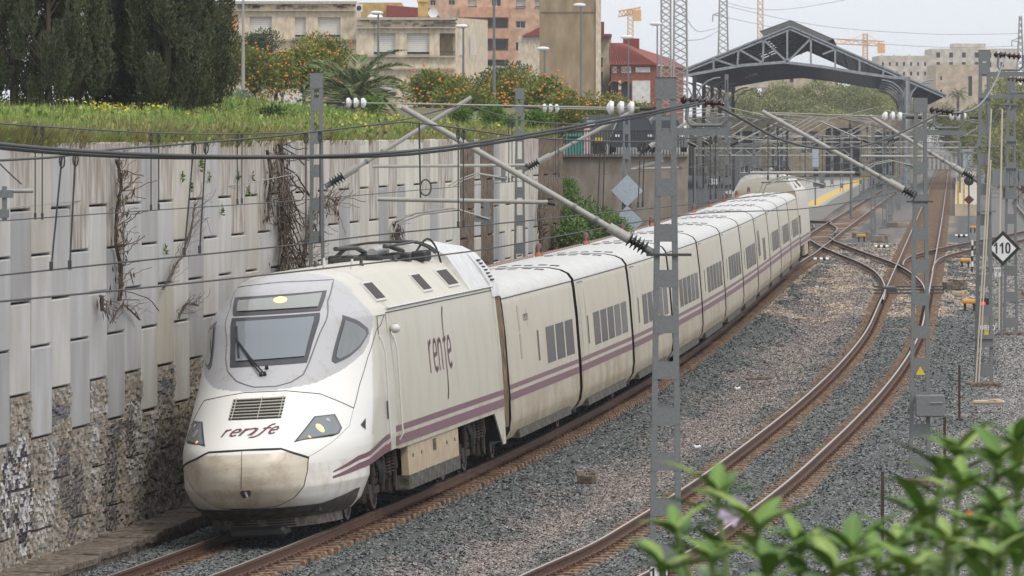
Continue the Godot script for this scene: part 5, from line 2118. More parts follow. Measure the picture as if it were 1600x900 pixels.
func crown(seed_: int, lobes: int, size: Vector3, n: int, leaf_l: float, ca: Color, cb: Color, lobe_r := 0.42, fill := 0.35) -> MB:
	# foliage: lobes scattered on an ellipsoid, leaves through the outer shell of every lobe
	var r := RandomNumberGenerator.new()
	r.seed = seed_
	var mb := MB.new()
	var cs := []
	for i in lobes:
		var d := rdir(r)
		var k := pow(r.randf(), 0.4)
		cs.append([d * size * (1.0 - lobe_r) * k * Vector3(1, 1, 1), lobe_r * r.randf_range(0.65, 1.15), r.randf()])
	var inner := MB.new()
	for i in n:
		var c: Array = cs[r.randi() % lobes]
		var d := rdir(r)
		if d.y < -0.3 and r.randf() < 0.5:
			d.y = -d.y
		var rad: float = c[1] * lerpf(fill, 1.0, pow(r.randf(), 0.35)) * r.randf_range(0.86, 1.1)
		var p: Vector3 = c[0] + d * size * rad
		var col := ca.lerp(cb, clampf(c[2] * 0.6 + r.randf() * 0.5, 0, 1)) * r.randf_range(0.75, 1.25)
		var dir := (d + rdir(r) * 0.9 + Vector3(0, 0.15, 0)).normalized()
		leaf(mb, p, dir, leaf_l * r.randf_range(0.7, 1.3), leaf_l * r.randf_range(0.4, 0.6), col, r)
	return mb

func trunk(mb: MB, base: Vector3, top: Vector3, r0: float, limbs: int, reach: Vector3, seed_: int) -> void:
	var r := RandomNumberGenerator.new()
	r.seed = seed_
	mb.tube([base, base.lerp(top, 0.5) + Vector3(r.randf_range(-0.1, 0.1), 0, r.randf_range(-0.1, 0.1)) * r0 * 5, top], [r0, r0 * 0.8, r0 * 0.6], 7)
	for i in limbs:
		var d := rdir(r)
		d.y = absf(d.y) + 0.4
		mb.tube([top - Vector3(0, r0, 0), top + d * reach * 0.4, top + d * reach * 0.75 + Vector3(0, reach.y * 0.1, 0)], [r0 * 0.5, r0 * 0.3, r0 * 0.1], 5)

func cypress(seed_: int) -> Array:
	var r := RandomNumberGenerator.new()
	r.seed = seed_
	var mb := MB.new()
	var core := MB.new()
	var H_ := 9.5
	for i in 120:
		# upright plumes round the stem; the plumes above the picture are sparser
		var y := 0.15 + 4.2 * pow(r.randf(), 1.0) if i < 84 else r.randf_range(3.5, 8.6)
		var R := 0.80 * clampf((y + 0.35) / 1.2, 0.35, 1.0) * clampf((H_ - y) / 5.0, 0.1, 1.0)
		var a := r.randf() * TAU
		var c := Vector3(cos(a) * R * r.randf_range(0.6, 1.0), y, sin(a) * R * r.randf_range(0.6, 1.0))
		var pr := r.randf_range(0.13, 0.24)
		var ph := r.randf_range(0.5, 1.05)
		var tone := r.randf()
		var n := 330 if i < 84 else 60
		for k in n:
			var t := r.randf()
			var an := r.randf() * TAU
			var rad := pr * sqrt(sin(PI * clampf(t * 0.85 + 0.1, 0, 1))) * r.randf_range(0.55, 1.12)
			var out := Vector3(cos(an), 0, sin(an))
			var p := c + out * rad + Vector3(c.x * 0.18 * t, ph * t, c.z * 0.18 * t)
			var dir := (out * 0.55 + Vector3.UP * r.randf_range(0.5, 1.2) + rdir(r) * 0.35).normalized()
			var col := Color(0.045, 0.058, 0.034).lerp(Color(0.15, 0.165, 0.085), tone * 0.65 + r.randf() * 0.35) * r.randf_range(0.7, 1.3)
			leaf(mb, p, dir, r.randf_range(0.06, 0.12), r.randf_range(0.024, 0.04), col, r)
	core.tube([Vector3(0, -0.5, 0), Vector3(0, 3, 0), Vector3(0, 8.5, 0)], [0.12, 0.05, 0.02], 7)
	for i in 26:
		var y := r.randf_range(0.4, 5.0)
		var a := r.randf() * TAU
		core.tube([Vector3(0, y, 0), Vector3(cos(a) * 0.6, y + 0.7, sin(a) * 0.6)], [0.03, 0.01], 4)
	return [mb.mesh(), core.mesh()]

func bank_y(x: float, d: float) -> float:
	var wx := wall_x(minf(d, 166.0)) if d < 166.0 else 1.1 - (d - 166.0) * 0.0
	var perp := maxf(0.0, wx - x)
	var h := 6.20 + 0.05 * minf(perp, 14.0) + 0.02 * clampf(perp - 14.0, 0.0, 30.0)
	h += 0.55 * exp(-pow((x + 8.5) / 4.0, 2.0) - pow((d - 185.0) / 30.0, 2.0))
	h = lerpf(h, 7.55, clampf((d - 215.0) / 60.0, 0, 1))
	h += gn.get_noise_2d(x * 14.0, d * 6.0) * 0.22 * clampf(perp, 0, 1)
	return h

func build_bank() -> void:
	var rows := []
	var ds := []
	var d := 66.0
	while d < 330.0:
		ds.append(d)
		d += 2.0
	var mb := MB.new()
	for dd in ds:
		var row := []
		var edge := wall_x(dd) - 0.10 if dd < 166.0 else 1.2
		for i in 41:
			var t := pow(i / 40.0, 1.6)
			var x := edge - t * 70.0
			row.append(Vector3(x, bank_y(x, dd) - 0.02, -dd))
		rows.append(row)
	mb.sheet(rows, Vector3(-20, -500, -150))
	setting("grass_bank", mb, M.soil)
	# grass and weeds
	var r := RandomNumberGenerator.new()
	r.seed = 8
	var clumps := []
	for k in 3:
		var c := MB.new()
		for i in 16:
			var a := r.randf() * TAU
			var l := r.randf_range(0.12, 0.34)
			var o := Vector3(cos(a), 0, sin(a)) * r.randf_range(0, 0.14)
			var tip := o + Vector3(cos(a) * l * 0.5, l, sin(a) * l * 0.5)
			var sd := Vector3(-sin(a), 0, cos(a)) * r.randf_range(0.008, 0.02)
			c.tri(o - sd, o + sd, tip)
			if k > 0 and i % 2 == 0:
				leaf(c, o + Vector3(0, l * 0.6, 0), (rdir(r) + Vector3(0, 0.4, 0)).normalized(), 0.09, 0.055, Color(1, 1, 1), r)
		c.c.fill(Color(1, 1, 1))
		clumps.append(c.mesh())
	for k in 3:
		var mm := MultiMesh.new()
		mm.transform_format = MultiMesh.TRANSFORM_3D
		mm.use_colors = true
		mm.mesh = clumps[k]
		var tr := []
		var cl := []
		for i in 15000:
			var dd := 1.0 / lerpf(1.0 / 84.0, 1.0 / 235.0, r.randf())
			var edge := wall_x(dd) - 0.12 if dd < 166.0 else 1.1
			var xl := -dd * 0.089
			if xl > edge:
				continue
			var x := lerpf(edge, xl, pow(r.randf(), 1.5))
			if edge - x > 26.0:
				continue
			var s := r.randf_range(0.5, 1.3) * (1.0 + 0.5 * gn.get_noise_2d(x * 25.0, dd * 9.0))
			tr.append(Transform3D(Basis(Vector3.UP, r.randf() * TAU).scaled(Vector3(s, s * r.randf_range(0.7, 1.2), s)), Vector3(x, bank_y(x, dd) - 0.02, -dd)))
			var g := clampf(0.5 + gn.get_noise_2d(x * 30.0 + 90.0, dd * 10.0) * 1.2 + r.randf_range(-0.3, 0.3), 0, 1)
			var base := Color(0.30, 0.31, 0.11).lerp(Color(0.17, 0.29, 0.065), g)
			if edge - x < 0.7 and r.randf() < 0.5:
				base = Color(0.27, 0.24, 0.11)
			cl.append(base * r.randf_range(0.75, 1.3))
		mm.instance_count = tr.size()
		for i in tr.size():
			mm.set_instance_transform(i, tr[i])
			mm.set_instance_color(i, cl[i])
		var mi := MultiMeshInstance3D.new()
		mi.name = ["long_grass", "leafy_weeds", "low_weeds"][k]
		mi.multimesh = mm
		mi.material_override = M.leaf
		mi.set_meta("kind", "stuff")
		tag(mi, ["long green grass growing on the bank above the wall", "leafy green weeds among the grass above the wall", "low yellowish weeds along the top of the wall"][k], "grass")
		add_child(mi)
	# yellow flowers
	var fm := MultiMesh.new()
	fm.transform_format = MultiMesh.TRANSFORM_3D
	var fl := MB.new()
	for i in 5:
		var a := TAU * i / 5.0
		fl.tri(Vector3.ZERO, Vector3(cos(a - 0.4), 0.35, sin(a - 0.4)) * 0.03, Vector3(cos(a + 0.4), 0.35, sin(a + 0.4)) * 0.03)
	fm.mesh = fl.mesh()
	var ft := []
	for q in [[150, 190, 26, 140, 120], [190, 186, 26, 140, 120], [245, 190, 20, 140, 60], [437, 190, 6, 150, 18], [545, 186, 30, 150, 110], [610, 170, 30, 158, 150], [560, 200, 24, 135, 60], [640, 178, 20, 160, 60], [755, 205, 8, 150, 14], [230, 200, 60, 120, 50]]:
		for i in q[4]:
			var p := P(q[0] + r.randfn() * q[2], q[1], q[3] + r.randfn() * 3.0)
			p.y = bank_y(p.x, -p.z) + r.randf_range(0.15, 0.42)
			ft.append(Transform3D(Basis.from_euler(Vector3(r.randf_range(-0.6, 1.2), r.randf() * TAU, 0)).scaled(Vector3.ONE * r.randf_range(0.8, 1.5)), p))
	fm.instance_count = ft.size()
	for i in ft.size():
		fm.set_instance_transform(i, ft[i])
	var fi := MultiMeshInstance3D.new()
	fi.name = "wild_flowers"
	fi.multimesh = fm
	fi.material_override = M.flower_yellow
	fi.set_meta("kind", "stuff")
	tag(fi, "small yellow wild flowers in the grass above the wall", "flowers")
	add_child(fi)

func build_trees() -> void:
	var r := RandomNumberGenerator.new()
	r.seed = 19
	# cypress row
	var cy := [cypress(1), cypress(2), cypress(3)]
	var spots := [[-30, 150, 1.15], [22, 147, 1.1], [76, 146, 0.95], [122, 147, 1.0], [150, 150, 1.08], [196, 151, 1.0], [226, 149, 1.05], [262, 148, 1.12], [292, 150, 1.1], [318, 153, 0.95]]
	var cl := ["dark green cypress cut off by the far end of the row over the wall", "dark cypress with a full crown and a fork of weeds at its foot", "narrow dark cypress between two fuller ones over the wall", "dark cypress with a visible bare trunk foot", "broad dark cypress near the middle of the row over the wall", "slim cypress half hidden in the middle of the row", "dense cypress with drooping lower plumes in the row", "tall dense cypress beside the last ones of the row", "wide cypress next to the end of the row by the orange trees", "last cypress of the row, its loose edge against the pale flats"]
	for i in spots.size():
		var q: Array = spots[i]
		var x := P(q[0], 190, q[1]).x
		var o := thing("cypress_tree", cl[i], "tree", Vector3(x, bank_y(x, q[1]) - 0.05, -q[1]), "row of cypresses above the wall")
		o.rotation.y = r.randf() * TAU
		o.scale = Vector3(q[2], r.randf_range(0.95, 1.1), q[2])
		part("crown", cy[i % 3][0], M.leaf, o)
		part("trunk", cy[i % 3][1], M.bark, o)
	# orange trees
	var oc := []
	for k in 4:
		var c := crown(40 + k, 16, Vector3(1.5, 1.25, 1.4), 4200, 0.13, Color(0.10, 0.145, 0.04), Color(0.26, 0.26, 0.06), 0.5)
		var fr := MB.new()
		var rr := RandomNumberGenerator.new()
		rr.seed = 70 + k
		for i in 75:
			var d := rdir(rr)
			fr.ball(d * Vector3(1.5, 1.25, 1.4) * rr.randf_range(0.78, 1.0), Vector3.ONE * 0.042, 6, 4)
		var tk := MB.new()
		trunk(tk, Vector3(0, -2.6, 0), Vector3(0, -0.7, 0), 0.09, 7, Vector3(1.1, 1.0, 1.1), 5 + k)
		oc.append([c.mesh(), fr.mesh(), tk.mesh()])
	var os := [[352, 96, 285, 1.0], [398, 112, 282, 1.05], [432, 116, 284, 0.9], [475, 112, 286, 1.1], [500, 96, 295, 1.1], [680, 150, 288, 1.15], [715, 158, 280, 1.0], [745, 172, 270, 0.9], [800, 150, 300, 1.1], [840, 160, 290, 1.2], [872, 182, 280, 1.05], [920, 190, 290, 1.0], [955, 184, 300, 0.95], [1000, 192, 295, 0.95], [1020, 200, 300, 0.8]]
	var on := ["laden with fruit beside the cypress row", "laden with fruit in front of the lamp post", "with fruit low on its crown beside the palm", "half hidden by the palm's fronds", "behind the palm, against the flats", "with few oranges right of the palm", "below the corner of the low flats", "low, behind the grass bank's edge", "dark and full, beside the tan block", "tall and dark at the foot of the tan block", "by the small post at the bank's end", "in front of the blank tan wall", "under the tan block's corner", "before the red roofed brick house", "small, behind the near mast"]
	for i in os.size():
		var q: Array = os[i]
		var p := P(q[0], q[1], q[2])
		var o := thing("orange_tree", "orange tree " + on[i], "tree", p, "orange trees along the street")
		o.rotation.y = r.randf() * TAU
		o.scale = Vector3.ONE * q[3] * 1.25
		var k := i % 4
		part("crown", oc[k][0], M.leaf, o)
		part("trunk", oc[k][2], M.bark, o)
		var f := part("fruit", oc[k][1], M.orange, o)
		f.set_meta("kind", "stuff")
	# other street trees
	var dk := crown(90, 18, Vector3(1.9, 1.6, 1.7), 4200, 0.14, Color(0.05, 0.07, 0.035), Color(0.10, 0.12, 0.06), 0.45)
	for q in [[405, 72, 330, 1.0, "dark round tree behind the orange trees before the flats"], [790, 132, 320, 1.25, "dark green tree rising over the orange trees by the low flats"], [765, 150, 325, 1.0, "smaller dark tree at the corner of the low flats"]]:
		var o := thing("street_tree", q[4], "tree", P(q[0], q[1], q[2]))
		o.scale = Vector3.ONE * q[3]
		part("crown", dk, M.leaf, o)
		var tk := MB.new()
		trunk(tk, Vector3(0, -4.5, 0), Vector3(0, -0.9, 0), 0.13, 7, Vector3(1.4, 1.2, 1.3), 3)
		part("trunk", tk, M.bark, o)
	# palm
	palm("date palm with arching fronds in front of the flats", P(556, 150, 250), 2.9, 46, 21)
	palm("dry drooping palm with brown fronds at the end of the cypresses", P(318, 118, 200), 1.3, 16, 22, true)
	palm("small fan of palm fronds far off beside the tan hospital block", P(1497, 150, 800), 1.7, 22, 23)
	# trees beyond the shed
	var big := []
	for k in 4:
		big.append(crown(120 + k, 26, Vector3(5.6, 4.6, 5.0), 15000, 0.27, Color(0.15, 0.18, 0.075), Color(0.34, 0.33, 0.125), 0.36).mesh())
	var bs := [[1145, 176, 800, 0.95], [1188, 168, 830, 1.15], [1232, 188, 780, 1.1], [1255, 158, 840, 1.1], [1290, 172, 800, 1.2], [1325, 162, 840, 1.25], [1355, 180, 790, 1.1], [1385, 165, 850, 1.1], [1300, 205, 760, 1.0], [1215, 212, 760, 1.0], [1160, 212, 770, 0.9], [1370, 212, 770, 1.0], [1405, 195, 830, 1.0], [1500, 200, 700, 0.9], [1545, 205, 720, 1.0], [1585, 175, 640, 1.1], [1600, 220, 600, 1.0], [1530, 225, 640, 0.8], [1570, 250, 560, 0.7]]
	var bn := ["left of the shed's near column", "left under the shed roof", "in front, under the shed's low arch", "tallest under the truss middle", "broad and olive under the truss middle", "olive, under the right half of the truss", "low and yellowish before the right shed column", "dark, behind the right shed column", "low, above the station wires", "low, above the cream station wall", "low, at the left edge of the grove", "low, at the right edge of the grove", "just left of the right shed column", "below the distant palm", "right of the distant palm", "dark and tall at the lattice pylon", "lowest by the far right siding", "small, between the two right masts", "small, behind the grey fence"]
	for i in bs.size():
		var q: Array = bs[i]
		var o := thing("park_tree", "olive green park tree " + bn[i], "tree", P(q[0], q[1], q[2] * (1.2 if i < 13 else 1.0)), "trees beyond the station shed")
		o.rotation.y = r.randf() * TAU
		o.scale = Vector3.ONE * q[3] * (1.2 if i < 13 else 1.0)
		part("crown", big[i % 4], M.leaf if i < 15 else M.leaf, o)
		var tk := MB.new()
		trunk(tk, Vector3(0, -11.0, 0), Vector3(0, -2.0, 0), 0.4, 6, Vector3(4, 3.4, 4), i)
		part("trunk", tk, M.bark, o)
	# shrubs on the slope beyond the wall end
	for q in [[880, 320, 172, 1.0, 1], [905, 342, 170, 1.15, 2], [935, 352, 168, 1.2, 3], [870, 360, 168, 1.2, 4], [955, 372, 166, 1.0, 5], [900, 378, 165, 1.2, 6], [885, 300, 176, 0.75, 7]]:
		var o := thing("slope_shrub", "green shrub on the slope past the wall end, " + ["leaning on the wall end", "in the slope's middle", "lowest, towards the diamond boards", "close above the coach roof", "last before the diamond boards", "just behind the coach roof", "topmost under the street"][q[4] - 1], "shrub", P(q[0], q[1], q[2]), "shrubs past the wall end")
		o.scale = Vector3.ONE * q[3]
		part("foliage", crown(200 + q[4], 12, Vector3(0.75, 0.7, 0.75), 2600, 0.075, Color(0.09, 0.16, 0.05), Color(0.19, 0.27, 0.10), 0.5), M.leaf, o)
		var tk := MB.new()
		trunk(tk, Vector3(0, -1.8, 0), Vector3(0, -0.3, 0), 0.05, 5, Vector3(0.6, 0.6, 0.6), q[4])
		part("stem", tk, M.bark, o)
	# shrubs and weeds standing out on the bank
	for q in [[38, 180, 128, 0.55, "bushy weed with broad leaves growing between the first cypresses", 1], [335, 158, 190, 1.0, "pale grey green cardoon at the end of the cypress row", 2], [375, 160, 200, 1.1, "pale grey green cardoon below the lamp post", 2], [423, 185, 150, 0.8, "dark green bush on the bank left of the wall mast", 3], [905, 168, 215, 0.0, "", 3], [720, 186, 190, 0.9, "green bush behind the grass under the low flats", 1], [770, 185, 200, 1.1, "green bush beside the small street post", 1], [838, 190, 185, 1.1, "bright green bush at the end of the wall top", 1], [800, 198, 175, 0.8, "bright green low bush over the stained panels", 1], [580, 168, 200, 0.9, "flowering weed clump before the palm", 1]]:
		if q[3] == 0.0:
			continue
		var p := P(q[0], q[1], q[2])
		var o := thing("bank_bush", q[4], "bush", p)
		o.scale = Vector3.ONE * q[3]
		var ca: Color = [Color(0.09, 0.15, 0.035), Color(0.16, 0.21, 0.15), Color(0.04, 0.075, 0.03)][q[5] - 1]
		part("foliage", crown(300 + int(q[0]), 12, Vector3(0.6, 0.5, 0.6), 1800, 0.09, ca, ca * 1.7, 0.5), M.leaf, o)

func palm(label: String, at: Vector3, len_: float, n: int, seed_: int, dry := false) -> void:
	var r := RandomNumberGenerator.new()
	r.seed = seed_
	var o := thing("palm_tree", label, "palm", at)
	var tk := MB.new()
	tk.tube([Vector3(0, -len_ * 1.4, 0), Vector3(0, -0.3, 0), Vector3(0, 0.15, 0)], [len_ * 0.11, len_ * 0.10, len_ * 0.05], 9)
	part("trunk", tk, M.bark, o)
	for i in n:
		var mb := MB.new()
		var a := TAU * i * 0.381966
		var el := lerpf(1.35, -0.35, float(i) / n) if not dry else lerpf(0.6, -0.9, float(i) / n)
		var dirh := Vector3(cos(a), 0, sin(a))
		var L := len_ * r.randf_range(0.8, 1.1)
		var pts := []
		var p := Vector3(0, 0, 0)
		var e := el
		for k in 13:
			pts.append(p)
			p += (dirh * cos(e) + Vector3.UP * sin(e)) * L / 12.0
			e -= 0.115
		var green := Color(0.11, 0.15, 0.065).lerp(Color(0.21, 0.24, 0.12), r.randf())
		if dry or i > n - 6:
			green = Color(0.30, 0.23, 0.15)
		mb.col = green * 1.2
		mb.tube(pts, [0.022, 0.022, 0.021, 0.02, 0.019, 0.018, 0.017, 0.015, 0.013, 0.011, 0.009, 0.006, 0.003].map(func(x): return x * len_ / 2.6), 4)
		var side := dirh.cross(Vector3.UP)
		for k in range(2, 12):
			for h in 3:
				var b: Vector3 = (pts[k] as Vector3).lerp(pts[mini(k + 1, 12)], h / 3.0)
				var t: Vector3 = ((pts[mini(k + 1, 12)] as Vector3) - pts[k - 1]).normalized()
				var ll := L * 0.2 * sin(PI * clampf((k + h / 3.0) / 13.0 + 0.12, 0, 1)) + 0.06
				for s in [-1, 1]:
					var ld: Vector3 = (t * 0.75 + side * s * 0.75 + Vector3.UP * 0.28).normalized()
					leaf(mb, b, ld, ll, 0.062 * len_ / 2.6, green * r.randf_range(0.7, 1.35), r)
		part("frond", mb, M.leaf, o)

func vine(label: String, px: Array, spread: float, n: int, seed_: int, thick := 0.012, hang := 0.0) -> void:
	# dry climbing stems on the wall face; px: pixels along the main stem
	var r := RandomNumberGenerator.new()
	r.seed = seed_
	var at := func(run: float, h: float, off: float) -> Vector3:
		var d := 70.0 + run / 1.0062
		return Vector3(wall_x(d) + 0.03 + off, h, -d)
	var main := []
	for q in px:
		main.append(wall_hit(q[0], q[1]))
	var b: Vector3 = at.call(main[0].x, main[0].y, 0.0)
	var o := thing("dry_vine", label, "vine", b)
	var mb := MB.new()
	for k in 3:
		var pts := []
		for q in main:
			pts.append(at.call(q.x + r.randf_range(-0.12, 0.12), q.y, 0.04 + r.randf() * 0.06) - b)
		mb.tube(spline(pts, 0.12), thick * r.randf_range(0.9, 1.8), 5)
	part("stem", mb, M.twig_dark, o)
	var tw := MB.new()
	for i in n:
		var t := r.randf() * (main.size() - 1.001)
		var s: Vector2 = (main[int(t)] as Vector2).lerp(main[int(t) + 1], t - int(t))
		var ang := r.randf_range(-1.2, 1.2) + (PI if hang > 0.5 and r.randf() < 0.5 else 0.0)
		var p := s
		var pts := [at.call(p.x, p.y, 0.05) - b]
		var off := 0.05
		for k in r.randi_range(4, 9):
			ang += r.randf_range(-0.6, 0.6)
			p += Vector2(sin(ang) * 3.0, cos(ang) - hang * 0.6) * spread * r.randf_range(0.08, 0.2)
			off += r.randf_range(0.0, 0.07)
			pts.append(at.call(p.x, p.y, off) - b)
		tw.tube(pts, [thick * r.randf_range(0.4, 0.9)] .map(func(x): return x)[0], 3, false)
	var oo := part("twigs", tw, M.twig, o)
	oo.set_meta("kind", "stuff")
	if hang > 0.0:
		var dl := MB.new()
		for i in int(n * 3 * hang):
			var t := r.randf() * (main.size() - 1.001)
			var s: Vector2 = (main[int(t)] as Vector2).lerp(main[int(t) + 1], t - int(t)) + Vector2(r.randfn() * spread * 0.8, r.randfn() * spread * 0.22)
			leaf(dl, at.call(s.x, s.y, r.randf_range(0.03, 0.22)) - b, (Vector3(r.randf_range(-0.3, 0.3), -1, r.randf_range(-0.3, 0.3))).normalized(), r.randf_range(0.08, 0.22), 0.035, Color(0.1, 0.075, 0.055) * r.randf_range(0.6, 1.5), r)
		var do := part("dead_leaves", dl, M.leaf, o)
		do.set_meta("kind", "stuff")

func build_vines() -> void:
	vine("bare brown vine with a tangled dry clump on the wall panels", [[176, 470], [178, 420], [172, 380], [172, 330], [180, 290], [172, 250]], 0.42, 60, 1, 0.012, 0.5)
	vine("thin bare twigs spreading on the wall right of the tangled vine", [[246, 452], [262, 420], [290, 360], [296, 320]], 0.4, 45, 2, 0.006)
	vine("small bare twigs low on the wall above the cab roof", [[270, 498], [278, 480], [300, 478]], 0.3, 26, 3, 0.006)
	vine("large dark dead creeper hanging down the wall left of the wall mast", [[430, 440], [436, 390], [432, 340], [436, 290], [428, 225]], 0.55, 120, 4, 0.02, 1.0)
	vine("bare branching creeper on the wall behind the wall mast", [[462, 425], [470, 380], [478, 330], [520, 320]], 0.5, 80, 5, 0.012, 0.3)
	vine("dry tuft hanging on the wall above the pantograph", [[612, 385], [610, 365], [608, 350]], 0.25, 40, 6, 0.008, 0.8)
	vine("dry stems at the stained end of the wall", [[838, 380], [836, 340], [842, 300]], 0.4, 50, 7, 0.012, 0.3)
	vine("hanging dead runner on the panels right of the first vine", [[148, 486], [150, 470], [146, 462]], 0.15, 10, 8, 0.01, 0.6)
	vine("thin dry runner hanging low on the wall by the tangled vine", [[163, 505], [176, 480], [196, 484], [208, 500]], 0.2, 12, 9, 0.006)
	vine("dry creeper between the panels over the cab", [[410, 345], [412, 310], [414, 270], [410, 235]], 0.25, 30, 10, 0.01, 0.6)
	# small ferns in the joints
	var r := RandomNumberGenerator.new()
	r.seed = 4
	var i := 0
	for q in [[308, 262], [281, 276], [295, 292], [322, 276], [368, 276], [391, 275], [384, 298], [254, 390], [343, 330]]:
		var h := wall_hit(q[0], q[1])
		var d := 70.0 + h.x / 1.0062
		var o := thing("wall_fern", "small green fern rooted in a joint of the panel wall", "fern", Vector3(wall_x(d) + 0.04, h.y, -d), "ferns in the wall joints")
		var mb := MB.new()
		for k in 26:
			var dir := (Vector3(0.6, 0.0, 0) + rdir(r)).normalized()
			leaf(mb, Vector3(0, r.randf_range(-0.08, 0.08), 0), dir, r.randf_range(0.05, 0.11) * (1.3 if i < 1 else 0.8), 0.03, Color(0.09, 0.17, 0.03) * r.randf_range(0.7, 1.5), r)
		part("leaves", mb, M.leaf, o)
		i += 1

func big_leaf(mb: MB, p: Vector3, dir: Vector3, up: Vector3, l: float, w: float, c: Color) -> void:
	# lance-shaped leaf with a folded midrib and a drooping tip
	mb.col = c
	var side := dir.cross(up).normalized()
	var n := side.cross(dir).normalized()
	var rows := []
	for i in 8:
		var t := i / 7.0
		var ww := w * pow(sin(PI * pow(clampf(t * 0.93 + 0.05, 0, 1), 0.8)), 0.8) * 0.5
		if i == 7:
			ww = 0.001
		var m := p + dir * l * t - Vector3.UP * l * 0.28 * t * t
		rows.append([m - side * ww + n * ww * 0.35, m - side * ww * 0.5 + n * ww * 0.12, m, m + side * ww * 0.5 + n * ww * 0.12, m + side * ww + n * ww * 0.35])
	var k := mb.v.size()
	mb.sheet(rows, p - n * 10.0)
	for i in rows.size():
		mb.c[k + i * 5 + 2] = c * 1.45
		mb.c[k + i * 5 + 1] = c * 0.9
		mb.c[k + i * 5 + 3] = c * 0.9

func build_shrub() -> void:
	var r := RandomNumberGenerator.new()
	r.seed = 33
	# hidden bank below the frame on which the shrub stands
	var bk := MB.new()
	var rows := []
	for i in 12:
		var row := []
		for j in 16:
			var x := -1.5 + j * 0.4
			var d := 9.0 + i * 0.7
			row.append(Vector3(x, 4.55 - 0.35 * maxf(0, d - 13.0) - 0.05 * sin(x * 3.0 + d), -d))
		rows.append(row)
	bk.sheet(rows, Vector3(1, -50, -12))
	setting("near_bank", bk, M.soil)
	var stems := [[1055, 830, 12.6, 0], [1120, 770, 12.8, 1], [1180, 820, 12.3, 0], [1250, 850, 12.5, 0], [1330, 860, 12.2, 0], [1400, 850, 12.6, 0], [1440, 800, 13.0, 0], [1500, 760, 13.0, 0], [1495, 705, 13.3, 0], [1560, 720, 12.8, 0], [1590, 690, 13.4, 0], [1560, 790, 12.4, 0], [1480, 850, 12.2, 0], [1590, 840, 12.2, 0], [1030, 880, 12.4, 0], [1110, 870, 12.2, 0], [1200, 885, 12.0, 0], [1300, 890, 12.0, 0], [1550, 870, 12.0, 0], [1420, 890, 12.0, 0], [1595, 755, 12.8, 0], [1470, 740, 13.4, 0], [1530, 830, 12.5, 0], [1370, 880, 12.4, 0]]
	var o := thing("leafy_shrub", "leafy green shrub with a mauve flower at the edge of the line", "shrub", Vector3(P(1400, 900, 12.6).x, 4.5, -12.6))
	var leaves := 0
	var shapes := []
	for i in 5:
		var m := MB.new()
		big_leaf(m, Vector3.ZERO, Vector3(0, 0, -1), Vector3.UP, 1.0, [0.22, 0.25, 0.28, 0.3, 0.26][i], Color(0.85, 0.85, 0.85))
		shapes.append(m.mesh())
	var tones := [M.leaf_t1, M.leaf_t2, M.leaf_t3, M.leaf_t4]
	for q in stems:
		var tip := P(q[0], q[1], q[2])
		var base := o.position + Vector3((tip.x - o.position.x) * 0.55, 0.05, (tip.z - o.position.z) * 0.6)
		var mid := base.lerp(tip, 0.55) + Vector3(r.randf_range(-0.05, 0.05), 0.05, r.randf_range(-0.05, 0.05))
		var sm := MB.new()
		var pts := spline([base - o.position, mid - o.position, tip - o.position], 0.06)
		sm.tube(pts, 0.007, 5)
		var so := part("stem", sm, M.green_stem, o)
		var lm := MB.new()
		var k := 0
		var n := pts.size()
		for i in range(int(n * 0.35), n):
			for j in (2 if i < n - 2 else 4):
				k += 1
				var an := k * 2.4 + r.randf() * 0.6
				var el := 0.15 + 0.5 * float(i) / n + r.randf_range(-0.2, 0.25)
				var dir := Vector3(cos(an) * cos(el), sin(el), sin(an) * cos(el)).normalized()
				var l := r.randf_range(0.085, 0.16)
				var where: Vector3 = pts[i] + o.position
				var py := 207.0 + (EYE - where.y) * F / -where.z
				if py < 915.0 and leaves < 295:
					leaves += 1
					var side := dir.cross(Vector3.UP).normalized()
					var bs := Basis(side * l, side.cross(dir).normalized() * l, -dir * l)
					part("leaf", shapes[r.randi() % 5], tones[r.randi() % 4], o, Transform3D(bs, pts[i]))
				else:
					big_leaf(lm, pts[i], dir, Vector3.UP, l, l * r.randf_range(0.3, 0.42), Color(0.12, 0.21, 0.055))
		if lm.v.size():
			var ll := part("lower_leaves", lm, M.leaf_near, o)
			ll.set_meta("kind", "stuff")
		if q[3] == 1:
			var fm := MB.new()
			for i in 7:
				var fc := P(1140 + r.randf_range(-12, 14), 795 + r.randf_range(-14, 12), q[2] - 0.08) - o.position
				for j in 5:
					var a := TAU * j / 5.0 + i
					big_leaf(fm, fc, Vector3(cos(a), sin(a), 0.35).normalized(), Vector3(0, 0, 1), 0.020, 0.014, Color(0.62, 0.5, 0.68) * r.randf_range(0.9, 1.2))
			part("flower", fm, M.petal, o)
	var berry := MB.new()
	berry.ball(P(1515, 803, 12.7) - o.position, Vector3.ONE * 0.006, 8, 6)
	part("berry", berry, M.orange, o)

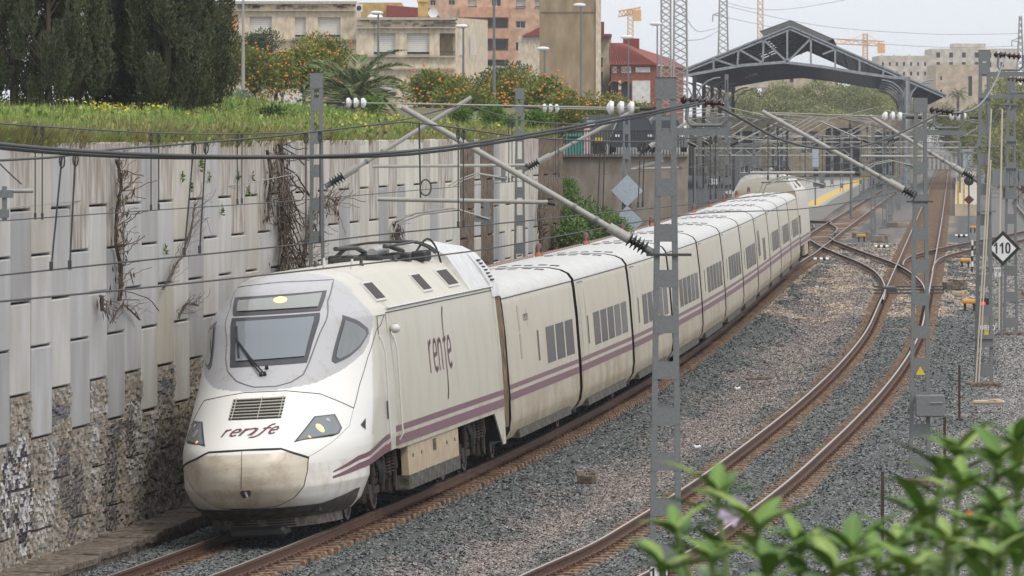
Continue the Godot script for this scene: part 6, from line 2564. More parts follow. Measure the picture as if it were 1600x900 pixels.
# ---------------------------------------------------------------- buildings and station
func facade(o: Node3D, d: float, x0: float, y0: float, x1: float, y1: float, openings: Array, m: Material, called := "wall", thick := 0.35, org := Vector3.ZERO) -> void:
	# wall facing the camera with real openings; pixel rectangles at depth d; openings: [x0, y0, x1, y1, kind]
	var xs := [x0, x1]
	var ys := [y0, y1]
	for q in openings:
		xs.append_array([q[0], q[2]])
		ys.append_array([q[1], q[3]])
	xs.sort()
	ys.sort()
	var mb := MB.new()
	for i in xs.size() - 1:
		if xs[i + 1] - xs[i] < 0.01:
			continue
		for j in ys.size() - 1:
			if ys[j + 1] - ys[j] < 0.01:
				continue
			var cx_: float = (xs[i] + xs[i + 1]) / 2.0
			var cy: float = (ys[j] + ys[j + 1]) / 2.0
			var hole := false
			for q in openings:
				if cx_ > q[0] and cx_ < q[2] and cy > q[1] and cy < q[3]:
					hole = true
			if hole:
				continue
			var a := P(xs[i], ys[j + 1], d)
			var b := P(xs[i + 1], ys[j], d)
			mb.face(Vector3(a.x, a.y, -d), Vector3(b.x, a.y, -d), Vector3(b.x, b.y, -d), Vector3(a.x, b.y, -d), Vector3(0, 0, 1))
	for q in openings:
		var a := P(q[0], q[3], d)
		var b := P(q[2], q[1], d)
		var z := -d
		var zz := -d - thick
		mb.face(Vector3(a.x, a.y, z), Vector3(a.x, b.y, z), Vector3(a.x, b.y, zz), Vector3(a.x, a.y, zz), Vector3(1, 0, 0))
		mb.face(Vector3(b.x, a.y, z), Vector3(b.x, b.y, z), Vector3(b.x, b.y, zz), Vector3(b.x, a.y, zz), Vector3(-1, 0, 0))
		mb.face(Vector3(a.x, a.y, z), Vector3(b.x, a.y, z), Vector3(b.x, a.y, zz), Vector3(a.x, a.y, zz), Vector3(0, 1, 0))
		mb.face(Vector3(a.x, b.y, z), Vector3(b.x, b.y, z), Vector3(b.x, b.y, zz), Vector3(a.x, b.y, zz), Vector3(0, -1, 0))
	for i in mb.v.size():
		mb.v[i] -= o.position
	part(called, mb, m, o)
	for q in openings:
		opening(o, d, q, thick)

func opening(o: Node3D, d: float, q: Array, thick: float) -> void:
	var a := P(q[0], q[3], d) - o.position
	var b := P(q[2], q[1], d) - o.position
	var w := b.x - a.x
	var h := b.y - a.y
	var z := a.z - thick + 0.04
	var c := Vector3((a.x + b.x) / 2, (a.y + b.y) / 2, z)
	var kind: String = q[4]
	if kind == "loggia":
		# deep balcony: back wall, floor parapet and a glazed door
		var bk := MB.new()
		bk.box(c + Vector3(0, 0, -1.2), Vector3(w + 0.4, h + 0.3, 0.1))
		part("loggia_back", bk, M.flat_cream, o)
		var si := MB.new()
		si.box(Vector3(a.x - 0.05, c.y, z - 0.6), Vector3(0.1, h + 0.3, 1.4)); si.box(Vector3(b.x + 0.05, c.y, z - 0.6), Vector3(0.1, h + 0.3, 1.4)); si.box(Vector3(c.x, b.y + 0.05, z - 0.6), Vector3(w + 0.4, 0.1, 1.4)); si.box(Vector3(c.x, a.y - 0.05, z - 0.6), Vector3(w + 0.4, 0.1, 1.4))
		part("loggia_sides", si, M.flat_cream, o)
		var rl := MB.new()
		rl.bar(Vector3(a.x, a.y + h * 0.17, z + 0.2), Vector3(b.x, a.y + h * 0.17, z + 0.2), 0.05, 0.05)
		part("railing", rl, M.maroon, o)
		return
	if kind == "balcony":
		var bk := MB.new()
		bk.box(c + Vector3(0, 0, -1.0), Vector3(w + 0.3, h + 0.3, 0.1))
		bk.box(Vector3(c.x, b.y + 0.05, z - 0.5), Vector3(w + 0.3, 0.1, 1.2)); bk.box(Vector3(a.x - 0.05, c.y, z - 0.5), Vector3(0.1, h, 1.2)); bk.box(Vector3(b.x + 0.05, c.y, z - 0.5), Vector3(0.1, h, 1.2))
		part("balcony_recess", bk, M.flat_recess, o)
		var wd := MB.new()
		wd.box(c + Vector3(w * 0.1, -h * 0.05, -0.93), Vector3(w * 0.5, h * 0.6, 0.06))
		part("window", wd, M.far_glass, o)
		return
	var fr := MB.new()
	if kind == "glass":
		fr.box(Vector3(c.x, a.y + 0.03, z), Vector3(w, 0.06, 0.06)); fr.box(Vector3(c.x, b.y - 0.03, z), Vector3(w, 0.06, 0.06))
		fr.box(Vector3(a.x + 0.03, c.y, z), Vector3(0.06, h - 0.12, 0.06)); fr.box(Vector3(b.x - 0.03, c.y, z), Vector3(0.06, h - 0.12, 0.06)); fr.box(c, Vector3(0.05, h - 0.12, 0.055))
		var wo := part("window", fr, M.sign_white, o)
		var gp := MB.new()
		gp.box(c - Vector3(0, 0, 0.05), Vector3(w, h, 0.02))
		part("pane", gp, M.far_glass, wo)
	elif kind == "slot":
		fr.box(c, Vector3(w, h, 0.04))
		part("window", fr, M.far_glass, o)
	elif kind == "door":
		fr.box(c, Vector3(w, h, 0.04))
		part("doorway", fr, M.dark_room, o)
	elif kind == "orange":
		fr.box(c + Vector3(0, h * 0.12, 0.3), Vector3(w, h * 0.76, 0.03))
		var aw := part("awning", fr, M.awning, o)
		var gp := MB.new()
		gp.box(c - Vector3(0, 0, 0.05), Vector3(w, h, 0.02))
		part("pane", gp, M.far_glass, aw)
	else:
		# roller shutter, almost closed: slats over a dark gap at the sill
		var sh := MB.new()
		sh.box(c - Vector3(0, 0, 0.06), Vector3(w, h, 0.02))
		var wo := part("window", sh, M.far_glass, o)
		var gap := h * 0.12
		var n := 9
		for i in n:
			var sl := MB.new()
			var hh := (h - gap) / n
			sl.box(Vector3(c.x, b.y - hh * (i + 0.5), z), Vector3(w, hh * 0.93, 0.035))
			part("shutter_slat", sl, M.shutter, wo)
		var si := MB.new()
		si.box(Vector3(c.x, a.y - 0.03, z + thick * 0.6), Vector3(w + 0.1, 0.06, thick + 0.15))
		part("sill", si, M.flat_trim, wo)

func block(o: Node3D, d: float, x0: float, y0: float, x1: float, y1: float, deep: float, m: Material, called := "block") -> void:
	var a := P(x0, y1, d)
	var b := P(x1, y0, d)
	var mb := MB.new()
	mb.box((a + b) / 2 + Vector3(0, 0, -deep / 2 - 0.02) - o.position, Vector3(b.x - a.x, b.y - a.y, deep))
	part(called, mb, m, o)

func shellwalls(o: Node3D, d: float, x0: float, y0: float, x1: float, y1: float, deep: float, m: Material) -> void:
	# sides, back and roof behind a facade
	var a := P(x0, y1, d) - o.position
	var b := P(x1, y0, d) - o.position
	var mb := MB.new()
	var z := a.z
	mb.box(Vector3(a.x + 0.1, (a.y + b.y) / 2, z - deep / 2 - 0.4), Vector3(0.2, b.y - a.y, deep))
	mb.box(Vector3(b.x - 0.1, (a.y + b.y) / 2, z - deep / 2 - 0.4), Vector3(0.2, b.y - a.y, deep))
	part("side_wall", mb, m, o)
	var rf := MB.new()
	rf.box(Vector3((a.x + b.x) / 2, b.y - 0.15, z - deep / 2 - 0.2), Vector3(b.x - a.x - 0.02, 0.3, deep))
	part("roof", rf, M.flat_trim, o)
	var bw := MB.new()
	bw.box(Vector3((a.x + b.x) / 2, (a.y + b.y) / 2 - 0.1, z - deep - 0.4), Vector3(b.x - a.x, b.y - a.y - 0.2, 0.2))
	part("back_wall", bw, m, o)

func at_px(x: float, y: float, d: float) -> Vector3:
	var p := P(x, y, d)
	return p

func build_town() -> void:
	# street behind the bank
	var st := MB.new()
	st.prism([Vector2(-110, 286), Vector2(7.6, 286), Vector2(21, 760), Vector2(-110, 760)], Vector3(0, 5.9, 0), Vector3.RIGHT, Vector3.FORWARD, Vector3(0, 1.4, 0))
	setting("street", st, M.asphalt)
	# low cream flats
	var o := thing("apartment_block", "cream block of flats with an orange awning behind the orange trees", "building", at_px(440, 190, 405))
	facade(o, 405, 315, 2, 557, 190, [[316, 24, 369, 55, "orange"], [390, 26, 425, 56, "shutter"], [461, 27, 478, 58, "shutter"], [497, 27, 532, 58, "shutter"], [497, 96, 532, 126, "shutter"], [390, 96, 425, 126, "shutter"]], M.flat_cream)
	shellwalls(o, 405, 315, 2, 557, 190, 12, M.flat_cream)
	for y in [[4, 3.0], [16, 1.2], [62, 1.4]]:
		var cb := MB.new()
		var a := P(315, y[0], 404.8) - o.position
		var b := P(557, y[0], 404.8) - o.position
		cb.box((a + b) / 2, Vector3(b.x - a.x, 0.06 * y[1], 0.25))
		part("cornice", cb, M.flat_trim, o)
	var pe := MB.new()
	rng.seed = 2
	for i in 40:
		var p := P(rng.randf_range(330, 556), rng.randf_range(7, 15), 404.86) - o.position
		pe.box(p, Vector3(rng.randf_range(0.1, 0.7), rng.randf_range(0.03, 0.14), 0.02))
	var peo := part("peeling_paint", pe, M.peel, o)
	peo.set_meta("kind", "stuff")
	var o2 := thing("apartment_block", "lower cream block of flats with peeling cornice and rounded corner", "building", at_px(660, 190, 395))
	facade(o2, 395, 557, 28, 712, 190, [[584, 52, 618, 85, "shutter"], [636, 52, 671, 85, "shutter"], [687, 52, 720, 87, "loggia"], [640, 118, 670, 150, "glass"], [690, 118, 718, 150, "glass"], [584, 118, 618, 150, "shutter"]].map(func(q): return [q[0], q[1], minf(q[2], 711.5), q[3], q[4]]), M.flat_cream)
	shellwalls(o2, 395, 557, 28, 712, 190, 14, M.flat_cream)
	for y in [[29, 3.0], [43, 1.2], [88, 1.4], [107, 1.0]]:
		var cb := MB.new()
		var a := P(557, y[0], 394.8) - o2.position
		var b := P(712, y[0], 394.8) - o2.position
		cb.box((a + b) / 2, Vector3(b.x - a.x, 0.06 * y[1], 0.25))
		part("cornice", cb, M.flat_trim, o2)
	# its corner bends away in short faces
	var pts := [[712, 395], [730, 396.2], [745, 399.0], [756, 403.5], [762, 410.0]]
	for i in pts.size() - 1:
		var mb := MB.new()
		var a := P(pts[i][0], 190, pts[i][1])
		var b := P(pts[i + 1][0], 190, pts[i + 1][1])
		var ta := P(pts[i][0], 28 + i * 1.0, pts[i][1])
		var tb := P(pts[i + 1][0], 29 + i * 1.0, pts[i + 1][1])
		a.y = P(0, 190, 395).y
		b.y = a.y
		mb.face(a - o2.position, b - o2.position, tb - o2.position, ta - o2.position, Vector3(0.4, 0, 1))
		part("corner_wall", mb, M.flat_cream, o2)
		if i < 2:
			for y in [[54, 86], [120, 150]]:
				var wm := MB.new()
				var c := (P(pts[i][0] + 9, (y[0] + y[1]) / 2.0, pts[i][1] + 0.45)) - o2.position
				wm.box(c, Vector3(0.32, (y[1] - y[0]) * 395 / F, 0.12), Basis(Vector3.UP, -0.12 * (i + 1)))
				var wo := part("window", wm, M.shutter, o2)
	var pe2 := MB.new()
	for i in 36:
		var p := P(rng.randf_range(560, 740), rng.randf_range(30, 41), 394.86 if i % 2 else 394.84) - o2.position
		pe2.box(p, Vector3(rng.randf_range(0.1, 0.7), rng.randf_range(0.03, 0.16), 0.02))
	var peo2 := part("peeling_paint", pe2, M.peel, o2)
	peo2.set_meta("kind", "stuff")
	# roof things
	var dish := thing("satellite_dish", "white satellite dish on the roof of the lower flats", "dish", P(677, 20, 398))
	var dm := MB.new()
	dm.lathe(Vector3(0, 0, 0.1), Vector3(0.1, 0.1, -1), [[0, 0.34], [0.05, 0.3], [0.09, 0.18], [0.1, 0.0]], 18)
	part("bowl", dm, M.sign_white, dish)
	var dp := MB.new()
	dp.tube([Vector3(0, -0.7, -0.1), Vector3(0, 0, -0.05)], 0.03, 6)
	part("post", dp, M.galv, dish)
	var chm := thing("chimney_stack", "ochre rooftop stack beside the satellite dish", "chimney", P(661, 26, 400))
	block(chm, 400, 653, 2, 669, 26, 0.7, M.ochre, "stack")
	block(chm, 399.9, 651, 0, 671, 3, 0.9, M.ochre, "coping")
	var ac := thing("air_conditioner", "white air conditioner with a round fan at the end of the cream flats", "air conditioner", P(561, 12, 404))
	block(ac, 404, 556, 7, 566, 18, 0.3, M.sign_white, "case")
	var acf := MB.new()
	acf.lathe(P(561, 12.5, 403.98) - ac.position, Vector3(0, 0, 1), [[0, 0.17], [0.02, 0.17], [0.02, 0]], 14)
	part("fan", acf, M.dark_room, ac)
	var dome := thing("roof_dome", "small white dome on the roof of the lower flats", "dome", P(586, 27, 400))
	var dmb := MB.new()
	dmb.ball(Vector3(0, -0.2, 0), Vector3(0.6, 0.5, 0.6), 14, 8)
	part("shell", dmb, M.sign_white, dome)
	# salmon flats behind
	var s := thing("apartment_block", "tall salmon block of flats with stepped balconies behind the cream ones", "building", at_px(740, 190, 700))
	facade(s, 700, 660, -40, 850, 190, [[731, -2, 745, 11, "shutter"], [768, -2, 783, 10, "glass"], [806, -2, 821, 11, "shutter"], [836, -2, 846, 11, "shutter"], [762, 28, 794, 44, "balcony"], [806, 33, 821, 44, "glass"], [762, 61, 794, 79, "balcony"], [806, 66, 811, 79, "slot"], [762, 94, 794, 103, "balcony"], [672, 0, 681, 9, "glass"], [701, 0, 711, 8, "glass"]], M.salmon, "wall", 0.5)
	shellwalls(s, 700, 660, -40, 850, 190, 20, M.salmon)
	for q in [[718, 11, 795, 27], [762, 45, 795, 60], [762, 80, 788, 93]]:
		block(s, 698.6, q[0], q[1], q[2], q[3], 1.4, M.salmon_dark, "balcony_front")
	var y2 := thing("apartment_block", "ochre house with a small terracotta roof above the cream flats", "building", at_px(600, 40, 520))
	facade(y2, 520, 556, 4, 627, 60, [[604, 19, 616, 27, "slot"]], M.ochre)
	shellwalls(y2, 520, 556, 4, 627, 60, 10, M.ochre)
	var tr := MB.new()
	tr.prism([Vector2(-2.0, 0), Vector2(2.6, 0), Vector2(1.8, 0.7), Vector2(-2.0, 1.0)], P(640, 26, 515) - y2.position, Vector3.RIGHT, Vector3.UP, Vector3(0, 0, -5))
	part("roof", tr, M.tile_red, y2)
	# cream annex with a red tile slope
	var an := thing("annex_house", "cream annex with a small red tiled slope beside the blank tan block", "building", at_px(812, 190, 600))
	block(an, 600, 764, 103, 812, 190, 8, M.flat_cream, "wall")
	block(an, 598, 810, 56, 845, 190, 8, M.flat_cream, "tower")
	var rs := MB.new()
	rs.prism([Vector2(-0.6, 0), Vector2(1.6, 0), Vector2(1.6, 1.1)], P(825, 56, 597.5) - an.position, Vector3.RIGHT, Vector3.UP, Vector3(0, 0, -6))
	part("roof", rs, M.tile_red, an)
	# blank tan block
	var t := thing("blank_block", "tall tan block with a windowless rendered wall and a narrow lit edge", "building", at_px(890, 190, 560))
	block(t, 560, 844, -60, 938, 200, 14, M.tan, "wall")
	var ta := P(931, -60, 559.9) - t.position
	var tb := P(939, 200, 559.9) - t.position
	var ed := MB.new()
	ed.box(Vector3((ta.x + tb.x) / 2, (ta.y + tb.y) / 2, ta.z - 0.1), Vector3(tb.x - ta.x, ta.y - tb.y, 0.3))
	part("corner_strip", ed, M.flat_cream, t)
	for y in [19]:
		var ln := MB.new()
		var a := P(844, y, 559.95) - t.position
		var b := P(930, y, 559.95) - t.position
		ln.box((a + b) / 2, Vector3(b.x - a.x, 0.05, 0.06))
		part("floor_line", ln, M.peel, t)
	var t2 := thing("stair_tower", "cream stair tower with slot windows and a red roof edge behind the tan block", "building", at_px(946, 190, 570))
	facade(t2, 570, 938, 56, 955, 200, [[937.9 + 1, 90, 942, 105, "slot"], [939, 112, 942, 135, "slot"], [939, 140, 942, 152, "slot"]], M.flat_cream, "wall", 0.3)
	shellwalls(t2, 570, 938, 56, 955, 200, 9, M.flat_cream)
	block(t2, 569, 936, 53, 956, 58, 9, M.tile_red, "roof_edge")
	block(t2, 571, 938, 34, 944, 54, 3, M.tile_red, "roof_step")
	# brick house with hipped red roof
	var h := thing("brick_house", "red brick house with white panels, arched windows and a hipped red roof", "building", at_px(1000, 190, 560))
	var dh := 560.0
	facade(h, dh, 955, 102, 1026, 200, [[955.5, 128, 966, 160, "door"], [971, 128, 986, 160, "door"], [1016, 134, 1017, 135, "slot"]], M.brick_red, "wall", 0.4)
	shellwalls(h, dh, 955, 102, 1026, 200, 9, M.brick_red)
	for q in [[957, 104, 964, 114], [971, 104, 986, 114], [993, 105, 1016, 113], [988, 126, 1016, 161], [966.5, 126, 970.5, 140]]:
		block(h, dh - 0.12, q[0], q[1], q[2], q[3], 0.15, M.white_wash, "panel")
	for q in [[955, 166], [971, 986]]:
		var ar := MB.new()
		var c := P(q[0] + 7 if q[0] > 960 else 960.0, 134, dh - 0.1) - h.position
		var ring := []
		for j in 9:
			var a := PI * j / 8.0
			ring.append(c + Vector3(cos(a) * 0.52, sin(a) * 0.45, 0))
		ar.tube(ring, 0.09, 5)
		part("arch", ar, M.brick_red, h)
	for x in [961, 978]:
		var sc := MB.new()
		var c := P(x, 109, dh - 0.3) - h.position
		for k in 2:
			var ring := []
			for j in 13:
				var a := TAU * j / 12.0
				ring.append(c + Vector3((k * 2 - 1) * 0.2 + cos(a) * 0.15, sin(a) * 0.17, 0))
			sc.tube(ring, 0.035, 5)
		part("scroll_ornament", sc, M.brick_red, h)
	block(h, dh - 0.3, 953, 99, 1028, 103, 0.6, M.brick_red, "cornice")
	var side := MB.new()
	side.face(P(1026, 200, dh) - h.position, P(1068, 200, 585) - h.position, P(1068, 106, 585) - h.position, P(1026, 102, dh) - h.position, Vector3(1, 0, 1))
	part("side_wall", side, M.brick_red, h)
	var ridge_a := P(966, 66, 568) - h.position
	var ridge_b := P(1034, 84, 578) - h.position
	var r1 := MB.new()
	r1.face(P(952, 101, dh - 0.5) - h.position, P(1028, 101, dh - 0.5) - h.position, P(972, 67, 567) - h.position, P(952, 67, 567) - h.position, Vector3(0, 1, 1))
	part("roof_slope", r1, M.tile_red, h)
	var r2 := MB.new()
	r2.face(P(1028, 101, dh - 0.5) - h.position, P(1074, 108, 587) - h.position, P(1050, 92, 590) - h.position, P(972, 67, 567) - h.position, Vector3(1, 1, 0.5))
	part("roof_slope", r2, M.tile_red, h)
	for i in 17:
		var rt := MB.new()
		var e := i / 16.0
		rt.tube([P(lerpf(954, 1026, e), 101, dh - 0.6) - h.position, P(minf(lerpf(954, 1026, e), lerpf(954, 985, e)), lerpf(67, 76, e), 565) - h.position], 0.07, 4)
		part("tile_ridge", rt, M.tile_red, h)
	block(h, 572, 974, 60, 999, 76, 2.0, M.tile_red, "roof_lantern")
	# fence and street clutter above the abutment
	var ab := thing("abutment_wall", "weathered grey concrete wall facing the tracks behind the slope shrubs", "wall", G(950, 372, -0.2) * Vector3(1, 1, 0) + Vector3(0, 0, -212))
	var da := 212.0
	block(ab, da, 862, 244, 1075, 372, 1.2, M.old_concrete, "wall")
	block(ab, da - 0.15, 862, 241, 1075, 245, 1.5, M.old_concrete, "coping")
	var fe := thing("street_fence", "thin dark railing on top of the weathered concrete wall", "fence", P(950, 243, 211))
	for i in 46:
		var fm := MB.new()
		var x := 866.0 + i * 4.5
		fm.tube([P(x, 243, 211.6) - fe.position, P(x, 203, 211.6) - fe.position], 0.018, 4)
		part("post", fm, M.dark_steel, fe)
	var fm2 := MB.new()
	fm2.tube([P(864, 205, 211.6) - fe.position, P(1074, 203, 211.6) - fe.position], 0.025, 5)
	part("rail", fm2, M.dark_steel, fe)
	var k := thing("kiosk", "teal green roofed stall behind the street railing", "kiosk", P(900, 240, 235))
	block(k, 235, 886, 212, 912, 242, 1.2, M.teal, "body")
	block(k, 234.8, 884, 209, 914, 213, 1.6, M.teal, "roof")
	var bn := thing("street_banner", "tall pale pink banner post beside the teal stall", "banner", P(917, 240, 232))
	block(bn, 232, 913, 198, 922, 240, 0.15, M.pink, "cloth")
	var bb := thing("bin", "dark street bin with a yellow flap by the railing", "bin", P(935, 240, 233))
	block(bb, 233, 926, 222, 944, 242, 0.6, M.dark_room, "body")
	block(bb, 232.8, 929, 215, 941, 222, 0.5, M.yellow, "flap")
	var sgn := thing("street_sign", "small blue and white street sign among the orange trees", "sign", P(923, 205, 240))
	block(sgn, 240, 917, 188, 930, 192, 0.05, M.sign_blue, "band")
	block(sgn, 240, 917, 192, 930, 197, 0.05, M.sign_white, "panel")
	var sgp := MB.new()
	sgp.tube([P(923, 240, 240.1) - sgn.position, P(923, 190, 240.1) - sgn.position], 0.03, 5)
	part("post", sgp, M.galv, sgn)
	# car behind the railing
	for q in [[990, 238, 236, "dark car parked behind the street railing"], [1040, 238, 238, "grey car parked at the end of the street railing"]]:
		var c := thing("parked_car", q[3], "car", P(q[0], q[1], q[2]))
		var body := MB.new()
		body.prism([Vector2(-0.85, 0.2), Vector2(0.85, 0.2), Vector2(0.88, 0.6), Vector2(0.8, 0.82), Vector2(0.6, 1.3), Vector2(0.45, 1.42), Vector2(-0.45, 1.42), Vector2(-0.6, 1.3), Vector2(-0.8, 0.82), Vector2(-0.88, 0.6)], Vector3.ZERO, Vector3.RIGHT, Vector3.UP, Vector3(0, 0, -3.9))
		part("body", body, M.car_dark if q[0] < 1000 else M.galv, c)
		var ws := MB.new()
		ws.prism([Vector2(-0.66, 0.86), Vector2(0.66, 0.86), Vector2(0.5, 1.28), Vector2(-0.5, 1.28)], Vector3(0, 0, 0.01), Vector3.RIGHT, Vector3.UP, Vector3(0, 0, 0.01))
		part("windscreen", ws, M.far_glass, c)
		for sg in [-1, 1]:
			var hl := MB.new()
			hl.box(Vector3(sg * 0.66, 0.66, 0.02), Vector3(0.2, 0.09, 0.04))
			part("headlight", hl, M.sign_white, c)
			for z in [-0.7, -3.1]:
				var wm := MB.new()
				wm.lathe(Vector3(sg * 0.86, 0.3, z), Vector3(-sg, 0, 0), [[0, 0.0], [0, 0.3], [0.18, 0.3], [0.18, 0.0]], 14)
				part("wheel", wm, M.black_rubber, c)
	# white wall behind the orange trees with fence posts
	var ww := thing("garden_wall", "low white wall with doorways behind the orange trees", "wall", at_px(400, 175, 335))
	facade(ww, 335, 320, 146, 475, 178, [[386, 158, 399, 178, "door"], [408, 158, 415, 178, "door"]], M.white_wash, "wall", 0.2)
	for q in [[342, 152], [363, 152], [430, 150], [441, 149]]:
		var bp := thing("bollard", "dark slim bollard before the low white wall", "bollard", P(q[0], 170, 300), "bollards before the white wall")
		var bm := MB.new()
		bm.lathe(Vector3(0, -0.3, 0), Vector3.UP, [[0, 0.07], [0.9, 0.07], [0.95, 0.09], [1.05, 0.06], [1.08, 0]], 8)
		part("post", bm, M.dark_room, bp)
	# lamp posts
	for q in [[380, 0, 168, 260, "tall grey lamp post in front of the orange trees", -60], [591, 21, 190, 300, "slim lamp post with a flat white head before the low flats", 21], [724, 42, 190, 300, "lamp post with a white head at the corner of the low flats", 42], [772, -40, 190, 280, "tall grey post rising past the salmon flats", -40], [851, 77, 190, 330, "short lamp post with a white head against the blank tan wall", 77], [908, 9, 205, 330, "tall lamp post with a long white head against the blank tan wall", 9], [982, 59, 180, 420, "lamp post with a white head in front of the red roof", 59], [1027, 38, 170, 440, "lamp post with a white head beside the lattice pylons", 38]]:
		var lp := thing("street_lamp", q[4], "street lamp", P(q[0], q[2], q[3]))
		var m := MB.new()
		m.tube([Vector3(0, -0.4, 0), P(q[0], q[1], q[3]) - lp.position], [0.09 if q[0] == 380 or q[0] == 772 else 0.07, 0.05], 7)
		part("post", m, M.galv_pale if q[0] == 380 else M.galv, lp)
		if q[1] > 0:
			var hm := MB.new()
			hm.ball(P(q[0] - 2.5, q[1] - 1, q[3]) - lp.position, Vector3(10.0 * q[3] / F, 3.4 * q[3] / F, 0.16), 12, 8)
			part("lamp_head", hm, M.sign_white, lp)

func lattice(label: String, x: float, y0: float, y1: float, d: float, w0: float, w1: float, n: int, arms: Array, m: Material, called := "pylon", cat := "pylon") -> Node3D:
	var b := P(x, y1, d)
	var t := P(x, y0, d)
	var o := thing(called, label, cat, b)
	var H_ := t.y - b.y
	var c := []
	for s in [[-1, -1], [1, -1], [1, 1], [-1, 1]]:
		var mb := MB.new()
		mb.tube([Vector3(s[0] * w0 / 2, -3, s[1] * w0 / 2), Vector3(s[0] * w1 / 2, H_, s[1] * w1 / 2)], 0.05 + d * 0.00004, 4)
		part("leg", mb, m, o)
		c.append(s)
	for i in n:
		var ya := H_ * i / n
		var yb := H_ * (i + 1) / n
		var wa := lerpf(w0, w1, float(i) / n) / 2
		var wb := lerpf(w0, w1, float(i + 1) / n) / 2
		var mb := MB.new()
		for k in 4:
			var p: Array = c[k]
			var q: Array = c[(k + 1) % 4]
			mb.tube([Vector3(p[0] * wa, ya, p[1] * wa), Vector3(q[0] * wb, yb, q[1] * wb)], 0.03 + d * 0.00003, 3, false)
			mb.tube([Vector3(q[0] * wa, ya, q[1] * wa), Vector3(p[0] * wb, yb, p[1] * wb)], 0.03 + d * 0.00003, 3, false)
		part("bracing", mb, m, o)
	for a in arms:
		var y: float = H_ * a[0]
		var am := MB.new()
		am.tube([Vector3(0, y + 0.5, 0), Vector3(a[1], y, 0)], 0.06, 4)
		am.tube([Vector3(0, y - 0.2, 0), Vector3(a[1], y, 0)], 0.06, 4)
		am.tube([Vector3(a[1], y, 0), Vector3(a[1], y - 0.9, 0)], 0.08, 5)
		part("arm", am, m, o)
	return o

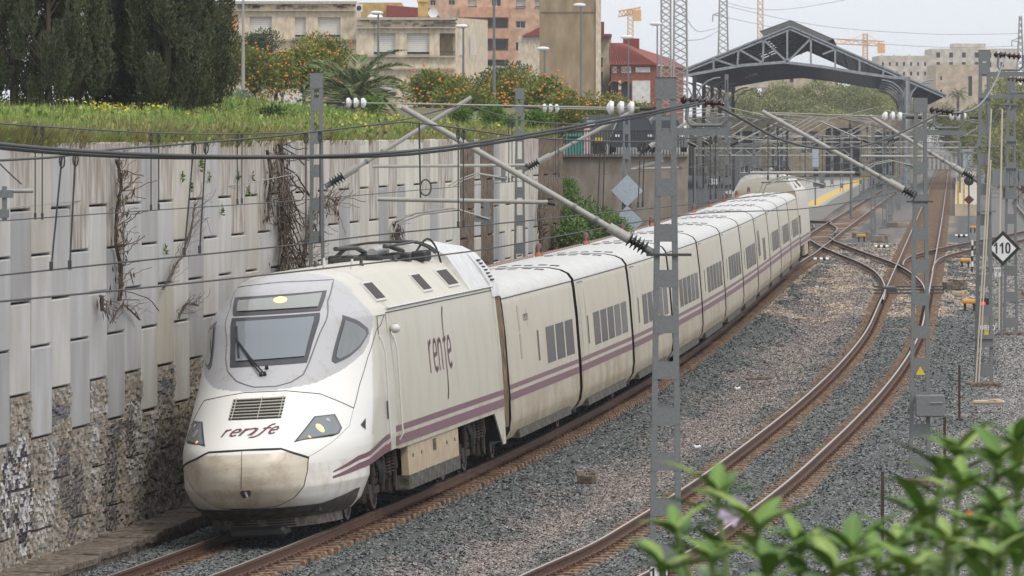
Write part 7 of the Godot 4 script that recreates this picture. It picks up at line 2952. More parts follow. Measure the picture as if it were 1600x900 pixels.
func build_sky_things() -> void:
	lattice("lattice pylon rising left of its twin over the near mast", 1040.5, -120, 175, 520, 0.9, 0.75, 30, [], M.galv_pale)
	lattice("lattice pylon standing right of its twin over the near mast", 1063, -120, 175, 500, 1.25, 0.9, 26, [], M.galv_pale)
	lattice("far lattice pylon with insulator arms left of the shed roof", 1130, -30, 110, 800, 1.5, 0.9, 14, [[0.62, -1.4], [0.9, 1.5], [0.86, -1.3]], M.galv_pale)
	lattice("pointed lattice pylon at the far right over the trees", 1594, 25, 200, 900, 1.9, 0.3, 18, [[0.78, -1.3]], M.galv_pale)
	# tower cranes
	for q in [[985, 15, 95, 1300, 966, 1001, 30, "orange tower crane behind the red roof"], [1352, 52, 110, 1500, 1305, 1382, 72, "yellow tower crane with a long jib beyond the shed"], [1188, -60, 60, 1400, 1150, 1200, -40, "orange crane mast rising behind the shed ridge"]]:
		var o := lattice(q[7], q[0], q[1], q[2], q[3], 1.3, 1.1, 12, [], M.crane, "tower_crane", "crane")
		var a := P(q[4], q[6] - 4, q[3]) - o.position
		var b := P(q[5], q[6] - (10 if q[0] == 985 else 0), q[3]) - o.position
		for y in [0.0, 1.2]:
			var j := MB.new()
			j.tube([a + Vector3(0, y, 0), b + Vector3(0, y, 0)], 0.16, 4)
			part("jib_chord", j, M.crane, o)
		var jb := MB.new()
		for i in 12:
			jb.tube([a.lerp(b, i / 12.0) + Vector3(0, 1.2 * (i % 2), 0), a.lerp(b, (i + 1) / 12.0) + Vector3(0, 1.2 * ((i + 1) % 2), 0)], 0.1, 3)
		part("jib_bracing", jb, M.crane, o)
		var cw := MB.new()
		cw.box(b + Vector3(-0.8, -0.6, 0), Vector3(1.8, 2.4, 1.4))
		part("counterweight", cw, M.crane, o)
		var tp := P(q[0], q[1], q[3]) - o.position
		var ty := MB.new()
		ty.tube([tp, a.lerp(tp * Vector3(1, 0, 1) + a * Vector3(0, 1, 0), 0.3)], 0.06, 3)
		ty.tube([tp, b], 0.06, 3)
		part("tie", ty, M.crane, o)
	# power lines
	var i := 0
	for l in [[[1062, 8, 500], [1080, 40, 560], [1108, 47, 700], [1124, 42, 800]], [[1130, 2, 800], [1180, 14, 820], [1250, 12, 840], [1320, 0, 850]], [[1130, 8, 800], [1280, 40, 830], [1450, 53, 860], [1590, 52, 900]], [[1130, 26, 800], [1300, 60, 830], [1450, 73, 860], [1590, 72, 900]], [[1075, 63, 500], [1100, 60, 640], [1124, 47, 800]]]:
		wire("power_line", ["power line drooping between the lattice pylons", "power line leaving the far pylon upwards", "upper power line across the sky to the pointed pylon", "lower power line across the sky to the pointed pylon", "slack power line below the pylon arms"][i], l, 0.03, "power lines", M.galv)
		i += 1
	# far buildings on the right
	var b1 := thing("hospital_block", "tan flat roofed block with narrow windows right of the shed", "building", P(1500, 165, 950))
	facade(b1, 950, 1462, 101, 1538, 190, [[1469, 119, 1472, 125, "slot"], [1513, 119, 1519, 150, "slot"], [1469, 140, 1472, 146, "slot"]], M.tan_pale, "wall", 0.5)
	shellwalls(b1, 950, 1462, 101, 1538, 190, 20, M.tan_pale)
	var b2 := thing("hospital_block", "pale high block with a roof dish behind the tan one", "building", P(1510, 150, 1150))
	var ops := []
	for r in 3:
		for c in 6:
			ops.append([1463 + c * 20, 82 + r * 15, 1469 + c * 20, 90 + r * 15, "slot"])
	facade(b2, 1150, 1456, 76, 1590, 170, ops, M.pale_block, "wall", 0.5)
	shellwalls(b2, 1150, 1456, 76, 1590, 170, 20, M.pale_block)
	block(b2, 1152, 1490, 68, 1540, 77, 10, M.pale_block, "roof_storey")
	var b3 := thing("hospital_block", "long cream block with roof clutter just right of the yellow crane", "building", P(1410, 150, 1050))
	var ops3 := []
	for c in 7:
		ops3.append([1378 + c * 11, 97, 1381 + c * 11, 103, "slot"])
		ops3.append([1378 + c * 11, 112, 1381 + c * 11, 118, "slot"])
	facade(b3, 1050, 1373, 87, 1457, 180, ops3, M.pale_block, "wall", 0.5)
	shellwalls(b3, 1050, 1373, 87, 1457, 180, 20, M.pale_block)
	for c in [0.0, 2.3, 5.1, 8.2]:
		block(b3, 1051, 1377 + c * 8.5, 85.5, 1379.5 + c * 8.5, 88, 2, M.pale_block, "roof_vent")
	var b4 := thing("far_block", "cream apartment roofs showing under the shed truss", "building", P(1250, 150, 1000))
	facade(b4, 1000, 1198, 118, 1305, 190, [[1234, 122, 1240, 129, "slot"], [1270, 124, 1276, 130, "slot"]], M.tan_pale, "wall", 0.5)
	shellwalls(b4, 1000, 1198, 118, 1305, 190, 20, M.tan_pale)
	block(b4, 1002, 1240, 113, 1280, 119, 6, M.pale_block, "roof_storey")
	var b5 := thing("far_block", "grey white hall with a tan base left under the shed truss", "building", P(1160, 160, 980))
	block(b5, 980, 1110, 124, 1200, 137, 14, M.pale_block, "hall")
	block(b5, 978, 1105, 136, 1172, 190, 14, M.tan_pale, "base")

func build_station() -> void:
	# steel train shed: front truss, roof planes with rafters, lantern, columns
	var d := 640.0
	var k := d / F
	var o := thing("train_shed", "old grey steel train shed with an open truss gable and broken roof cladding", "shed", Vector3(P(1240, 200, d).x, gz(d), -d))
	var q := func(x: float, y: float, back := 0.0) -> Vector3: return P(x, y, d) - o.position + Vector3(back * 0.06, 0, -back)
	var top := [[1062, 116], [1140, 84], [1235, 47], [1330, 83], [1418, 122], [1478, 152]]
	var low := [[1062, 118], [1078, 117], [1115, 110], [1160, 102], [1225, 97], [1285, 104], [1345, 114], [1395, 121], [1418, 122]]
	var deep := 190.0
	for l in [[[1060, 116], [1235, 45]], [[1235, 45], [1478, 152]]]:
		var mb := MB.new()
		for b in [0.0, 0.35]:
			mb.bar(q.call(l[0][0], l[0][1] - b * 8), q.call(l[1][0], l[1][1] - b * 8), 0.3, 0.14, Vector3(0, 0, 1))
		part("top_chord", mb, M.shed_steel, o)
	for i in low.size() - 1:
		var mb := MB.new()
		mb.bar(q.call(low[i][0], low[i][1]), q.call(low[i + 1][0], low[i + 1][1]), 0.3, 0.16, Vector3(0, 0, 1))
		part("bottom_chord", mb, M.shed_steel, o)
	for l in [[1115, 92, 1115, 110], [1154, 77, 1152, 104], [1193, 62, 1192, 98], [1230, 47, 1230, 97], [1267, 60, 1267, 101], [1305, 77, 1305, 107], [1343, 92, 1343, 113], [1380, 108, 1380, 119], [1193, 62, 1230, 97], [1267, 60, 1230, 97], [1154, 77, 1192, 98], [1115, 92, 1152, 104], [1305, 77, 1285, 85]]:
		var mb := MB.new()
		mb.bar(q.call(l[0], l[1]), q.call(l[2], l[3]), 0.2, 0.2, Vector3(0, 0, 1))
		part("web_member", mb, M.shed_steel, o)
	# roof planes behind the gable: ribs along, purlins; cladding left in parts
	for i in 12:
		var back := 2.0 + i * 16.0
		for l in [[[1060, 114], [1235, 43]], [[1235, 43], [1478, 150]]]:
			var mb := MB.new()
			mb.bar(q.call(l[0][0], l[0][1], back), q.call(l[1][0], l[1][1], back), 0.22, 0.3, Vector3(0, 0, 1))
			part("rafter", mb, M.shed_dark, o)
		var bc := MB.new()
		for j in range(1, low.size() - 1):
			bc.bar(q.call(low[j][0], low[j][1], back), q.call(low[j + 1][0], low[j + 1][1], back), 0.2, 0.24, Vector3(0, 0, 1))
		part("tie_arch", bc, M.shed_dark, o)
	var sides := [[Vector2(1060, 113), Vector2(1235, 42)], [Vector2(1235, 42), Vector2(1478, 149)]]
	for si in 2:
		var a: Vector2 = sides[si][0]
		var b: Vector2 = sides[si][1]
		for i in 13:
			var t := i / 12.0
			var p := a.lerp(b, t)
			var mb := MB.new()
			mb.bar(q.call(p.x, p.y, 0.2), q.call(p.x, p.y, deep), 0.12, 0.16)
			part("purlin", mb, M.shed_dark, o)
		# cladding sheets: bays across (t) by bays along; gaps where the sky shows
		for i in 12:
			for j in 11:
				var open_ := si == 1 and i in [3, 4, 5, 6, 8, 9] and j < 10 or si == 0 and i in [9, 10] and j in [2, 3, 4] or si == 0 and i in [7, 8] and j in [5, 6]
				if open_:
					continue
				var p0 := a.lerp(b, i / 12.0)
				var p1 := a.lerp(b, (i + 1) / 12.0)
				var mb := MB.new()
				var z0 := 0.4 + j * 17.0
				var z1 := z0 + 16.96
				var off := Vector3(0, 0.16 + 0.01 * ((i + j) % 2), 0)
				mb.face(q.call(p0.x, p0.y, z0) + off, q.call(p1.x, p1.y, z0) + off, q.call(p1.x, p1.y, z1) + off, q.call(p0.x, p0.y, z1) + off, Vector3(0, 1, 0))
				mb.face(q.call(p0.x, p0.y, z0) + off * 0.8, q.call(p1.x, p1.y, z0) + off * 0.8, q.call(p1.x, p1.y, z1) + off * 0.8, q.call(p0.x, p0.y, z1) + off * 0.8, Vector3(0, -1, 0))
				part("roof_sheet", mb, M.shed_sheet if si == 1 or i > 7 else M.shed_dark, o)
	# deep wall plate girders under the eaves
	for x in [[1085, 118], [1418, 122]]:
		var mb := MB.new()
		mb.bar(q.call(x[0], x[1] + 4, 0.5), q.call(x[0], x[1] + 4, deep), 0.25, 0.7)
		part("wall_plate", mb, M.shed_dark, o)
		for i in 6:
			var cm := MB.new()
			var top_: Vector3 = q.call(x[0], x[1], i * 36.0 + 0.1)
			cm.bar(Vector3(top_.x, -0.2, top_.z), top_, 0.42, 0.5, Vector3(0, 0, 1))
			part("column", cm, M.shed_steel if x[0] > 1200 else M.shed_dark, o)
			for s in [-1, 1]:
				var ar := MB.new()
				var pts := []
				for j in 7:
					var an := PI / 2 * j / 6.0
					pts.append(top_ + Vector3(s * (2.6 - 2.6 * cos(an)) + s * 0.2, -2.6 + 2.6 * sin(an) - 0.2, 0))
				ar.tube(pts, 0.09, 5)
				part("knee_brace", ar, M.shed_steel, o)
	# lantern along the ridge
	for s in [[[1186, 49], [1235, 31]], [[1235, 31], [1303, 61]]]:
		for j in 5:
			var mb := MB.new()
			mb.face(q.call(s[0][0], s[0][1], 0.5 + j * 36.0), q.call(s[1][0], s[1][1], 0.5 + j * 36.0), q.call(s[1][0], s[1][1], 36.4 + j * 36.0), q.call(s[0][0], s[0][1], 36.4 + j * 36.0), Vector3(0, 1, 0))
			part("lantern_sheet", mb, M.shed_sheet, o)
	var lf := MB.new()
	lf.face(q.call(1188, 50, 0.4), q.call(1235, 32, 0.4), q.call(1235, 44, 0.4), q.call(1196, 60, 0.4), Vector3(0, 0, 1))
	lf.face(q.call(1235, 32, 0.4), q.call(1301, 61, 0.4), q.call(1290, 66, 0.4), q.call(1235, 44, 0.4), Vector3(0, 0, 1))
	part("lantern_front", lf, M.shed_panel, o)
	# platforms
	var pm := MB.new()
	var pl0 := []
	for p in [[1215, 336], [1286, 322], [1300, 312], [1342, 289], [1372, 272], [1240, 272], [1130, 300]]:
		pl0.append(G(p[0], p[1], 0.75))
	var poly := []
	for p in pl0:
		poly.append(Vector2(p.x, p.z))
	pm.prism(poly, Vector3(0, 1.3, 0), Vector3.RIGHT, Vector3.BACK, Vector3(0, -1.6, 0))
	var pf := thing("platform", "grey station platform with a yellow edge beyond the rear power car", "platform", Vector3.ZERO)
	part("deck", pm, M.platform, pf)
	var ye := MB.new()
	for i in 4:
		var a: Vector3 = pl0[i]
		var b: Vector3 = pl0[i + 1] if i < 4 else pl0[4]
		var inn := Vector3(-1.1, 0, -0.2)
		if i == 0:
			continue
		a.y = 1.306
		b.y = 1.306
		ye.face(a + Vector3(-0.35, 0, 0), b + Vector3(-0.35, 0, 0), b + inn + Vector3(-0.3, 0, 0), a + inn + Vector3(-0.3, 0, 0), Vector3.UP)
	part("yellow_line", ye, M.yellow_dull, pf)
	var p2 := thing("platform", "cream platform end with yellow fittings between the distant tracks", "platform", Vector3.ZERO)
	var m2 := MB.new()
	var l2 := []
	for p in [[1492, 326], [1530, 326], [1524, 272], [1494, 272]]:
		var g := G(p[0], p[1], 0.3)
		l2.append(Vector2(g.x, g.z))
	m2.prism(l2, Vector3(0, 1.2, 0), Vector3.RIGHT, Vector3.BACK, Vector3(0, -1.4, 0))
	part("deck", m2, M.tan_pale, p2)
	for x in [1497, 1506, 1515, 1522]:
		var ym := MB.new()
		var g := G(x, 316, 0.9)
		ym.box(g + Vector3(0, 0.6, 0), Vector3(0.14, 1.6, 0.14))
		part("fitting", ym, M.yellow_dull if x < 1510 else M.sign_white, p2)
	# station rooms under the shed
	var r := thing("station_building", "cream station hall with dark doorways at the back of the tracks", "building", P(1330, 260, 690))
	facade(r, 690, 1080, 182, 1440, 275, [[1150, 205, 1185, 275, "door"], [1205, 205, 1232, 275, "glass"], [1290, 200, 1345, 275, "door"], [1362, 205, 1398, 275, "glass"], [1252, 205, 1280, 240, "glass"]], M.cream_dull, "wall", 0.6)
	shellwalls(r, 690, 1080, 182, 1440, 275, 10, M.cream_dull)
	var sw := thing("switch_room", "dark grey cabin with pale windows left of the rear power car", "cabin", P(1168, 290, 470))
	facade(sw, 470, 1148, 228, 1186, 300, [[1156, 258, 1170, 270, "glass"], [1173, 258, 1182, 270, "glass"]], M.cabin, "wall", 0.3)
	shellwalls(sw, 470, 1148, 228, 1186, 300, 5, M.cabin)
	block(sw, 469.6, 1146, 224, 1188, 229, 5.6, M.cabin, "roof")
	var sb := thing("signal_board", "pale blue rounded signal board back on a slim post", "signal", P(1274, 300, 420))
	var bm := MB.new()
	bm.cbox(P(1274, 247, 420) - sb.position, Vector3(0.5, 1.35, 0.12), 0.05)
	part("board", bm, M.board_blue, sb)
	var bp := MB.new()
	bp.tube([Vector3(0, -1.5, 0), P(1274, 232, 420.2) - sb.position], 0.06, 6)
	part("post", bp, M.galv, sb)
	var ha := MB.new()
	ha.cbox(P(1275, 270, 419.5) - sb.position, Vector3(0.34, 0.5, 0.3), 0.05)
	part("lamp_housing", ha, M.black, sb)
	var cb := thing("relay_cabinet", "pale blue relay cabinet by the distant right-hand track", "cabinet", P(1512, 262, 560))
	block(cb, 560, 1505, 236, 1520, 264, 0.8, M.board_blue, "case")
	block(cb, 559.8, 1504, 233, 1521, 237, 1.1, M.galv_pale, "roof")
	var nb := thing("number_board", "small white 38 board on a post left of the rear power car", "sign", P(1115, 300, 330))
	block(nb, 330, 1108, 278, 1122, 290, 0.04, M.cabin, "board")
	text("38", 0.34, P(1115, 284, 329.9) - nb.position, nb, nb, M.sign_white, "digits")
	var nbp := MB.new()
	nbp.tube([Vector3(0, -1.0, -0.1), P(1115, 279, 330.1) - nb.position], 0.04, 5)
	part("post", nbp, M.galv, nb)
	for x in [[1514, 282, "round black distant signal disc over the platform end"], [1514, 312, "brown diamond shaped disc low on the platform end signal"]]:
		var ds := thing("signal_disc", x[2], "signal", P(x[0], x[1], 300))
		var dm := MB.new()
		dm.lathe(Vector3.ZERO, Vector3(0, 0, 1), [[0, 0.26], [0.06, 0.24], [0.06, 0]], 14 if x[1] < 300 else 4)
		part("disc", dm, M.black if x[1] < 300 else M.maroon, ds)
		var pm2 := MB.new()
		pm2.tube([Vector3(0, 0.3, -0.06), Vector3(0, -3.0 if x[1] < 300 else -2.0, -0.06)], 0.05, 6)
		part("post", pm2, M.galv, ds)
	# corrugated fence at the end of the line and dark bridge shade
	var cf := thing("sheet_fence", "grey corrugated fence across the end of the straight track", "fence", P(1465, 262, 900))
	for i in 22:
		var sm := MB.new()
		sm.box(P(1446 + i * 3.4, 252, 900 + (i % 2) * 0.3) - cf.position, Vector3(0.33, 2.4, 0.1))
		part("sheet", sm, M.galv_pale, cf)
	var gf := thing("sheet_fence", "long grey panel fence behind the far right siding", "fence", P(1580, 290, 520))
	for i in 8:
		var sm := MB.new()
		sm.box(P(1555 + i * 9, 277, 520) - gf.position, Vector3(0.49, 1.5, 0.08))
		part("panel", sm, M.galv, gf)

func build_lineside() -> void:
	# 110 diamond
	var d := 176.0
	var s := thing("speed_sign", "white diamond speed sign with a black border reading 110", "sign", G(1565, 520, -0.3))
	d = -s.position.z
	var k := d / F
	for q in [[27.5, M.black, 0.02, 0.0], [20.5, M.sign_white, 0.012, 0.022]]:
		var mb := MB.new()
		var r: float = q[0] * k
		mb.prism([Vector2(r, 0), Vector2(0, r), Vector2(-r, 0), Vector2(0, -r)], P(1567, 388, d) - s.position + Vector3(0, 0, q[3]), Vector3.RIGHT, Vector3.UP, Vector3(0, 0, q[2]))
		part("border" if q[0] > 25 else "face", mb, q[1], s)
	text("110", 17.5 * k, P(1565.5, 388, d) - s.position + Vector3(0, 0, 0.04), s, s, M.black, "digits", 0.72)
	var pm := MB.new()
	pm.tube([Vector3(0, -0.2, -0.05), P(1565, 372, d) - s.position + Vector3(0, 0, -0.05)], 0.04, 6)
	part("post", pm, M.galv, s)
	block(s, d - 0.05, 1554, 418, 1564, 432, 0.02, M.sign_white, "plate")
	text("T10", 5.0 * k, P(1559, 422.5, d - 0.06) - s.position + Vector3(0, 0, 0.01), s, s, M.black, "plate_lettering", 0.8)
	text("C", 5.0 * k, P(1559, 428.5, d - 0.06) - s.position + Vector3(0, 0, 0.01), s, s, M.black, "plate_lettering", 0.8)
	# dwarf signal with a lit red lamp
	var g := thing("dwarf_signal", "small black dwarf signal showing a red light on a painted block", "signal", G(1542, 530, -0.3))
	var dg := -g.position.z
	block(g, dg, 1531, 466, 1549, 488, 0.3, M.black, "head")
	for q in [[1536, 475, M.red_lamp], [1546, 476, M.black_glaze], [1536, 484, M.black_glaze], [1546, 484, M.black_glaze]]:
		var lm := MB.new()
		lm.lathe(P(q[0], q[1], dg - 0.01) - g.position, Vector3(0, 0, 1), [[0, 0.08], [0.03, 0.075], [0.04, 0.0]], 12)
		part("lamp", lm, q[2], g)
	block(g, dg - 0.1, 1529, 490, 1553, 524, 0.7, M.old_concrete, "block")
	text("GORHO", 0.17, P(1540, 512, dg - 0.12) - g.position + Vector3(0, 0, 0.01), g, g, M.sign_white, "graffiti", 0.75)
	block(g, dg - 0.12, 1538, 516, 1545, 524, 0.1, M.yellow, "marker")
	# rusty posts by the right-hand track
	for q in [[1379, 850, 737, "rusty steel stake standing among the leaves"], [1476, 738, 651, "rusty steel stake beside the cabinet mast"], [1499, 655, 570, "rusty steel stake in the gravel before the tall conduit mast"]]:
		var b := G(q[0], q[1], -0.3)
		var o := thing("steel_stake", q[3], "post", b)
		var mb := MB.new()
		var h := P(q[0], q[2], -b.z).y - b.y
		mb.box(Vector3(0, h / 2, 0), Vector3(0.05, h, 0.012)); mb.box(Vector3(-0.02, h / 2, -0.025), Vector3(0.012, h, 0.05))
		part("angle_bar", mb, M.rust_dark, o)
		var ft := MB.new()
		ft.cbox(Vector3(0, 0.0, 0), Vector3(0.16, 0.05, 0.16), 0.01)
		part("foot", ft, M.rust_dark, o)
	# black and white fouling markers
	var fi := 0
	for q in [[1283, 407, "striped fouling marker in the ballast beside the train's track"], [1377, 387, "striped fouling marker between the crossover and the curved track"], [1274, 337, "striped fouling marker by the platform end"], [1502, 370, "striped fouling marker beyond the right-hand turnout"]]:
		var b := G(q[0], q[1], -0.18)
		var o := thing("fouling_marker", q[2], "marker", b, "fouling markers")
		for i in 5:
			var mb := MB.new()
			mb.lathe(Vector3(-0.36 + i * 0.145, 0.06, 0), Vector3.RIGHT, [[0, 0.0], [0.0, 0.085], [0.145, 0.085], [0.145, 0.0]], 8)
			part("band", mb, M.sign_white if i % 2 == 0 else M.black, o)
	# point boxes, slabs and scraps
	var j := 0
	for q in [[1515, 479, 0.55, "orange point box before the tall conduit mast"], [1508, 411, 0.5, "orange point box beside the turnout rails"], [1346, 371, 0.5, "yellow point box by the crossover"], [1520, 357, 0.4, "orange point box near the striped post"], [1274, 331, 0.5, "orange point box by the platform end"]]:
		var b := G(q[0], q[1] + 6, -0.2)
		var o := thing("point_box", q[3], "box", b)
		var mb := MB.new()
		mb.cbox(Vector3(0, 0.32, 0), Vector3(q[2], 0.14, 0.4), 0.03)
		part("lid", mb, M.orange_box, o)
		for sx in [-1, 1]:
			var lm := MB.new()
			lm.box(Vector3(sx * q[2] * 0.3, 0.12, 0), Vector3(0.08, 0.28, 0.1))
			part("leg", lm, M.rust_dark, o)
	for q in [[1492, 453, 0.9, 0.3, "pale concrete slab pile right of the turnout rods"], [1500, 462, 0.8, 0.14, "flat concrete slab beside the slab pile"], [1400, 517, 0.7, 0.05, "short yellowish plank between the rails of the curved track"], [1186, 594, 0.7, 0.05, "splintered brown board in the gravel between the tracks"], [1258, 500, 0.5, 0.06, "weathered board beside the curved track"], [905, 745, 0.26, 0.12, "broken beige brick in the gravel by the train"], [917, 757, 0.34, 0.16, "larger beige concrete lump in the gravel by the train"], [1348, 372, 1.1, 0.3, "grey cable box by the crossover"], [1375, 378, 1.3, 0.35, "concrete mast block right of the crossover"], [1400, 355, 1.5, 0.3, "concrete mast block in front of the station masts"], [1545, 632, 0.75, 0.08, "flat concrete cover at the foot of the tall conduit mast"], [1590, 468, 0.9, 0.3, "concrete block at the far edge of the gravel"]]:
		var b := G(q[0], q[1], -0.2)
		var o := thing("concrete_scrap", q[4], "debris", b)
		var mb := MB.new()
		mb.cbox(Vector3(0, q[3] / 2 + 0.02, 0), Vector3(q[2], q[3], q[2] * 0.55), minf(0.02, q[3] * 0.25), Basis(Vector3.UP, 0.3 + j * 0.9))
		mb.cbox(Vector3(q[2] * 0.2, q[3] + 0.03, 0.02), Vector3(q[2] * 0.5, q[3] * 0.5, q[2] * 0.3), minf(0.012, q[3] * 0.1), Basis(Vector3.UP, 0.5 + j))
		part("piece", mb, [M.slab_a, M.tan_box, M.old_concrete][j % 3] if q[1] > 440 else M.old_concrete, o)
		j += 1
	for q in [[1202, 596, "crumpled white plastic scrap between the tracks"], [1089, 702, "small white litter near the curved track"], [1276, 450, "white litter beside the train's track"], [1152, 610, "tiny white litter in the pink gravel"]]:
		var b := G(q[0], q[1], -0.25)
		var o := thing("litter", q[2], "litter", b)
		var mb := MB.new()
		mb.ball(Vector3(0, 0.05, 0), Vector3(0.1, 0.05, 0.06), 7, 5)
		for i in mb.v.size():
			mb.v[i] += Vector3(sin(i * 3.1), cos(i * 2.3), sin(i * 1.7)) * 0.015
		part("scrap", mb, M.sign_white, o)
	# black and white striped post near the turnout
	var sp := thing("striped_post", "slim black and white striped post right of the turnout", "post", G(1519, 425, -0.2))
	for i in 6:
		var mb := MB.new()
		mb.lathe(Vector3(0, i * 0.24, 0), Vector3.UP, [[0, 0.05], [0.24, 0.05], [0.24, 0.0]], 8)
		part("band", mb, M.sign_white if i % 2 else M.black, sp)

func more_materials(blot, fine, streak, stain, rusty) -> void:
	var soft := ntex(15, 0.03, 0.9, 1.0)
	mat("galv", lin(0.20, 0.212, 0.215), 0.55, soft, Vector3.ONE * 1.2, null, 1.0, 0.15)
	mat("galv_pale", lin(0.40, 0.39, 0.36), 0.55, soft, Vector3.ONE * 0.8, null, 1.0, 0.1)
	mat("wire", lin(0.05, 0.05, 0.05), 0.6)
	mat("cable", lin(0.055, 0.06, 0.06), 0.65)
	mat("black_glaze", lin(0.02), 0.25)
	mat("porcelain", lin(0.68, 0.69, 0.68), 0.15)
	mat("sign_white", lin(0.72), 0.5)
	mat("board_blue", lin(0.42, 0.48, 0.54), 0.6, soft, Vector3.ONE * 0.6)
	mat("yellow", lin(0.62, 0.48, 0.05), 0.6)
	mat("yellow_dull", lin(0.68, 0.46, 0.1), 0.7, blot, Vector3.ONE * 0.5)
	mat("cream_pipe", lin(0.55, 0.49, 0.40), 0.6)
	mat("soil", lin(0.13, 0.125, 0.06), 0.95, blot, Vector3.ONE * 0.3)
	var lf := mat("leaf", Color(1, 1, 1), 0.6, null, Vector3.ONE, null, 1.0, 0.0, true, true)
	lf.metallic_specular = 0.25
	lf.backlight_enabled = true
	lf.backlight = Color(0.12, 0.15, 0.05)
	var ln := mat("leaf_near", Color(1, 1, 1), 0.45, null, Vector3.ONE, null, 1.0, 0.0, true, true)
	ln.backlight_enabled = true
	ln.backlight = Color(0.16, 0.22, 0.06)
	for q in [["leaf_t1", 0.13, 0.24, 0.055], ["leaf_t2", 0.18, 0.31, 0.07], ["leaf_t3", 0.24, 0.37, 0.09], ["leaf_t4", 0.31, 0.42, 0.12]]:
		var m := mat(q[0], lin(q[1], q[2], q[3]), 0.55, soft, Vector3.ONE * 6.0, null, 1.0, 0.0, true, true)
		m.metallic_specular = 0.3
		m.backlight_enabled = true
		m.backlight = Color(0.16, 0.22, 0.06)
	mat("petal", Color(1, 1, 1), 0.6, null, Vector3.ONE, null, 1.0, 0.0, true, true)
	mat("green_stem", lin(0.14, 0.19, 0.06), 0.6)
	mat("flower_yellow", lin(0.72, 0.62, 0.05), 0.6)
	mat("bark", lin(0.12, 0.09, 0.065), 0.9, fine, Vector3.ONE)
	mat("twig", lin(0.14, 0.105, 0.085), 0.9)
	mat("twig_dark", lin(0.10, 0.075, 0.06), 0.9)
	mat("orange", lin(0.75, 0.25, 0.02), 0.5)
	mat("asphalt", lin(0.14), 0.9, blot, Vector3.ONE * 0.2)
	mat("flat_cream", lin(0.70, 0.61, 0.47), 0.9, stain_soft(), Vector3(0.25, 0.1, 0.25), fine, 0.5)
	mat("flat_trim", lin(0.50, 0.45, 0.37), 0.9, streak, Vector3(0.4, 0.3, 0.4))
	mat("flat_recess", lin(0.42, 0.33, 0.26), 0.9)
	mat("shutter", lin(0.68, 0.66, 0.61), 0.7)
	mat("peel", lin(0.17, 0.14, 0.12), 0.95)
	mat("far_glass", lin(0.06, 0.07, 0.08), 0.12)
	mat("dark_room", lin(0.035, 0.037, 0.042), 0.7)
	mat("awning", lin(0.55, 0.27, 0.11), 0.8)
	mat("ochre", lin(0.58, 0.40, 0.16), 0.9, blot, Vector3.ONE * 0.2)
	mat("salmon", lin(0.66, 0.42, 0.29), 0.9, blot, Vector3.ONE * 0.15)
	mat("salmon_dark", lin(0.60, 0.34, 0.23), 0.9, streak, Vector3.ONE * 0.15)
	mat("tan", lin(0.36, 0.275, 0.175), 0.95, stain_soft(), Vector3(0.08, 0.03, 0.08), fine, 0.5)
	mat("tan_pale", lin(0.58, 0.47, 0.35), 0.9, blot, Vector3.ONE * 0.1)
	mat("pale_block", lin(0.62, 0.56, 0.48), 0.9, blot, Vector3.ONE * 0.1)
	mat("tile_red", lin(0.27, 0.065, 0.05), 0.85, streak, Vector3(0.5, 0.5, 0.5))
	mat("brick_red", lin(0.29, 0.095, 0.055), 0.9, blot, Vector3.ONE * 0.4)
	mat("white_wash", lin(0.70, 0.69, 0.67), 0.85, streak, Vector3.ONE * 0.2)
	mat("old_concrete", lin(0.30, 0.265, 0.23), 0.95, stain_soft(), Vector3(0.2, 0.08, 0.2), fine, 1.0)
	mat("teal", lin(0.06, 0.30, 0.27), 0.6)
	mat("pink", lin(0.60, 0.42, 0.45), 0.8)
	mat("sign_blue", lin(0.22, 0.4, 0.68), 0.6)
	mat("car_dark", lin(0.05, 0.055, 0.065), 0.25)
	mat("crane", lin(0.72, 0.42, 0.18), 0.7)
	mat("shed_steel", lin(0.30, 0.33, 0.36), 0.7, blot, Vector3.ONE * 0.3)
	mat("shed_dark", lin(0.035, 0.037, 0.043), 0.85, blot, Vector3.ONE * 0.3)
	mat("shed_sheet", lin(0.07, 0.073, 0.078), 0.85, streak, Vector3.ONE * 0.2)
	mat("shed_panel", lin(0.15, 0.16, 0.155), 0.85, streak, Vector3(0.6, 0.1, 0.6))
	mat("platform", lin(0.40, 0.385, 0.36), 0.9, blot, Vector3.ONE * 0.3)
	mat("cream_dull", lin(0.48, 0.40, 0.28), 0.9, blot, Vector3.ONE * 0.2)
	mat("cabin", lin(0.12, 0.125, 0.13), 0.8)
	mat("orange_box", lin(0.66, 0.30, 0.05), 0.6)
	mat("rust_dark", lin(0.055, 0.03, 0.025), 0.8)
	var rl := mat("red_lamp", lin(0.6, 0.05, 0.08), 0.3)
	rl.emission_enabled = true
	rl.emission = Color(1.0, 0.08, 0.16)
	rl.emission_energy_multiplier = 1.6

func stain_soft() -> NoiseTexture2D:
	if not M.has("_ss"):
		M["_ss"] = ntex(14, 0.02, 0.87, 1.0, Color(0.98, 0.96, 0.93), Color(1, 1, 1), 5)
	return M["_ss"]

func build_rest() -> void:
	build_bank()
	build_trees()
	build_vines()
	build_town()
	build_sky_things()
	build_station()
	build_overhead()
	build_lineside()
	build_shrub()

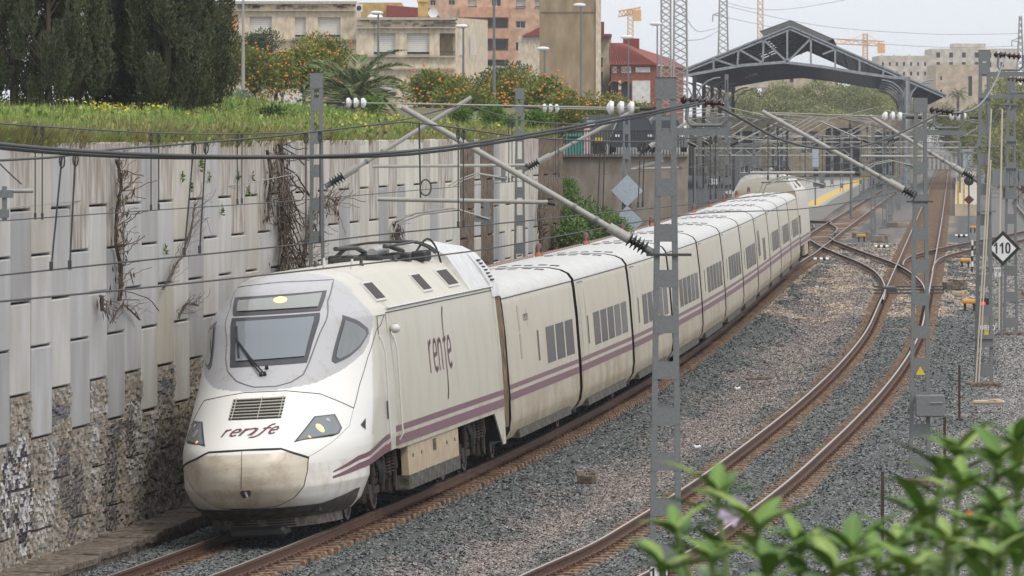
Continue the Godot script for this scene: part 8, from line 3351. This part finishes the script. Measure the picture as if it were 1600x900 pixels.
# ---------------------------------------------------------------- materials
func grime(w: int, h: int, seed_: int, base: Color, dirt: Color, low: float) -> ImageTexture:
	# painted side seen flat: streaks and spatter of brown road dirt, thick and patchy along the sill
	var im := Image.create(w, h, false, Image.FORMAT_RGB8)
	var a := FastNoiseLite.new()
	a.seed = seed_
	a.frequency = 0.012
	var b := FastNoiseLite.new()
	b.seed = seed_ + 1
	b.frequency = 0.09
	for x in w:
		var st := a.get_noise_2d(x * 2.2, 7.0) * 0.5 + b.get_noise_2d(x * 3.0, 3.0) * 0.5
		for y in h:
			var z := 4.2 * (1.0 - (y + 0.5) / h)
			var n1 := a.get_noise_2d(x, y * 0.6)
			var n2 := b.get_noise_2d(x * 1.7, y * 0.8)
			var k := 0.06 + 0.22 * st + 0.2 * n1 + 0.12 * n2
			if z < 1.3:
				k += low * (0.55 + n1 * 0.8 + n2 * 0.5)
			if z < 0.75:
				k += low * (0.4 + n2)
			if z > 3.1:
				k *= 0.5
			var e := minf(x, w - x) / float(w)
			if e < 0.03 and n2 + n1 > -0.25:
				k += 0.25
			im.set_pixel(x, y, base.lerp(dirt, clampf(k, 0.0, 0.85)).linear_to_srgb())
	return ImageTexture.create_from_image(im)

func uvmat(called: String, tex: Texture2D, rough: float) -> StandardMaterial3D:
	var m := StandardMaterial3D.new()
	m.resource_name = called
	m.albedo_texture = tex
	m.roughness = rough
	M[called] = m
	return m

func build_materials() -> void:
	var blot := ntex(1, 0.012, 0.84, 1.0)
	var fine := ntex(2, 0.09, 0.7, 1.0, Color(1, 1, 1), Color(1, 1, 1), 5)
	var streak := ntex(3, 0.014, 0.9, 1.0, Color(0.99, 0.98, 0.96), Color(1, 1, 1), 5)
	var stain := ntex(4, 0.02, 0.52, 1.0, Color(0.95, 0.82, 0.68), Color(1, 1, 1), 5)
	var topst := ntex(44, 0.03, 0.74, 1.0, Color(0.96, 0.9, 0.83), Color(1, 1, 1), 6)
	var rusty := ntex(5, 0.03, 0.5, 1.0, Color(0.9, 0.7, 0.55), Color(1, 1, 1), 5)
	var cell := ntex(6, 0.05, 0.25, 1.0, Color(1, 1, 1), Color(1, 0.98, 0.96), 2, FastNoiseLite.TYPE_CELLULAR, Vector2i(1024, 1024))
	var grav := FastNoiseLite.new()
	var gt := NoiseTexture2D.new()
	grav.seed = 9
	grav.noise_type = FastNoiseLite.TYPE_CELLULAR
	grav.cellular_return_type = FastNoiseLite.RETURN_CELL_VALUE
	grav.cellular_jitter = 1.0
	grav.frequency = 0.045
	grav.fractal_octaves = 2
	gt.width = 1024
	gt.height = 1024
	gt.seamless = true
	gt.generate_mipmaps = false
	gt.noise = grav
	var gg := Gradient.new()
	gg.offsets = PackedFloat32Array([0.0, 0.45, 0.8, 1.0])
	gg.colors = PackedColorArray([Color(0.5, 0.5, 0.52), Color(0.74, 0.74, 0.75), Color(0.9, 0.89, 0.88), Color(1, 0.99, 0.97)])
	gt.color_ramp = gg
	mat("gravel", Color(1, 1, 1), 0.92, gt, Vector3.ONE * 0.55, gt, 3.0, 0.0, true, true)
	mat("stone", Color(1, 1, 1), 0.85, null, Vector3.ONE, null, 1.0, 0.0, true, true)
	mat("rust", lin(0.17, 0.085, 0.05), 0.75, rusty, Vector3.ONE * 0.8)
	mat("railhead", lin(0.40, 0.36, 0.33), 0.38, null, Vector3.ONE, null, 1.0, 0.75)
	mat("dark_steel", lin(0.07, 0.068, 0.066), 0.6, fine, Vector3.ONE)
	mat("sleeper_a", lin(0.38, 0.25, 0.165), 0.9, rusty, Vector3.ONE * 0.7)
	mat("sleeper_b", lin(0.45, 0.31, 0.21), 0.9, rusty, Vector3.ONE * 0.8)
	mat("sleeper_c", lin(0.28, 0.24, 0.2), 0.9, rusty, Vector3.ONE * 0.6)
	for q in [["panel_a", 0.56, 0.55, 0.54], ["panel_b", 0.48, 0.48, 0.49], ["panel_c", 0.39, 0.39, 0.40], ["panel_d", 0.53, 0.50, 0.455]]:
		mat(q[0], lin(q[1], q[2], q[3]), 0.9, streak, Vector3(0.16, 0.06, 0.16), fine, 0.6)
	mat("panel_e", lin(0.62, 0.60, 0.54), 0.9, streak, Vector3(0.16, 0.06, 0.16), fine, 0.6)
	mat("panel_top", lin(0.56, 0.54, 0.52), 0.9, topst, Vector3(0.28, 0.06, 0.28), fine, 0.6)
	mat("panel_brown", lin(0.22, 0.17, 0.13), 0.95, stain, Vector3(0.5, 0.3, 0.5), fine, 1.0)
	mat("joint_dark", lin(0.05, 0.045, 0.04), 0.95)
	mat("split_stone", Color(1, 1, 1), 0.95, blot, Vector3.ONE * 0.5, fine, 1.0, 0.0, true, true)
	mat("slab_a", lin(0.25, 0.215, 0.18), 0.92, stain, Vector3.ONE * 0.6, fine, 0.8)
	mat("slab_b", lin(0.21, 0.18, 0.15), 0.92, stain, Vector3.ONE * 0.7, fine, 0.8)
	# train
	var cream := Color(0.555, 0.525, 0.435)
	var dirt := Color(0.30, 0.22, 0.135)
	uvmat("loco_side", grime(1024, 320, 21, cream, dirt, 0.42), 0.36)
	uvmat("coach_a", grime(768, 320, 31, Color(0.555, 0.505, 0.40), dirt, 0.45), 0.36)
	uvmat("coach_b", grime(768, 320, 41, Color(0.54, 0.49, 0.385), dirt, 0.5), 0.38)
	uvmat("coach_c", grime(768, 320, 51, Color(0.565, 0.52, 0.415), dirt, 0.4), 0.36)
	mat("nose", Color(1, 1, 1), 0.32, null, Vector3.ONE, null, 1.0, 0.0, false, true)
	mat("hatch", Color(1, 1, 1), 0.35, null, Vector3.ONE, null, 1.0, 0.0, false, true)
	mat("white_paint", lin(0.70, 0.70, 0.70), 0.34, blot, Vector3.ONE * 0.4, null, 1.0, 0.0, false)
	mat("roof_white", lin(0.60, 0.60, 0.585), 0.4, streak, Vector3.ONE * 0.4, null, 1.0, 0.0, false)
	mat("white_metal", lin(0.62, 0.61, 0.58), 0.4)
	mat("purple", lin(0.13, 0.028, 0.05), 0.4)
	mat("stripe", lin(0.19, 0.075, 0.11), 0.4, streak, Vector3(0.5, 0.3, 0.3), null, 1.0, 0.0, false)
	mat("black", lin(0.016), 0.6)
	mat("black_rubber", lin(0.02), 0.7)
	mat("frame_black", lin(0.05, 0.05, 0.058), 0.3)
	mat("grey_line", lin(0.16), 0.6)
	mat("grille_bar", lin(0.42, 0.40, 0.35), 0.5)
	mat("dirty_grey", lin(0.13, 0.125, 0.11), 0.75, stain, Vector3.ONE * 0.5, null, 1.0, 0.0, false)
	mat("plough", lin(0.26, 0.24, 0.23), 0.6, stain, Vector3.ONE * 0.6, null, 1.0, 0.0, false)
	mat("grimy_brown", lin(0.26, 0.18, 0.105), 0.8, stain, Vector3(0.4, 0.2, 0.4), null, 1.0, 0.0, false)
	mat("tan_box", lin(0.50, 0.40, 0.28), 0.6, streak, Vector3.ONE * 0.4, null, 1.0, 0.0, false)
	mat("under", lin(0.055, 0.048, 0.04), 0.8, rusty, Vector3.ONE * 1.5, null, 1.0, 0.0, false)
	mat("wheel", lin(0.15, 0.12, 0.1), 0.5, rusty, Vector3.ONE * 1.5, null, 1.0, 0.4, false)
	mat("steel", lin(0.4), 0.4, null, Vector3.ONE, null, 1.0, 0.6)
	mat("vent_mesh", lin(0.075, 0.065, 0.055), 0.8, fine, Vector3.ONE * 3.0, null, 1.0, 0.0, false)
	mat("brown_glaze", lin(0.05, 0.026, 0.024), 0.2)
	mat("maroon", lin(0.10, 0.03, 0.025), 0.45)
	mat("copper", lin(0.36, 0.16, 0.09), 0.6)
	mat("copper_cable", lin(0.33, 0.24, 0.2), 0.7)
	mat("slit", lin(0.36, 0.33, 0.27), 0.3)
	mat("window_frame", lin(0.50, 0.475, 0.40), 0.45)
	mat("win_a", lin(0.035, 0.036, 0.04), 0.16)
	mat("win_b", lin(0.085, 0.085, 0.09), 0.1)
	mat("win_c", lin(0.012, 0.013, 0.015), 0.16)
	mat("screen_glass", lin(0.20, 0.225, 0.25), 0.04)
	mat("upper_glass", lin(0.30, 0.31, 0.30), 0.05)
	mat("side_glass", lin(0.16, 0.18, 0.18), 0.05)
	mat("lens", lin(0.17, 0.19, 0.20), 0.08)
	mat("reflector", lin(0.5), 0.2, null, Vector3.ONE, null, 1.0, 0.7)
	for q in [["lamp", Color(1.0, 0.74, 0.42), 1.3], ["lamp_dim", Color(1.0, 0.6, 0.25), 0.8]]:
		var m := mat(q[0], lin(0.8, 0.6, 0.3), 0.3)
		m.emission_enabled = true
		m.emission = q[1]
		m.emission_energy_multiplier = q[2]
	more_materials(blot, fine, streak, stain, rusty)

func _ready() -> void:
	# --- camera, sky, sun, exposure
	var cam := Camera3D.new()
	cam.name = "camera"
	cam.fov = rad_to_deg(2.0 * atan(450.0 / F))
	cam.near = 0.5
	cam.far = 6000.0
	cam.position = Vector3(0, EYE, 0)
	cam.rotation = Vector3(-pitch, 0, 0)
	add_child(cam)
	cam.current = true
	var ca := CameraAttributesPhysical.new()
	ca.frustum_focal_length = 12.0 / (450.0 / F)
	ca.frustum_focus_distance = 108.0
	ca.exposure_aperture = 18.0
	cam.attributes = ca
	var env := Environment.new()
	env.background_mode = Environment.BG_SKY
	var sky := Sky.new()
	var sm := ProceduralSkyMaterial.new()
	sm.sky_top_color = Color(0.97, 0.98, 1.0)
	sm.sky_horizon_color = Color(0.845, 0.858, 0.88)
	sm.sky_curve = 0.25
	sm.ground_bottom_color = Color(0.35, 0.34, 0.33)
	sm.ground_horizon_color = Color(0.8, 0.8, 0.8)
	sm.sky_energy_multiplier = 1.12
	sm.sun_angle_max = 0.1
	sky.sky_material = sm
	env.sky = sky
	env.tonemap_mode = Environment.TONE_MAPPER_LINEAR
	env.tonemap_exposure = 1.0
	env.background_energy_multiplier = 1.0
	env.fog_enabled = true
	env.fog_density = 0.00014
	env.fog_light_color = Color(0.88, 0.90, 0.93)
	env.sdfgi_enabled = true
	env.ssao_enabled = true
	env.ssil_enabled = true
	var we := WorldEnvironment.new()
	we.name = "world"
	we.environment = env
	add_child(we)
	var sun := DirectionalLight3D.new()
	sun.name = "sun"
	sun.light_energy = 0.5
	sun.light_color = Color(1.0, 0.97, 0.92)
	sun.light_angular_distance = 12.0
	sun.shadow_enabled = true
	add_child(sun)
	sun.look_at_from_position(Vector3(22, 40, 6), Vector3(0, 0, -20))
	build_materials()
	# --- the large structure, then the objects
	build_tracks()
	build_ground()
	build_wall()
	build_train()
	build_rest()
